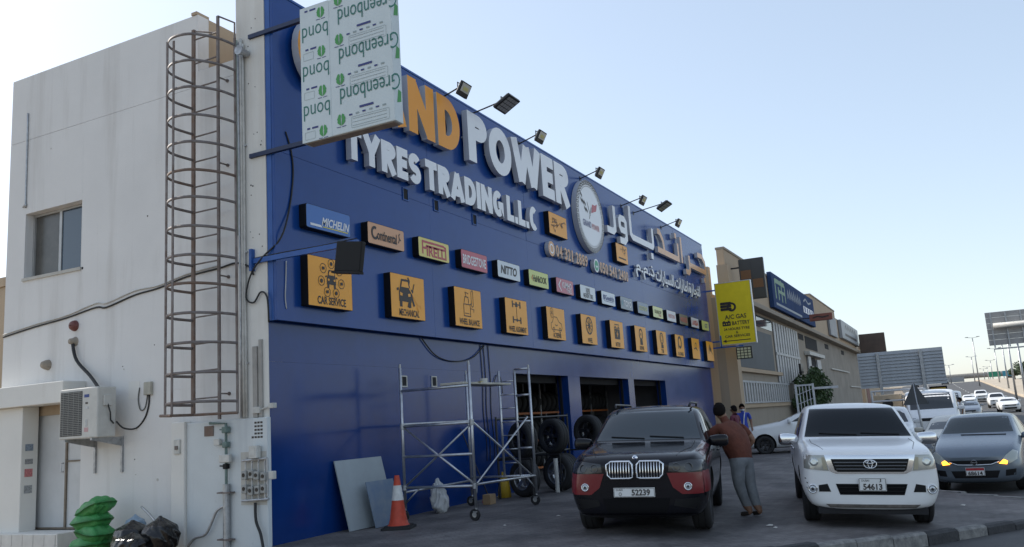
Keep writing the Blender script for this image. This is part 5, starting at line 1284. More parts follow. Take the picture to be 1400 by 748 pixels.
    plate(r_, fx_(bvh, 0, .62)-.03, .60, .56, .125, [('52239', .09, 0, .25, .085)], [('DUBAI', -.2, .035, .09, .022), ('O', -.19, -.02, .04, .045)], y=.02)
    x = fx_(bvh, 0, 1.045); mb = MB(); mb.lathe([(0, -.012), (.032, -.010), (.04, 0)], 18, 'x', (x, 0, 1.05)); o = mb.obj('badge', M_chrome, r_, True)
    mb = MB(); mb.add([(x-.015, 0, 1.05), (x-.015, .025, 1.05), (x-.015, .018, 1.068), (x-.015, 0, 1.075)], [(0, 1, 2, 3)]); mb.add([(x-.015, 0, 1.05), (x-.015, -.025, 1.05), (x-.015, -.018, 1.032), (x-.015, 0, 1.025)], [(0, 1, 2, 3)]); mb.obj('badge_inlay', M_inkb, o)
    for s in (-.55, .05):
        pts = [(0, 0, 0)]*4; pts = []
        for q in range(5):
            yy = s+q*.13; h, *_ = bvh.ray_cast(Vector((-3, yy, 1.265+.008*q)), Vector((1, 0, 0))); pts.append((h.x-.02, yy, 1.265+.008*q))
        mb = MB(); mb.tube(pts, .011, 6); mb.obj('wiper', M_black, r_, True)
    # rubber seams round the bonnet
    for s in (1, -1):
        pts = []
        for q in range(9):
            xx = .12+q*.17; yy = s*(.56+.16*min(1, q/4)); h, *_ = bvh.ray_cast(Vector((xx, yy, 3)), Vector((0, 0, -1))); pts.append((xx, yy, h.z+.001))
        mb = MB(); mb.tube(pts, .005, 5); mb.obj('bonnet_seam', M_dark, r_)
    return r_
M_wind = mat('windscreen_glass', (.03, .042, .05), .05, spec=.4)
build_suv()

# ---------------- white pickup
def build_pickup():
    r_ = thing('white_pickup', 'white pickup with chrome grille and dark windscreen', 'pickup', (13.28, 1.22, -.18), radians(11)); r_.rotation_euler = (radians(2.6), 0, radians(11))
    wh = paint('pickup_white', (.80, .80, .79), .3, 0, .04)
    st = [(-.04, .34, .62, .52, .72, .84, .72, 1.0, .62), (.02, .26, .76, .52, .87, .90, .84, 1.07, .76), (.14, .25, .82, .54, .925, .96, .88, 1.11, .80), (.5, .26, .82, .58, .935, 1.02, .90, 1.15, .80),
          (.9, .26, .82, .62, .935, 1.07, .90, 1.18, .80), (1.28, .26, .82, .64, .93, 1.11, .90, 1.20, .80), (1.42, .26, .82, .64, .93, 1.12, .90, 1.25, .80), (2.08, .26, .82, .66, .93, 1.14, .90, 1.70, .69), (2.35, .26, .82, .66, .93, 1.14, .90, 1.76, .70),
          (3.1, .26, .82, .66, .93, 1.15, .90, 1.765, .70), (3.45, .28, .82, .66, .93, 1.15, .90, 1.72, .68), (3.58, .3, .82, .66, .93, 1.14, .90, 1.25, .78), (3.7, .3, .82, .66, .93, 1.13, .90, 1.18, .82), (5.1, .34, .82, .66, .93, 1.13, .90, 1.17, .82), (5.2, .4, .8, .66, .90, 1.1, .88, 1.13, .8)]
    me, bvh = finish_hull(hull('pickup_body', st), [(.88, .38, .45), (3.96, .38, .45)], 1.83, wh)
    meshobj('body', me, None, r_)
    for (x, y) in ((.88, .77), (.88, -.77), (3.96, .77), (3.96, -.77)): cwheel(r_, x, y, .37, .24, M_rim, 8)
    cf = lambda *a, **k: conform(bvh, *a, **k)
    cf([(-.785, 1.235), (.785, 1.235), (.645, 1.67), (-.645, 1.67)], 'x', .010, .02, 'windscreen', M_wind2, r_, step=.03)
    lampm = mat('headlamp_glass', (.42, .42, .38), .12, .25, var=.15, scale=12, coat=1)
    for s in (1, -1):
        cf([(1.7, 1.17), (2.5, 1.17), (2.5, 1.6), (2.2, 1.6)], 'y', .004, .015, 'window', M_glassd, r_, sign=s); cf([(2.56, 1.17), (3.3, 1.17), (3.2, 1.6), (2.56, 1.6)], 'y', .004, .015, 'window', M_glassd, r_, sign=s)
        hl = cf([(s*.55, .80), (s*.88, .83), (s*.87, 1.02), (s*.60, 1.02)], 'x', .010, .03, 'headlight', lampm, r_, step=.03)
        for yy, rr in ((.74, .06),):
            lampring(hl, bvh, s*yy, .925, [(rr, -.01), (rr, .004), (rr*.5, .002), (0, .002)], 'reflector', mat('reflector', (.6, .62, .6), .2, .6), .012)
        x = fx_(bvh, s*.60, .86); cf([(s*.565, .82), (s*.62, .82), (s*.64, .99), (s*.60, .99)], 'x', .014, .02, 'indicator', mat('amber_dull', (.40, .36, .26), .2), r_, step=.04)
        fogl(r_, bvh, s*.78, .55, .05)
        cf([(s*.70, .51), (s*.70, .60), (s*.58, .62), (s*.54, .51)], 'x', .005, .02, 'fog_recess', M_black, r_, step=.04)
        mirror_part(r_, 1.62, s*.90, 1.19, s, M_chrome, (.15, .26, .18))
        for x0 in (2.35, 3.15): mb = MB(); mb.tube([(x0, s*.925, 1.02), (x0+.03, s*.945, 1.02), (x0+.16, s*.945, 1.02), (x0+.19, s*.925, 1.02)], .014, 6); mb.obj('door_handle', M_chrome, r_, True)
        for q in range(2): cf([(2.53+q*.83, .35), (2.54+q*.83, .35), (2.54+q*.83, 1.15), (2.53+q*.83, 1.15)], 'y', .0015, .004, 'door_seam', M_dark, r_, sign=s)
    # chrome surround, dark grille with bars, emblem
    cf([(-.54, .80), (-.46, .76), (.46, .76), (.54, .80), (.60, 1.02), (-.60, 1.02)], 'x', .008, .03, 'grille_surround', M_chrome, r_, step=.04)
    cf([(-.47, .81), (-.43, .785), (.43, .785), (.47, .81), (.515, .965), (-.515, .965)], 'x', .014, .02, 'grille_opening', M_black, r_, step=.04)
    for q in range(3):
        z = .825+q*.045; w = .45+.02*q; pts = [(fx_(bvh, a*w, z)-.026, a*w, z) for a in (-1, -.8, -.5, 0, .5, .8, 1)]; mb = MB(); mb.tube(pts, .012, 6); mb.obj('grille_bar', mat('grille_grey', (.12, .125, .13), .3, .6), r_, True)
    x = fx_(bvh, 0, .895)-.045
    for rx, rz, dz in ((.085, .058, 0), (.03, .052, 0), (.06, .022, .028)):
        mb = MB(); mb.tube([(x, rx*cos(a), .895+dz+rz*sin(a)) for a in [2*pi*i/24 for i in range(26)]], .0085, 6); mb.obj('emblem', M_chrome, r_, True)
    cf([(-.47, .62), (.47, .62), (.42, .47), (-.42, .47)], 'x', .005, .02, 'lower_intake', mat('mesh_black', (.01, .01, .011), .7), r_, step=.05)
    for q in range(2): pts = [(fx_(bvh, a, .52+q*.05)-.01, a, .52+q*.05) for a in (-.43, -.2, 0, .2, .43)]; mb = MB(); mb.tube(pts, .006, 5); mb.obj('intake_bar', M_black, r_)
    cf([(-.62, .34), (.62, .34), (.56, .29), (-.56, .29)], 'x', .012, .02, 'under_panel', mat('dirty_trim', (.22, .20, .18), .7, var=.4, scale=12), r_, step=.03)
    plate(r_, fx_(bvh, 0, .60)-.045, .615, .36, .18, [('54613', 0, -.03, .25, .085)], [('DUBAI', -.09, .055, .1, .028), ('J', .1, .055, .03, .045)], y=-.01)
    for s in (-.62, .0):
        pts = []
        for q in range(5): yy = s+q*.14; z = 1.26+.006*q; pts.append((fx_(bvh, yy, z)-.02, yy, z))
        mb = MB(); mb.tube(pts, .011, 6); mb.obj('wiper', M_black, r_, True)
    for s in (1, -1):
        pts = []
        for q in range(8):
            xx = .12+q*.16; yy = s*(.6+.12*min(1, q/4)); h, *_ = bvh.ray_cast(Vector((xx, yy, 3)), Vector((0, 0, -1))); pts.append((xx, yy, h.z+.0005))
        mb = MB(); mb.tube(pts, .004, 5); mb.obj('bonnet_seam', M_dark, r_)
    # scuffs
    for y, z in ((.84, .62), (.85, .55), (.86, .68)): cf([(y, z), (y+.02, z+.006), (y+.018, z+.022), (y+.002, z+.016)], 'x', .002, .004, 'scuff', M_dark, r_)
    mb = MB(); mb.box((.05, -.72, .2), (.5, .72, .3)); mb.tube([(.88, -.75, .36), (.88, .75, .36)], .05, 8); mb.obj('underbody', M_dark, r_)
    return r_
    # roof-high rack over the bed
    mb = MB()
    for s in (-.8, .8): mb.tube([(3.75, s, 1.1), (3.75, s, 1.82), (5.0, s, 1.82), (5.0, s, 1.1)], .022, 8)
    mb.tube([(3.75, -.8, 1.82), (3.75, .8, 1.82)], .022, 8); mb.tube([(3.75, -.8, 1.5), (3.75, .8, 1.5)], .016, 8); mb.obj('bed_rack', wh, r_)
    return r_
M_wind2 = mat('windscreen_dark', (.010, .013, .016), .06, spec=.12)
build_pickup()

# ---------------- grey hatchback
def build_hatch():
    r_ = thing('grey_hatchback', 'slate grey hatchback with lit amber indicators and red topped plate', 'car', (19.85, -.20, ZR), radians(-7))
    gy = paint('hatch_grey', (.16, .19, .225), .25, .4, .08)
    st = [(-.04, .32, .52, .46, .60, .62, .58, .72, .48), (.02, .22, .70, .46, .78, .69, .74, .81, .62), (.16, .19, .78, .48, .855, .77, .80, .91, .68), (.55, .18, .79, .52, .865, .86, .82, 1.0, .70), (.9, .18, .79, .56, .865, .94, .82, 1.06, .70), (1.1, .18, .79, .58, .865, .98, .82, 1.11, .70),
          (1.26, .18, .79, .58, .865, .99, .82, 1.17, .69), (1.98, .18, .79, .6, .865, 1.02, .82, 1.50, .60), (2.25, .18, .79, .6, .865, 1.03, .82, 1.545, .61), (3.1, .18, .79, .6, .865, 1.05, .82, 1.535, .60), (3.8, .22, .78, .62, .85, 1.05, .80, 1.42, .57), (4.1, .28, .74, .62, .82, 1.02, .76, 1.14, .56), (4.2, .38, .62, .6, .68, .9, .62, .96, .46)]
    me, bvh = finish_hull(hull('hatch_body', st), [(.85, .31, .37), (3.45, .31, .37)], 1.69, gy)
    meshobj('body', me, None, r_)
    for (x, y) in ((.85, .72), (.85, -.72), (3.45, .72), (3.45, -.72)): cwheel(r_, x, y, .305, .2, M_rim, 5)
    cf = lambda *a, **k: conform(bvh, *a, **k)
    cf([(-.68, 1.15), (.68, 1.15), (.56, 1.47), (-.56, 1.47)], 'x', .004, .02, 'windscreen', mat('windscreen_hatch', (.022, .032, .036), .05, spec=.2), r_, step=.035)
    for s in (1, -1):
        cf([(1.6, 1.05), (2.5, 1.06), (2.5, 1.42), (2.1, 1.41)], 'y', .004, .015, 'window', M_glassd, r_, sign=s); cf([(2.56, 1.06), (3.5, 1.09), (3.2, 1.4), (2.56, 1.42)], 'y', .004, .015, 'window', M_glassd, r_, sign=s)
        cf([(s*.46, .60), (s*.62, .58), (s*.76, .66), (s*.78, .80), (s*.70, .84), (s*.58, .75)], 'x', .006, .025, 'headlight', mat('headlamp_old', (.40, .42, .38), .15, .1, coat=1), r_, step=.03)
        cf([(s*.44, .585), (s*.575, .57), (s*.59, .63), (s*.53, .665)], 'x', .012, .02, 'indicator', mat('amber_lit', (.8, .3, .02), .3, emit=(1.0, .35, .02, 2.5)), r_, step=.03)
        mirror_part(r_, 1.42, s*.82, 1.06, s, gy, (.13, .2, .14))
        cf([(s*.52, .34), (s*.70, .36), (s*.72, .48), (s*.54, .46)], 'x', .003, .015, 'fog_recess', M_black, r_, step=.05)
        mb = MB(); mb.tube([(2.2, s*.855, .93), (2.23, s*.875, .93), (2.35, s*.875, .93), (2.38, s*.855, .93)], .012, 6); mb.obj('door_handle', gy, r_, True)
    cf([(-.44, .63), (-.30, .575), (.30, .575), (.44, .63), (.44, .655), (-.44, .655)], 'x', .006, .02, 'grille_opening', M_black, r_, step=.04)
    mb = MB(); mb.tube([(fx_(bvh, a, z)-.014, a, z) for a, z in ((-.44, .625), (-.30, .57), (0, .562), (.30, .57), (.44, .625))], .011, 6); mb.obj('grille_trim', M_chrome, r_, True)
    x = fx_(bvh, 0, .61)-.025; mb = MB(); mb.tube([(x, .05*cos(a), .612+.045*sin(a)) for a in [2*pi*i/20 for i in range(22)]], .008, 6); mb.box((x-.006, -.062, .602), (x+.006, .062, .622)); mb.obj('emblem', M_chrome, r_)
    cf([(-.44, .45), (.44, .45), (.38, .31), (-.38, .31)], 'x', .003, .015, 'lower_intake', M_black, r_, step=.05)
    plate(r_, fx_(bvh, 0, .44)-.03, .435, .34, .16, [('68614', 0, -.03, .26, .075)], [('16', .0, .052, .03, .03)], red=.055)
    pts = [(fx_(bvh, a, 1.115+.02*a)-.02, a, 1.115+.02*a) for a in (-.55, -.3, 0, .3)]; mb = MB(); mb.tube(pts, .010, 6); mb.obj('wiper', M_black, r_, True)
    return r_
build_hatch()

# ---------------- simpler cars for the middle distance (one body per kind, copied)
def simple_car(kind):
    if kind == 'sedan':
        st = [(-.02, .34, .45, .48, .56, .64, .56, .74, .44), (.06, .24, .66, .48, .74, .70, .68, .82, .54), (.3, .2, .76, .5, .85, .80, .78, .92, .60), (.9, .18, .8, .56, .89, .90, .82, 1.0, .64), (1.35, .18, .8, .58, .89, .95, .82, 1.06, .64), (1.55, .18, .8, .58, .89, .96, .82, 1.12, .62), (2.25, .18, .8, .6, .89, .98, .82, 1.42, .54), (3.0, .18, .8, .6, .89, .99, .82, 1.44, .54), (3.6, .2, .8, .6, .88, 1.0, .8, 1.3, .52), (4.0, .22, .8, .62, .87, 1.0, .8, 1.06, .6), (4.5, .28, .74, .62, .82, .96, .74, 1.02, .56), (4.6, .4, .6, .6, .68, .86, .6, .92, .45)]
        W, wb, R, ws = 1.78, (.9, 3.6), .32, [(-.68, 1.08), (.68, 1.08), (.53, 1.38), (-.53, 1.38)]; L = 4.6
    elif kind == 'suv':
        st = [(-.02, .40, .50, .56, .62, .80, .62, .92, .50), (.06, .28, .68, .56, .8, .88, .74, 1.0, .6), (.3, .24, .78, .58, .9, .95, .82, 1.06, .66), (.9, .22, .82, .62, .93, 1.03, .86, 1.12, .7), (1.35, .22, .82, .64, .93, 1.08, .86, 1.17, .7), (1.55, .22, .82, .64, .93, 1.1, .86, 1.24, .68), (2.15, .22, .82, .66, .93, 1.12, .86, 1.66, .6), (2.5, .22, .82, .66, .93, 1.13, .86, 1.74, .6), (4.0, .24, .82, .66, .93, 1.15, .86, 1.72, .58), (4.45, .3, .8, .68, .9, 1.12, .82, 1.3, .58), (4.6, .42, .66, .68, .76, 1.0, .7, 1.06, .5)]
        W, wb, R, ws = 1.86, (.92, 3.66), .36, [(-.7, 1.22), (.7, 1.22), (.58, 1.6), (-.58, 1.6)]; L = 4.6
    else:
        st = [(-.02, .38, .55, .6, .7, .95, .66, 1.1, .52), (.08, .28, .74, .6, .85, 1.05, .78, 1.25, .62), (.5, .26, .82, .64, .93, 1.25, .86, 1.42, .68), (.8, .26, .84, .66, .94, 1.32, .88, 1.6, .7), (1.5, .26, .84, .7, .95, 1.4, .9, 2.15, .74), (2.0, .26, .84, .7, .95, 1.42, .92, 2.26, .78), (4.7, .28, .84, .7, .95, 1.42, .92, 2.26, .78), (4.95, .36, .8, .7, .92, 1.4, .88, 2.1, .74), (5.0, .5, .7, .7, .84, 1.3, .8, 1.9, .66)]
        W, wb, R, ws = 1.9, (.95, 4.0), .35, [(-.74, 1.5), (.74, 1.5), (.7, 2.1), (-.7, 2.1)]; L = 5.0
    st = [(a, b, min(c*1.04, W*.45), d, min(e*1.04, W*.52), f, min(g*1.05, W*.5), h, i_*1.14) for a, b, c, d, e, f, g, h, i_ in st]
    wh = paint('car_white', (.76, .76, .75), .3, 0, .05)
    me, bvh = finish_hull(hull(kind+'_body', st, 2), [(wb[0], R, R+.06), (wb[1], R, R+.06)], W, wh)
    return dict(kind=kind, me=me, bvh=bvh, W=W, wb=wb, R=R, ws=ws, st=st, cache=None)
def place_car(K, name, label, loc, rz, col=None, cat='car', group=None, rim=M_rimd):
    r_ = thing(name, label, cat, loc, rz, group)
    if K['cache'] is None:
        ps = []; b = K['bvh']; cf = lambda *a, **k: ps.append(conform(b, *a, **k)); W = K['W']; zb = K['st'][2][5]
        meb = meshobj('body', K['me'], None, r_); ps.append(meb)
        cf(K['ws'], 'x', .004, .02, 'windscreen', M_glassd, r_, step=.12)
        x0 = K['st'][5][0]+.3 if K['kind'] != 'van' else 1.0; z0, z1 = K['ws'][0][1]-.02, K['ws'][2][1]-.05
        for s in (1, -1):
            cf([(x0, z0), (x0+1.0, z0), (x0+1.0, z1), (x0+.5, z1)], 'y', .004, .015, 'window', M_glassd, r_, sign=s, step=.15)
            if K['kind'] != 'van': cf([(x0+1.06, z0), (x0+2.0, z0+.02), (x0+1.8, z1-.03), (x0+1.06, z1)], 'y', .004, .015, 'window', M_glassd, r_, sign=s, step=.15)
            h = zb-.16
            cf([(s*W*.28, h), (s*W*.42, h+.02), (s*W*.44, h+.14), (s*W*.31, h+.12)], 'x', .006, .02, 'headlight', mat('lamp_far', (.35, .38, .40), .1, .3), r_, step=.06)
            ps.append(mirror_part(r_, x0-.08, s*W*.475, z0+.02, s, mat('mirror_white', (.62, .63, .64), .3), (.12, .2, .14)))
            for x in K['wb']: ps.append(cwheel(r_, x, s*(W/2-.12), K['R'], .22, rim, 5))
        cf([(-W*.25, zb-.17), (W*.25, zb-.17), (W*.29, zb-.06), (-W*.29, zb-.06)], 'x', .006, .02, 'grille', M_black, r_, step=.08)
        cf([(-W*.3, .5), (W*.3, .5), (W*.27, .34), (-W*.27, .34)], 'x', .004, .02, 'lower_intake', M_black, r_, step=.08)
        x = fx_(b, 0, .58); mb = MB(); mb.box((x-.03, -.2, .52), (x-.02, .2, .64)); ps.append(mb.obj('number_plate', M_plate, r_))
        K['cache'] = [p for p in ps if p.parent == r_]; K['root'] = r_
        o0 = meb
    else:
        for p in K['cache']:
            c = dup(p, r_)
            if p.name.startswith('body'): o0 = c
    if col is not None:
        for o in r_.children:
            if o.name.startswith('body') or o.name.startswith('mirror'):
                o.data = o.data.copy(); o.data.materials[0] = col
    return r_
KS, KU, KV = simple_car('sedan'), simple_car('suv'), simple_car('van')
GC = 'cars parked and driving along the road'
place_car(KS, 'white_car', 'white car parked nose to the shops behind the standing man', (31.3, 7.0, -.02), radians(-80), group=GC, rim=M_rimd)
place_car(KS, 'cream_sedan', 'cream sedan queued right behind the grey hatchback', (24.9, .12, ZR), radians(-3), paint('cream', (.50, .47, .40), .35), group=GC)
place_car(KU, 'white_suv', 'white SUV behind the pickup, left of the triangular sign', (29.0, 2.0, ZR), radians(3), group=GC)
place_car(KV, 'white_van', 'white van with dark windscreen behind the triangular sign', (35.5, .75, ZR), radians(2), group=GC)
place_car(KV, 'white_van', 'small white van up the road beyond the cream sedan', (62, .4, rise(62)), 0, group=GC)
place_car(KS, 'white_sedan', 'nearest white sedan coming down the road on the right', (92, -4.6, rise(92)), radians(2), group=GC)
place_car(KU, 'white_suv', 'white SUV following the nearest white sedan on the right', (112, -4.4, rise(112)), 0, group=GC)
place_car(KS, 'white_sedan', 'white sedan in the middle lane beyond the van', (128, -1.9, rise(128)), radians(1), group=GC)
place_car(KU, 'white_suv', 'white SUV just behind the middle lane sedan', (140, -3.6, rise(140)), 0, group=GC)
place_car(KS, 'silver_sedan', 'silver sedan between the cream sedan and the white van', (74, -.9, ZR), radians(-2), paint('silver', (.35, .36, .38), .3, .5), group=GC)
place_car(KU, 'dark_car', 'dark car near the crest of the road, left one', (262, 9.0, rise(262)), 0, paint('far_dark', (.05, .055, .06), .3), group=GC)
place_car(KU, 'dark_car', 'dark car near the crest of the road, right one', (275, 1.5, rise(275)), 0, paint('far_dark', (.05, .055, .06), .3), group=GC)
place_car(KV, 'dark_van', 'dark van on the far carriageway left of the trees', (235, -17, rise(235)), 0, paint('far_dark', (.05, .055, .06), .3), group=GC)
place_car(KS, 'white_sedan', 'white sedan on the far carriageway by the median', (215, -19.5, rise(215)), 0, group=GC)
# ================================================================ yellow hanging sign
ys_ = thing('yellow_hanging_sign', 'yellow double sided sign for gas, battery and tyre service', 'sign', (38.3, 8.92, 4.42), radians(-90))
w, h = 1.58, 2.78
mb = MB(); mb.bbox((0, 0, 0), (w, .2, h), .01); mb.obj('box', M_yel, ys_)
mb = MB()
for lo, hi in (((-.015, -.012, -.015), (w+.015, .212, .012)), ((-.015, -.012, h-.012), (w+.015, .212, h+.015)), ((-.015, -.012, .013), (.012, .212, h-.013)), ((w-.012, -.012, .013), (w+.015, .212, h-.013))): mb.box(lo, hi)
mb.obj('frame', M_alu, ys_)
print_text(ys_, 'A/C GAS', w/2, 1.22, .95, .2, M_ink, -.006, .02); print_text(ys_, 'BATTERY', 1.0, .93, .78, .17, M_ink, -.006, .02)
shape2d(ys_, [rrect(.18, .83, .55, 1.02, .02), [(.22, 1.02), (.3, 1.02), (.3, 1.06), (.22, 1.06)], [(.43, 1.02), (.51, 1.02), (.51, 1.06), (.43, 1.06)]], M_ink, -.006, 'icon')
for q in range(3): shape2d(ys_, [circ(.26+q*.105, .92, .025, 8)], M_yel, -.009, 'icon_detail')
print_text(ys_, '24 HOURS TYRE', w/2, .68, 1.15, .115, M_ink, -.006, .02); print_text(ys_, '&', w/2, .52, .1, .12, M_ink, -.006, .01); print_text(ys_, 'CAR SERVICES', w/2, .36, 1.1, .115, M_ink, -.006, .02)
shape2d(ys_, stroke([(.25, .16), (1.35, .16)], .035)+[[(.12, .16), (.28, .23), (.28, .09)]], M_ink, -.006, 'arrow')
# pile of tyres drawn on the sign
for q in range(3): shape2d(ys_, [rrect(.16, 1.52+q*.13, .66, 1.64+q*.13, .04)], M_ink, -.006-.0004*q, 'tyre_print')
shape2d(ys_, stroke(circ(.66, 1.66, .16, 18), .09, True), M_ink, -.009, 'tyre_print')
for z in (.9*h, .18): 
    mb = MB(); mb.box((-.75, .06, z-.03), (0, .12, z+.03)); mb.obj('arm', M_bluet, ys_)
fl = thing('grid_floodlight', 'small square grid floodlight under the yellow sign', 'floodlight', (38.25, 7.9, 4.05), radians(-90))
mb = MB(); mb.bbox((-.35, -.05, -.32), (.35, .04, .22), .015); mb.obj('housing', M_blackm, fl)
for a in range(4):
    for b in range(4): mb = MB(); mb.box((-.3+a*.155, -.056, -.28+b*.12), (-.18+a*.155, -.051, -.19+b*.12)); mb.obj('led_cell', mat('led_cell', (.6, .58, .35), .3), fl)
mb = MB(); mb.box((-1.9, .0, .24), (.0, .05, .3)); mb.box((-1.0, .0, .24), (-.95, .05, .8)); mb.obj('arm', M_bluet, fl)

# ================================================================ neighbouring workshop row
YN = 9.02
nb = thing('tan_workshop_building', 'tan rendered workshop with cornice, roller doors and blue sign', 'building', (39.5, YN, 0))
SB('wall', (39.5, YN, -.05), (70.0, YN+.4, 6.75), M_greyr, nb)
SB('corner_pier', (39.5, YN-.5, -.05), (40.2, YN-.002, 8.25), M_tan, nb); SB('pier_face', (39.5, YN+.402, -.05), (39.9, 20, 8.25), M_tan, nb)
SB('cornice', (40.21, YN-.55, 6.76), (104, YN+.1, 7.02), M_greyr, nb, .03)
SB('parapet', (40.21, YN-.25, 7.03), (68.6, YN+.1, 9.1), M_tan, nb)
SB('parapet', (68.61, YN-.25, 7.03), (84, YN+.1, 9.85), M_tan, nb); SB('parapet', (84.01, YN-.25, 7.03), (103.9, YN+.1, 9.3), M_tan, nb)
SB('parapet_coping', (40.2, YN-.29, 9.11), (68.6, YN+.14, 9.22), M_greyr, nb); SB('parapet_coping', (68.61, YN-.29, 9.86), (84, YN+.14, 9.97), M_greyr, nb)
SB('wall', (70.01, YN, -.05), (104, YN+.4, 6.75), mat('grey_shed', (.28, .25, .21), .8, var=.25, scale=.5), nb)
SB('roof', (40, YN+.45, 6.8), (104, 22, 7.0), M_greyr, nb)
SB('wall_panel', (40.9, YN-.03, 3.6), (51.5, YN-.001, 5.7), mat('grey_panel', (.10, .11, .115), .7, var=.2, scale=.4), nb)
SB('upper_window', (47.5, YN-.03, 5.95), (52.0, YN-.001, 6.6), M_glassb, nb)
SB('ledge', (40.21, YN-.2, 3.35), (53, YN-.001, 3.55), M_tan, nb, .02); SB('ledge', (40.21, YN-.12, 1.6), (55, YN-.001, 1.8), M_tan, nb)
M_gal = mat('corrugated', (.42, .43, .44), .5, .2, var=.25, scale=3)
fo = MB().box((-.17, -.07, 0), (.17, -.02, 1.0)).obj('fence_slat', M_gal, nb); fo.location = (.9, -.1, 1.84)
for k in range(1, 22): f = dup(fo, nb); f.location = (.9+k*.66, -.1, 1.84)
SB('fence_rail', (40.1, YN-.19, 2.82), (54.9, YN-.1, 2.92), M_gal, nb); SB('fence_rail', (40.1, YN-.19, 1.81), (54.9, YN-.1, 1.88), M_gal, nb)
so_ = MB().box((-.28, -.06, 0), (.28, -.01, 3.6)).obj('shutter_slat', M_gal, nb); so_.location = (13.0, -.02, 2.95)
for k in range(1, 10): f = dup(so_, nb); f.location = (13.0+k*.92, -.02, 2.95)
SB('shutter_rail', (52.2, YN-.12, 4.6), (61.2, YN-.085, 4.75), M_gal, nb)
SB('dark_doorway', (66.0, YN-.02, 0), (69.0, YN-.001, 5.0), M_dark, nb); SB('door_leaf', (64.6, YN-.15, 0), (65.9, YN-.03, 5.0), M_gal, nb); SB('door_leaf', (69.1, YN-.15, 0), (71.2, YN-.03, 4.9), M_gal, nb); SB('door_head', (63.8, YN-.4, 5.05), (72, YN-.03, 5.3), M_pipew, nb)
SB('transom_window', (65, YN-.03, 5.6), (71, YN-.001, 6.5), M_dark, nb)
for x in (62, 76, 88): SB('vent_strip', (x, YN-.03, 6.1), (x+2.2, YN-.001, 6.5), M_dark, nb)
SB('wall_rail', (78, YN-.15, 4.4), (92, YN-.05, 4.5), M_pipew, nb); SB('wall_rail', (92, YN-.15, 3.0), (103, YN-.05, 3.1), M_pipew, nb)
for k, x in enumerate((55.5, 60.5)):
    mb = MB(); mb.bbox((x, YN-.9, 3.5), (x+.9, YN-.75, 4.1), .03); mb.tube([(x+.45, YN-.8, 3.5), (x+.45, YN-.2, 3.0)], .04, 6)
    prop(mb.obj('wall_floodlight', M_blackm), 'black box floodlight on the tan workshop, %s' % ('left one', 'right one')[k], 'floodlight', (0, 0, 0) and 'floodlights on the tan workshop')
# blue shop sign on the parapet (faded lettering)
bs_ = thing('blue_shop_sign', 'long faded blue shop sign with green and white marks on the parapet', 'sign', (50.8, YN-.28, 7.25))
mb = MB(); mb.bbox((0, -.25, 0), (17.0, -.0, 2.1), .02); mb.obj('box', mat('faded_blue', (.03, .06, .15), .85, spec=.15, var=.2, scale=.6), bs_)
gs_ = mat('pr_green', (.10, .22, .12), .5); gw_ = mat('pr_grey', (.22, .26, .30), .5)
shape2d(bs_, stroke([(1.0, .6), (1.0, 1.8)], .3)+stroke([(1.0, 1.7), (4.2, 1.7)], .28)+stroke([(2.0, .6), (2.0, 1.4)], .3)+stroke([(2.0, 1.15), (4.2, 1.15)], .2)+stroke([(3.1, .55), (3.1, 1.9)], .28)+stroke([(4.2, .6), (4.2, 1.7)], .25), gs_, -.255, 'emblem')
for q in range(7): shape2d(bs_, stroke([(5.2+q*.8, 1.0), (5.4+q*.8, 1.5+.1*(q % 2)), (5.7+q*.8, 1.1)], .16), gw_, -.255-.0005*q, 'lettering')
shape2d(bs_, [[(11.6, .7), (16.4, .7), (16.4, 1.15), (11.6, 1.15)]], W_, -.254, 'white_panel')
for q in range(4): shape2d(bs_, [[(12.0+q*1.15, .74), (12.6+q*1.15, .74), (12.6+q*1.15, 1.11), (12.0+q*1.15, 1.11)]], M_inkb, -.258, 'mark')
shape2d(bs_, stroke([(12, 1.5), (13, 1.75), (14.2, 1.5), (15.6, 1.7)], .14), gw_, -.255, 'lettering'); shape2d(bs_, [[(.8, .22), (10.5, .22), (10.5, .36), (.8, .36)]], gw_, -.255, 'lettering')
# dark hanging board over the workshop corner
db = thing('dark_hanging_board', 'dark hanging sign board with faded brown squares', 'sign', (41.0, 8.3, 6.66), radians(-90))
mb = MB(); mb.bbox((0, 0, 0), (1.15, .22, 1.95), .015); mb.obj('box', mat('dark_board', (.045, .045, .045), .5, var=.3, scale=3), db)
rnd = random.Random(11)
for a in range(2):
    for b in range(4):
        c = (.16, .075, .03) if (a+b) % 2 == 0 and b < 3 else (.05, .05, .05)
        shape2d(db, [[(.06+a*.53, .06+b*.46), (.54+a*.53, .06+b*.46), (.54+a*.53, .48+b*.46), (.06+a*.53, .48+b*.46)]], mat('db%d' % ((a+b) % 2 == 0 and b < 3), c, .6), -.004, 'square')
mb = MB(); mb.box((-.55, .08, 1.55), (0, .14, 1.62)); mb.box((-.55, .08, .5), (-.48, .14, 1.62)); mb.obj('arm', M_blackm, db)
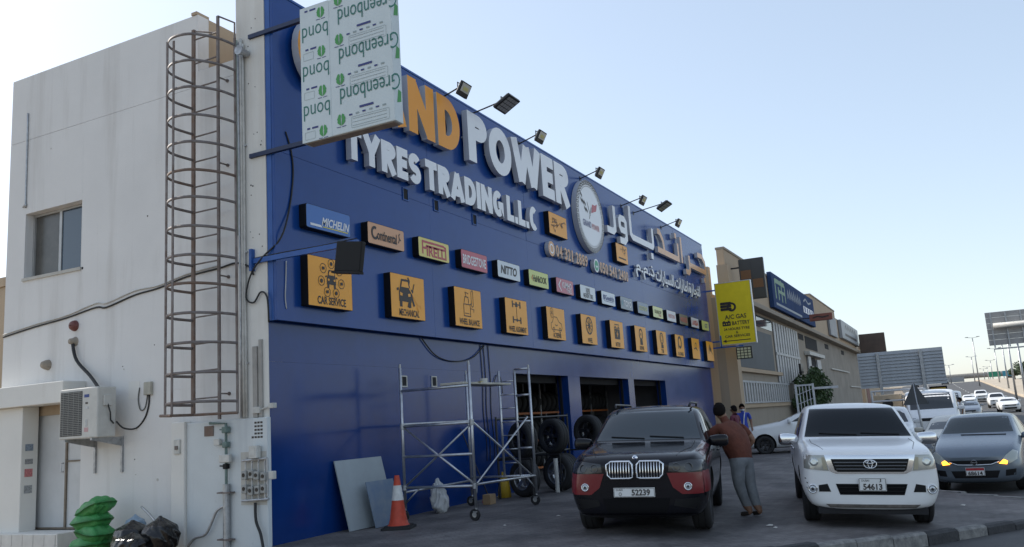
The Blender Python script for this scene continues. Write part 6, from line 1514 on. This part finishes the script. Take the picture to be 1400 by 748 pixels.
# further signs down the row
rs = thing('red_hanging_sign', 'small dull red hanging sign on the workshop row', 'sign', (58, 8.6, 6.85), radians(-90))
mb = MB(); mb.bbox((1.0, 0, 0), (2.4, .25, .45), .02); mb.obj('box', mat('dull_red', (.22, .07, .045), .5), rs); mb = MB(); mb.box((0, .1, .2), (1.0, .16, .26)); mb.obj('arm', M_blackm, rs)
shape2d(rs, stroke([(1.2, .2), (1.5, .28), (1.8, .2), (2.2, .26)], .09), M_ink, -.006, 'lettering')
ss_ = thing('grey_shop_sign', 'pale grey shop sign with dark script on the far parapet', 'sign', (85.5, YN-.28, 7.5))
mb = MB(); mb.bbox((0, -.3, 0), (16.0, 0, 1.75), .03); mb.obj('box', mat('pale_sign', (.28, .30, .32), .45), ss_)
for q in range(5): shape2d(ss_, stroke([(3+q*2.2, 1.0), (3.6+q*2.2, 1.45), (4.6+q*2.2, 1.05)], .2), M_ink, -.305-.0005*q, 'lettering')
shape2d(ss_, [[(2.5, .35), (13.5, .35), (13.5, .6), (2.5, .6)]], M_ink, -.305, 'lettering')
ps_ = thing('pale_panel', 'faded pale poster panel left of the grey shop sign', 'sign', (77.5, YN-.28, 7.3))
mb = MB(); mb.bbox((0, -.2, 0), (5.0, 0, 1.7), .03); mb.obj('box', mat('poster', (.24, .25, .27), .5, var=.3, scale=.8), ps_)
bb = thing('brown_hanging_board', 'plain brown hanging board at the end of the workshop row', 'sign', (100.2, 8.3, 6.4), radians(-90))
mb = MB(); mb.bbox((0, 0, 0), (2.6, .4, 2.3), .03); mb.obj('box', mat('brown_board', (.09, .06, .045), .6, var=.3, scale=1), bb); mb = MB(); mb.box((-.6, .15, 1.0), (0, .25, 1.1)); mb.obj('arm', M_blackm, bb)
# building beyond
b2 = thing('low_tan_building', 'low tan building past the workshop row', 'building', (108, YN, 0))
SB('wall', (108, YN, -.3), (135, 20, 7.6), M_tan, b2); SB('parapet', (107.9, YN-.2, 7.61), (135, 20, 8.2), M_brownr, b2); SB('doorway', (110, YN-.04, 0), (114, YN-.001, 4), mat('reddish', (.20, .09, .07), .7), b2)
for k in range(3): SB('window', (116+k*6, YN-.04, 3.5), (119+k*6, YN-.001, 5.5), M_glassb, b2)

# ================================================================ foliage
def leaf_cloud(name, parent, c, rad, n, size, ma, seed, blobs=9, flat=.9):
    """crown made of leaf-sized quads gathered in clumps"""
    rnd = random.Random(seed); bl = []
    for _ in range(blobs):
        while True:
            p = Vector((rnd.uniform(-1, 1), rnd.uniform(-1, 1), rnd.uniform(-1, 1)))
            if p.length < 1: break
        bl.append((Vector((p.x*rad[0]*.75, p.y*rad[1]*.75, p.z*rad[2]*.75)), rnd.uniform(.28, .5)))
    mb = MB()
    for i in range(n):
        b, s = bl[rnd.randrange(blobs)]
        d = Vector((rnd.gauss(0, 1), rnd.gauss(0, 1), rnd.gauss(0, 1))).normalized()*s*(rnd.random()**.4)
        p = b+Vector((d.x*rad[0], d.y*rad[1], d.z*rad[2]))
        a = Vector((rnd.gauss(0, 1), rnd.gauss(0, 1), rnd.gauss(0, 1))).normalized(); q = a.orthogonal().normalized(); r = a.cross(q); l = size*rnd.uniform(.6, 1.3)
        mb.v += [tuple(p-q*l), tuple(p-r*l*.4), tuple(p+q*l), tuple(p+r*l*.4)]; k = len(mb.v); mb.f.append((k-4, k-3, k-2, k-1))
    mb.mi = [0]*len(mb.f)
    me = bpy.data.meshes.new(name); me.from_pydata(mb.v, [], mb.f); me.update()
    o = meshobj(name, me, ma, parent); o.location = c; return o
M_leaf1 = mat('leaf_dark', (.035, .07, .022), .6, col2=(.06, .095, .03), scale=2); M_leaf2 = mat('leaf_far', (.07, .10, .05), .7, col2=(.045, .07, .035), scale=1)
M_bark = mat('bark', (.12, .09, .06), .9, bump=.5, bscale=30)
bu = thing('leafy_bush', 'dense green bush against the workshop wall', 'bush', (57.5, 8.0, 0))
leaf_cloud('foliage', bu, (0, 0, 2.1), (3.3, 1.2, 1.75), 6500, .14, M_leaf1, 4, 16)
for k, (dx, dy) in enumerate(((-1.2, 0), (0, .2), (1.3, -.1), (.6, .3))): mb = MB(); mb.tube([(dx*.4, dy, 0), (dx*.8, dy, .8), (dx*1.3, dy*2, 2.2)], [.08, .06, .02], 7); mb.obj('stem', M_bark, bu, True)
# flecks of blossom
leaf_cloud('blossom', bu, (1.2, -.6, 2.5), (1.6, .6, .7), 70, .07, mat('blossom', (.5, .45, .42), .6), 8, 5)
# white lattice gate leaf in front of the bush
gt = thing('white_lattice_frame', 'white metal lattice frame standing behind the pickup cab', 'frame', (33.6, 5.2, 0))
M_wm = mat('white_metal', (.52, .53, .54), .45, var=.2, scale=6)
mb = MB()
for y in (0, -.62): mb.box((-.03, y-.035, 0), (.03, y+.035, 2.35))
for z in (.4, 2.3): mb.box((-.028, -.58, z-.03), (.028, -.04, z+.03))
mb.obj('outer_frame', M_wm, gt)
for k in range(4): mb = MB(); mb.box((-.012, -.14-.12*k, .43), (.012, -.115-.12*k, 2.27)); mb.obj('bar', M_wm, gt)
for k in range(5): mb = MB(); mb.tube([(0, -.05, .6+k*.34), (0, -.57, .78+k*.34)], .014, 6); mb.obj('scroll_bar', M_wm, gt)
mb = MB(); mb.box((-.02, -1.5, 2.12), (.02, -.66, 2.2)); mb.obj('top_rail', M_wm, gt)

# ================================================================ road furniture on the right
def louvre_board(name, label, X, ya, yb, z0, z1, dyaw, slats, posts, ma):
    w = ya-yb; r_ = thing(name, label, 'billboard', (X, ya, 0), radians(-90)+dyaw)
    n = slats; h = (z1-z0)/n
    s0 = MB().add([(0, 0, 0), (w, 0, 0), (w, .06, h*1.04), (0, .06, h*1.04), (0, .09, 0), (w, .09, 0), (w, .15, h*1.04), (0, .15, h*1.04)], [(0,1,2,3),(4,7,6,5),(0,4,5,1),(3,2,6,7),(0,3,7,4),(1,5,6,2)]).obj('slat', ma, r_); s0.location = (0, 0, z0)
    for k in range(1, n): q = dup(s0, r_); q.location = (0, 0, z0+k*h)
    for p in posts: mb = MB(); mb.bbox((p-.09, -.12, ZR-.02), (p+.09, -.01, z1-.05), .01); mb.obj('post', M_steel, r_)
    return r_
M_bb = mat('board_back', (.40, .42, .44), .6, .1, var=.2, scale=1.5)
louvre_board('road_sign_back', 'big ribbed grey back of a road sign behind the pickup', 57, 4.95, .2, 2.3, 4.45, radians(1), 11, (1.15, 3.55), M_bb)
b3 = thing('overhead_sign_back', 'pale ribbed back of an overhead sign at the right edge', 'billboard', (60, -2.4, 0), radians(-90))
for k in range(6): mb = MB(); mb.bbox((0, 0, 4.4+k*.34), (6.5, .05, 4.4+k*.34+.33), .01); mb.obj('panel', mat('board_pale', (.36, .35, .34), .5, .2, var=.2, scale=1.5), b3)
for k in range(6): mb = MB(); mb.box((.25+k*.8, -.09, 4.25), (.33+k*.8, -.002, 6.42)); mb.obj('stiffener', M_steel, b3)
mb = MB(); mb.tube([(.35, -.35, 5.55), (6.6, -.35, 5.55)], .17, 14); mb.obj('torsion_tube', M_pipew, b3, True)
mb = MB(); mb.box((.2, -.5, 4.12), (6.5, -.42, 4.2)); mb.obj('catwalk_rail', M_steel, b3)
for p in (5.2,): mb = MB(); mb.tube([(p, -.35, ZR), (p, -.35, 5.4)], .2, 14); mb.obj('post', M_steel, b3, True)
tr = thing('triangular_sign', 'back of a triangular warning sign on a thin post', 'road sign', (30.6, .95, ZR), radians(-90))
mb = MB(); mb.tube([(0, 0, 0), (-.14, 0, 2.45)], .035, 10); mb.obj('post', M_steel, tr, True)
mb = MB(); mb.prism([(-.52, 1.74), (.26, 1.74), (-.13, 2.46)], -.03, -.015); mb.obj('plate', mat('sign_back', (.06, .065, .07), .6), tr)
mb = MB(); mb.box((-.35, -.012, 1.85), (.08, .0, 1.89)); mb.obj('clamp', M_steel, tr)
pn = thing('price_board', 'yellow framed price board reading 25 by the road', 'sign', (58, 1.22, ZR), radians(-90))
mb = MB(); mb.bbox((0, 0, .7), (.98, .15, 2.55), .02); mb.obj('frame', M_black, pn); shape2d(pn, [rrect(.08, .8, .90, 2.45, .02)], mat('price_yellow', (.62, .40, .06), .6, spec=.2), -.006, 'face')
print_text(pn, '25', .55, 1.8, .5, .5, M_red, -.01, .02)
for a in range(2): mb = MB(); mb.box((.1+a*.7, .03, 0), (.18+a*.7, .12, .7)); mb.obj('leg', M_blackm, pn)
# roadside crate speaker-like utility box with round hole, and van rack behind the pickup
ub = thing('beige_utility_box', 'beige box with a dark round hole above the pickup roof line', 'box', (38, 3.0, ZR), radians(-90))
mb = MB(); mb.bbox((0, 0, .5), (1.15, .8, 2.15), .03); mb.obj('body', mat('beige_box', (.42, .34, .24), .6, var=.15), ub); shape2d(ub, [circ(.62, 1.78, .2, 20)], M_dark, -.004, 'hole')
mb = MB(); mb.box((.05, .05, 0), (1.1, .75, .498)); mb.obj('plinth', M_conc, ub)
for a in (2.9, 1.2):
    pass
rk2 = thing('truck_rack', 'white tubular truck rack left of the triangular sign', 'rack', (37.5, 1.6, ZR), radians(-90))
mb = MB()
for x in (0, 1.9): mb.tube([(x, 0, 0), (x, 0, 2.3)], .04, 8); mb.tube([(x, 1.6, 0), (x, 1.6, 2.3)], .04, 8); mb.tube([(x, 0, 2.3), (x, 1.6, 2.3)], .04, 8)
for z in (1.5, 1.9, 2.3): mb.tube([(0, 0, z), (1.9, 0, z)], .035, 8)
rk2.location.y = 2.9; mb.obj('frame', M_wm, rk2)
# lamp standards
def lamp(label, X, px_y, H_, dbl):
    z0 = rise(X); r_ = thing('lamp_standard', label, 'street lamp', (X, px_y, z0), 0, 'street lamps along the road')
    mb = MB(); mb.tube([(0, 0, -.1), (0, 0, H_)], [.16, .09], 8); mb.obj('pole', M_steel, r_, True)
    for s in ((-1, 1) if dbl else (1,)):
        mb = MB(); mb.tube([(0, 0, H_-.1), (0, s*1.3, H_+.08)], .05, 6); mb.obj('arm', M_steel, r_); mb = MB(); mb.bbox((-.18, s*1.2-.35, H_+.05), (.18, s*1.2+.35, H_+.2), .04); mb.obj('lantern', M_steel, r_)
LP = [(230, -5.9, 11.5, 'tallest lamp standing left of the bridge middle'), (300, -6.6, 7.6, 'shorter lamp just left of the tallest lamp'), (240, -10.5, 8.6, 'lamp on the median right of the green signs'), (190, -9.7, 9.4, 'lamp on the median left of the right hand posts'), (330, -12.7, 6.6, 'lamp behind the green sign, right one'), (400, -12.4, 5.6, 'small far lamp left of the green signs'), (380, -13.2, 5.8, 'small far lamp between the green signs'), (300, -.1, 5.6, 'faint far lamp above the left end of the bridge'), (140, -7.9, 9.6, 'lamp post rising behind the overhead sign, left one'), (105, -6.8, 7.5, 'lamp post rising behind the overhead sign, right one')]
for X, Y, H_, lb in LP: lamp(lb, X, Y, H_, True)
# overpass
br_ = thing('overpass', 'pale concrete flyover crossing the road in the distance', 'bridge', (400, 0, 0))
mb = MB(); n = 24; pts = [(-60+i*6.2) for i in range(n+1)]
def bz(y): return 8.9-.00035*(y+10)**2
for a, b in zip(pts, pts[1:]):
    mb.add([(0, a, bz(a)-1.0), (0, b, bz(b)-1.0), (0, b, bz(b)+.9), (0, a, bz(a)+.9), (10, a, bz(a)-1.0), (10, b, bz(b)-1.0), (10, b, bz(b)+.9), (10, a, bz(a)+.9)], [(0,1,2,3),(4,7,6,5),(3,2,6,7),(0,4,5,1)])
mb.obj('deck', M_conc, br_, True)
for y in (-48, -22, 12, 40): mb = MB(); mb.bbox((3, y-1.2, 4), (7, y+1.2, bz(y)-.98), .1); mb.obj('pier', M_conc, br_)
mb = MB(); mb.box((-.1, -60, 0), (-.02, 88, .25)); 
# gantry signs
for k, (y, w, c, lb) in enumerate(((-13.4, 3.4, (.02, .22, .13), 'green direction sign under the flyover'), (-17.2, 3.0, (.04, .25, .33), 'teal direction sign right of the green one'), (-.5, 8, (.30, .30, .30), 'grey gantry sign back under the flyover'))):
    g = thing('gantry_sign', lb, 'road sign', (330 if k < 2 else 360, y, rise(330)))
    z = 1.0 if k < 2 else .5
    mb = MB(); mb.bbox((0, -w/2, z), (.15, w/2, z+1.8), .02); mb.obj('panel', mat('gantry%d' % k, c, .5), g)
    mb = MB(); mb.tube([(.2, w/2-.3, -.1), (.2, w/2-.3, z+1.7)], .12, 8); mb.tube([(.2, -w/2+.3, -.1), (.2, -w/2+.3, z+1.7)], .12, 8); mb.obj('post', M_steel, g)
# far trees and buildings
def tree(label, loc, H_, rad, n, seed, size):
    r_ = thing('tree', label, 'tree', loc, 0, 'trees beyond the road'); rnd = random.Random(seed)
    mb = MB(); mb.tube([(0, 0, -.2), (rnd.uniform(-.2, .2), 0, H_*.35), (rnd.uniform(-.4, .4), .2, H_*.7)], [.22, .16, .06], 8)
    for k in range(4): a = k*1.6; mb.tube([(0, 0, H_*.35), (cos(a)*rad[0]*.4, sin(a)*rad[1]*.4, H_*.6)], [.1, .03], 6)
    mb.obj('trunk', M_bark, r_, True); leaf_cloud('crown', r_, (0, 0, H_*.68), rad, n, size, M_leaf2, seed, 14)
TR = [(170, -13.2, 6.4, 'leafy tree at the right edge below the overhead sign'), (178, -17.5, 6.6, 'tree partly cut by the right edge of the view'), (200, -14.2, 5.6, 'rounded tree left of the right edge trees'), (260, -15.0, 3.4, 'small tree right of the dark van'), (150, -13.6, 3.0, 'small bushy tree on the median at the right'), (150, 18, 6, 'tree behind the big ribbed sign back')]
for k, (X, Y, H_, lb) in enumerate(TR): tree(lb, (X, Y, rise(X)+.2), H_, (H_*.45, H_*.5, H_*.36), 1500, k+20, .30)
M_far = [mat('far_b%d' % k, c, .8, var=.15, scale=.2) for k, c in enumerate(((.42, .36, .29), (.50, .46, .40), (.36, .32, .28), (.46, .44, .42)))]
FB = [(150, 13.5, 24, 9, 4.0, 'low beige building left of the road behind the ribbed sign'), (185, 15, 20, 10, 5.0, 'beige block behind the white vans'), (215, 18, 30, 12, 4.5, 'cream low block near the crest, left of the road'), (250, 20, 24, 14, 6.0, 'tan block left of the gantry sign'), (290, 24, 30, 16, 5.0, 'pale block far left of the flyover')]
for k, (X, Y, L_, D_, H_, lb) in enumerate(FB):
    r_ = thing('distant_building', lb, 'building', (X, Y, rise(X)-.3), 0, 'low buildings left of the road')
    mb = MB(); mb.bbox((0, 0, 0), (L_, D_, H_), .05); mb.obj('wall', M_far[k % 4], r_); mb = MB(); mb.box((-.15, -.15, H_+.002), (L_+.1, D_+.1, H_+.3)); mb.obj('parapet', M_far[(k+1) % 4], r_)
    for q in range(3): mb = MB(); mb.box((-.04, 1.2+q*2.4, H_*.45), (-.002, 2.4+q*2.4, H_*.75)); mb.obj('window', M_glassd, r_); mb = MB(); mb.box((2+q*5, -.04, H_*.3), (5+q*5, -.002, H_*.7)); mb.obj('window', M_glassd, r_)
# ================================================================ people
M_skin = mat('skin_brown', (.22, .115, .07), .55, var=.08, scale=12)
M_hair = mat('hair_black', (.010, .008, .008), .9, spec=.1, bump=.5, bscale=120)
def person(label, loc, fwd, J, B, mats, hair=True, extra=None, hand_pose=None, scale=1.0, mask=False, hem=.9):
    """J: name -> (forward, left, up, rx, ry); B: bone list (a, b, material index); joints in the person's own frame"""
    fx, fy = fwd; l_ = sqrt(fx*fx+fy*fy); fx /= l_; fy /= l_
    def Wp(p): return Vector((fx*p[0]-fy*p[1], fy*p[0]+fx*p[1], p[2]))*scale
    J = dict(J); B = list(B)
    # hands: palm and five fingers each
    for side in ('L', 'R'):
        wr = Vector(J['wrist'+side][:3]); el = Vector(J['elbow'+side][:3]); d = (wr-el).normalized()
        up_ = Vector((0, 0, 1)) if abs(d.z) < .85 else Vector((1, 0, 0)); w_ = d.cross(up_).normalized(); n = w_.cross(d).normalized()
        pal = wr+d*.05; J['palm'+side] = (*pal, .034, .022); B.append(('wrist'+side, 'palm'+side, 0))
        for k, (o, ln) in enumerate(((-.03, .06), (-.01, .075), (.01, .072), (.03, .056))):
            a = pal+d*.045+w_*o; b = a+d*ln*.55-n*.012; c = b+d*ln*.35-n*.03
            for q, p in enumerate((a, b, c)): J['f%s%d%d' % (side, k, q)] = (*p, .0095, .0095)
            B += [('palm'+side, 'f%s%d0' % (side, k), 0), ('f%s%d0' % (side, k), 'f%s%d1' % (side, k), 0), ('f%s%d1' % (side, k), 'f%s%d2' % (side, k), 0)]
        a = wr+d*.02-w_*.035-n*.01; b = a+d*.035-w_*.022-n*.012; J['t%s0' % side] = (*a, .012, .012); J['t%s1' % side] = (*b, .0105, .0105); B += [('wrist'+side, 't%s0' % side, 0), ('t%s0' % side, 't%s1' % side, 0)]
    hd = Vector(J['head'][:3]); fd = (Vector(J.get('look', (*(hd+Vector((.2, 0, 0))), 0, 0))[:3])-hd).normalized(); ld = Vector((0, 0, 1)).cross(fd).normalized()
    J['nose'] = (*(hd+fd*.115-Vector((0, 0, .02))), .014, .014); B.append(('head', 'nose', 0))
    for s in (1, -1): J['ear%d' % s] = (*(hd+ld*.088*s-fd*.01-Vector((0, 0, .015))), .022, .014); B.append(('head', 'ear%d' % s, 0))
    names = [k for k in J if k != 'look']; idx = {k: i for i, k in enumerate(names)}
    me = bpy.data.meshes.new('person'); me.from_pydata([Wp(J[k]) for k in names], [(idx[a], idx[b]) for a, b, _ in B], []); me.update()
    o = bpy.data.objects.new('tmp_person', me); C.objects.link(o)
    sk = o.modifiers.new('skin', 'SKIN'); sv = me.skin_vertices[0].data
    for k in names: sv[idx[k]].radius = (J[k][3]*scale, J[k][4]*scale); sv[idx[k]].use_root = (k == 'pelvis')
    sk.use_smooth_shade = True; sk.branch_smoothing = .4
    ss = o.modifiers.new('sub', 'SUBSURF'); ss.levels = 2; ss.render_levels = 2
    dg = bpy.context.evaluated_depsgraph_get(); dg.update(); m2 = bpy.data.meshes.new_from_object(o.evaluated_get(dg)); bpy.data.objects.remove(o)
    m2.materials.clear()
    for m_ in mats: m2.materials.append(m_)
    b9 = bmesh.new(); b9.from_mesh(m2)
    for zc in (hem, .16):
        g = list(b9.verts)+list(b9.edges)+list(b9.faces); bmesh.ops.bisect_plane(b9, geom=g, plane_co=(0, 0, zc*scale), plane_no=Vector((.12 if zc > .5 else 0, .05, 1)).normalized(), dist=1e-5)
    b9.to_mesh(m2); b9.free()
    segs = [(Wp(J[a]), Wp(J[b]), mi, (J[a][3]+J[b][3])/2*scale) for a, b, mi in B]
    for p in m2.polygons:
        c = p.center; best = None
        for a, b, mi, r in segs:
            ab = b-a; t_ = max(0, min(1, (c-a).dot(ab)/max(1e-9, ab.dot(ab)))); dd = (c-a-ab*t_).length-r*.5
            if best is None or dd < best[0]: best = (dd, mi)
        mi = best[1]
        if mi in (1, 2) and abs(c.x)+abs(c.y) < .6: mi = 1 if (c.z-hem*scale)+.12*c.x+.05*c.y > 0 else 2
        if mi in (0, 2) and c.z < .5: mi = 2 if c.z > .16*scale else (0 if mi == 2 else mi)
        p.material_index = mi; p.use_smooth = True
    po = meshobj('person', m2); po.location = loc; prop(po, label, 'person')
    # hair cap, eyes, mouth
    hw = Wp(hd); f2 = Wp(fd).normalized(); l2 = Wp(ld).normalized(); u2 = Vector((0, 0, 1))
    bm = bmesh.new(); bmesh.ops.create_icosphere(bm, subdivisions=4, radius=1); rnd = random.Random(5)
    for v in list(bm.verts):
        p = v.co.copy()
        if p.z < -.35+.95*max(0, p.x+.15)-.6*max(0, -p.x-.1): v.tag = True
        r = 1+.03*sin(17*p.x+3)*sin(19*p.y)+.03*sin(23*p.z)
        v.co = hw+(f2*p.x*.118*r+l2*p.y*.100*r+u2*(p.z*.135*r+.014))*scale - f2*.012
    bmesh.ops.delete(bm, geom=[v for v in bm.verts if v.tag], context='VERTS')
    hm = bpy.data.meshes.new('hair'); bm.to_mesh(hm); bm.free(); ho = meshobj('hair', hm, M_hair, po, True); sd = ho.modifiers.new('s', 'SOLIDIFY'); sd.thickness = .02
    for s in (1, -1):
        mb = MB(); c = hw+f2*.088*scale+l2*.034*s+u2*.012; mb.lathe([(0, -.008), (.009, -.005), (.011, 0), (.009, .005), (0, .008)], 10, 'z', tuple(c)); mb.obj('eye', M_ink, po, True)
    mb = MB(); mb.tube([tuple(hw+f2*.086*scale+l2*.025*s-u2*.062) for s in (-1, 0, 1)], .006, 6); mb.obj('mouth', mat('lip', (.16, .06, .05), .6), po)
    if mask:
        bm = bmesh.new(); bmesh.ops.create_icosphere(bm, subdivisions=3, radius=1)
        for v in list(bm.verts):
            p = v.co.copy(); v.tag = p.x < .25 or p.z > .25
            v.co = hw+(f2*p.x*.12+l2*p.y*.088+u2*(p.z*.085-.045))*scale
        bmesh.ops.delete(bm, geom=[v for v in bm.verts if v.tag], context='VERTS'); mm = bpy.data.meshes.new('face_mask'); bm.to_mesh(mm); bm.free(); meshobj('face_mask', mm, mat('mask_white', (.6, .62, .65), .7), po, True)
    return po
# man leaning at the SUV window, seen from behind
shirt = mat('rust_shirt', (.115, .032, .017), .85, var=.35, scale=5, bump=1.0, bscale=9); pants = mat('grey_trousers', (.21, .225, .24), .85, var=.3, scale=5, bump=1.0, bscale=9); sand = mat('sandal', (.03, .022, .018), .7)
J1 = dict(pelvis=(0, 0, .93, .19, .17), spine=(.03, 0, 1.10, .215, .19), chest=(.09, 0, 1.30, .215, .175), neckb=(.14, 0, 1.46, .10, .09), neck=(.18, 0, 1.53, .058, .058), head=(.215, .02, 1.645, .092, .10), crown=(.215, .02, 1.70, .07, .075), look=(.4, -.25, 1.62, 0, 0),
    shL=(.13, .20, 1.40, .085, .085), elbowL=(.40, .27, 1.22, .05, .05), wristL=(.58, .12, 1.20, .032, .03), shR=(.09, -.21, 1.40, .09, .09), armR=(.03, -.29, 1.27, .075, .075), elbowR=(-.02, -.34, 1.15, .05, .05), wristR=(.13, -.28, 1.0, .034, .03), armL=(.28, .25, 1.30, .07, .07),
    hipL=(0, .10, .86, .125, .125), kneeL=(.07, .09, .49, .085, .085), ankL=(.10, -.03, .13, .062, .062), heelL=(.05, -.03, .05, .035, .035), toeL=(.25, -.01, .03, .038, .026), hipR=(0, -.10, .86, .125, .125), kneeR=(.04, -.12, .49, .085, .085), ankR=(.0, -.13, .13, .062, .062), heelR=(-.05, -.13, .05, .035, .035), toeR=(.14, -.16, .03, .038, .026))
B1 = [('pelvis', 'spine', 1), ('spine', 'chest', 1), ('chest', 'neckb', 1), ('neckb', 'neck', 0), ('neck', 'head', 0), ('head', 'crown', 0), ('chest', 'shL', 1), ('shL', 'armL', 1), ('armL', 'elbowL', 0), ('elbowL', 'wristL', 0), ('chest', 'shR', 1), ('shR', 'armR', 1), ('armR', 'elbowR', 0), ('elbowR', 'wristR', 0),
      ('pelvis', 'hipL', 2), ('hipL', 'kneeL', 2), ('kneeL', 'ankL', 2), ('ankL', 'heelL', 0), ('heelL', 'toeL', 3), ('pelvis', 'hipR', 2), ('hipR', 'kneeR', 2), ('kneeR', 'ankR', 2), ('ankR', 'heelR', 0), ('heelR', 'toeR', 3)]
J1 = {k: (v[0]+.13*(v[2]-.05)-.03, v[1]*1.12, v[2], v[3]*(1.13 if k[:2] in ('sp', 'ch', 'pe', 'kn', 'an', 'hi') else 1.02), v[4]*(1.13 if k[:2] in ('sp', 'ch', 'pe', 'kn', 'an', 'hi') else 1.02)) for k, v in J1.items()}
person('man in rust brown shirt and grey trousers leaning at the dark SUV', (13.95, 3.05, -.075), (.42, .9), J1, B1, [M_skin, shirt, pants, sand], scale=1.0)
# standing poses
J2 = dict(pelvis=(0, 0, .95, .14, .13), spine=(0, 0, 1.12, .145, .12), chest=(.0, 0, 1.32, .165, .12), neckb=(0, 0, 1.46, .07, .07), neck=(.01, 0, 1.52, .052, .052), head=(.03, 0, 1.62, .085, .095), crown=(.03, 0, 1.67, .068, .07), look=(.4, 0, 1.6, 0, 0),
    shL=(0, .19, 1.41, .07, .07), armL=(0, .24, 1.25, .06, .06), elbowL=(-.02, .26, 1.12, .045, .045), wristL=(.06, .27, .88, .03, .028), shR=(0, -.19, 1.41, .07, .07), armR=(0, -.24, 1.25, .06, .06), elbowR=(-.02, -.26, 1.12, .045, .045), wristR=(.06, -.27, .88, .03, .028),
    hipL=(0, .09, .88, .105, .105), kneeL=(.03, .1, .5, .07, .07), ankL=(0, .1, .12, .052, .052), heelL=(-.03, .1, .05, .035, .035), toeL=(.15, .12, .03, .035, .026), hipR=(0, -.09, .88, .105, .105), kneeR=(.02, -.1, .5, .07, .07), ankR=(0, -.1, .12, .052, .052), heelR=(-.03, -.1, .05, .035, .035), toeR=(.15, -.12, .03, .035, .026))
navy_ = mat('dark_trousers', (.025, .028, .04), .85)
p2 = person('man in royal blue shirt with white face mask beside the white parked car', (30.6, 6.62, 0), (-1, -.25), J2, B1, [M_skin, mat('royal_shirt', (.03, .06, .36), .8, bump=.4, bscale=20), navy_, sand], mask=True)
mb = MB(); mb.tube([(-.10, -.10, 1.46), (-.135, -.06, 1.25), (-.13, -.03, 1.0)], .016, 6); mb.obj('white_strap', M_plate, p2)
person('man in maroon shirt mostly hidden behind the man in rust brown', (27.6, 6.22, 0), (.3, 1), J2, B1, [M_skin, mat('maroon_shirt', (.11, .02, .04), .8), navy_, sand], scale=.97)
person('man in white shirt standing on the road beyond the cream sedan', (52, -.3, ZR), (-.2, 1), J2, B1, [M_skin, mat('white_shirt', (.5, .5, .5), .8), navy_, sand], scale=1.03)
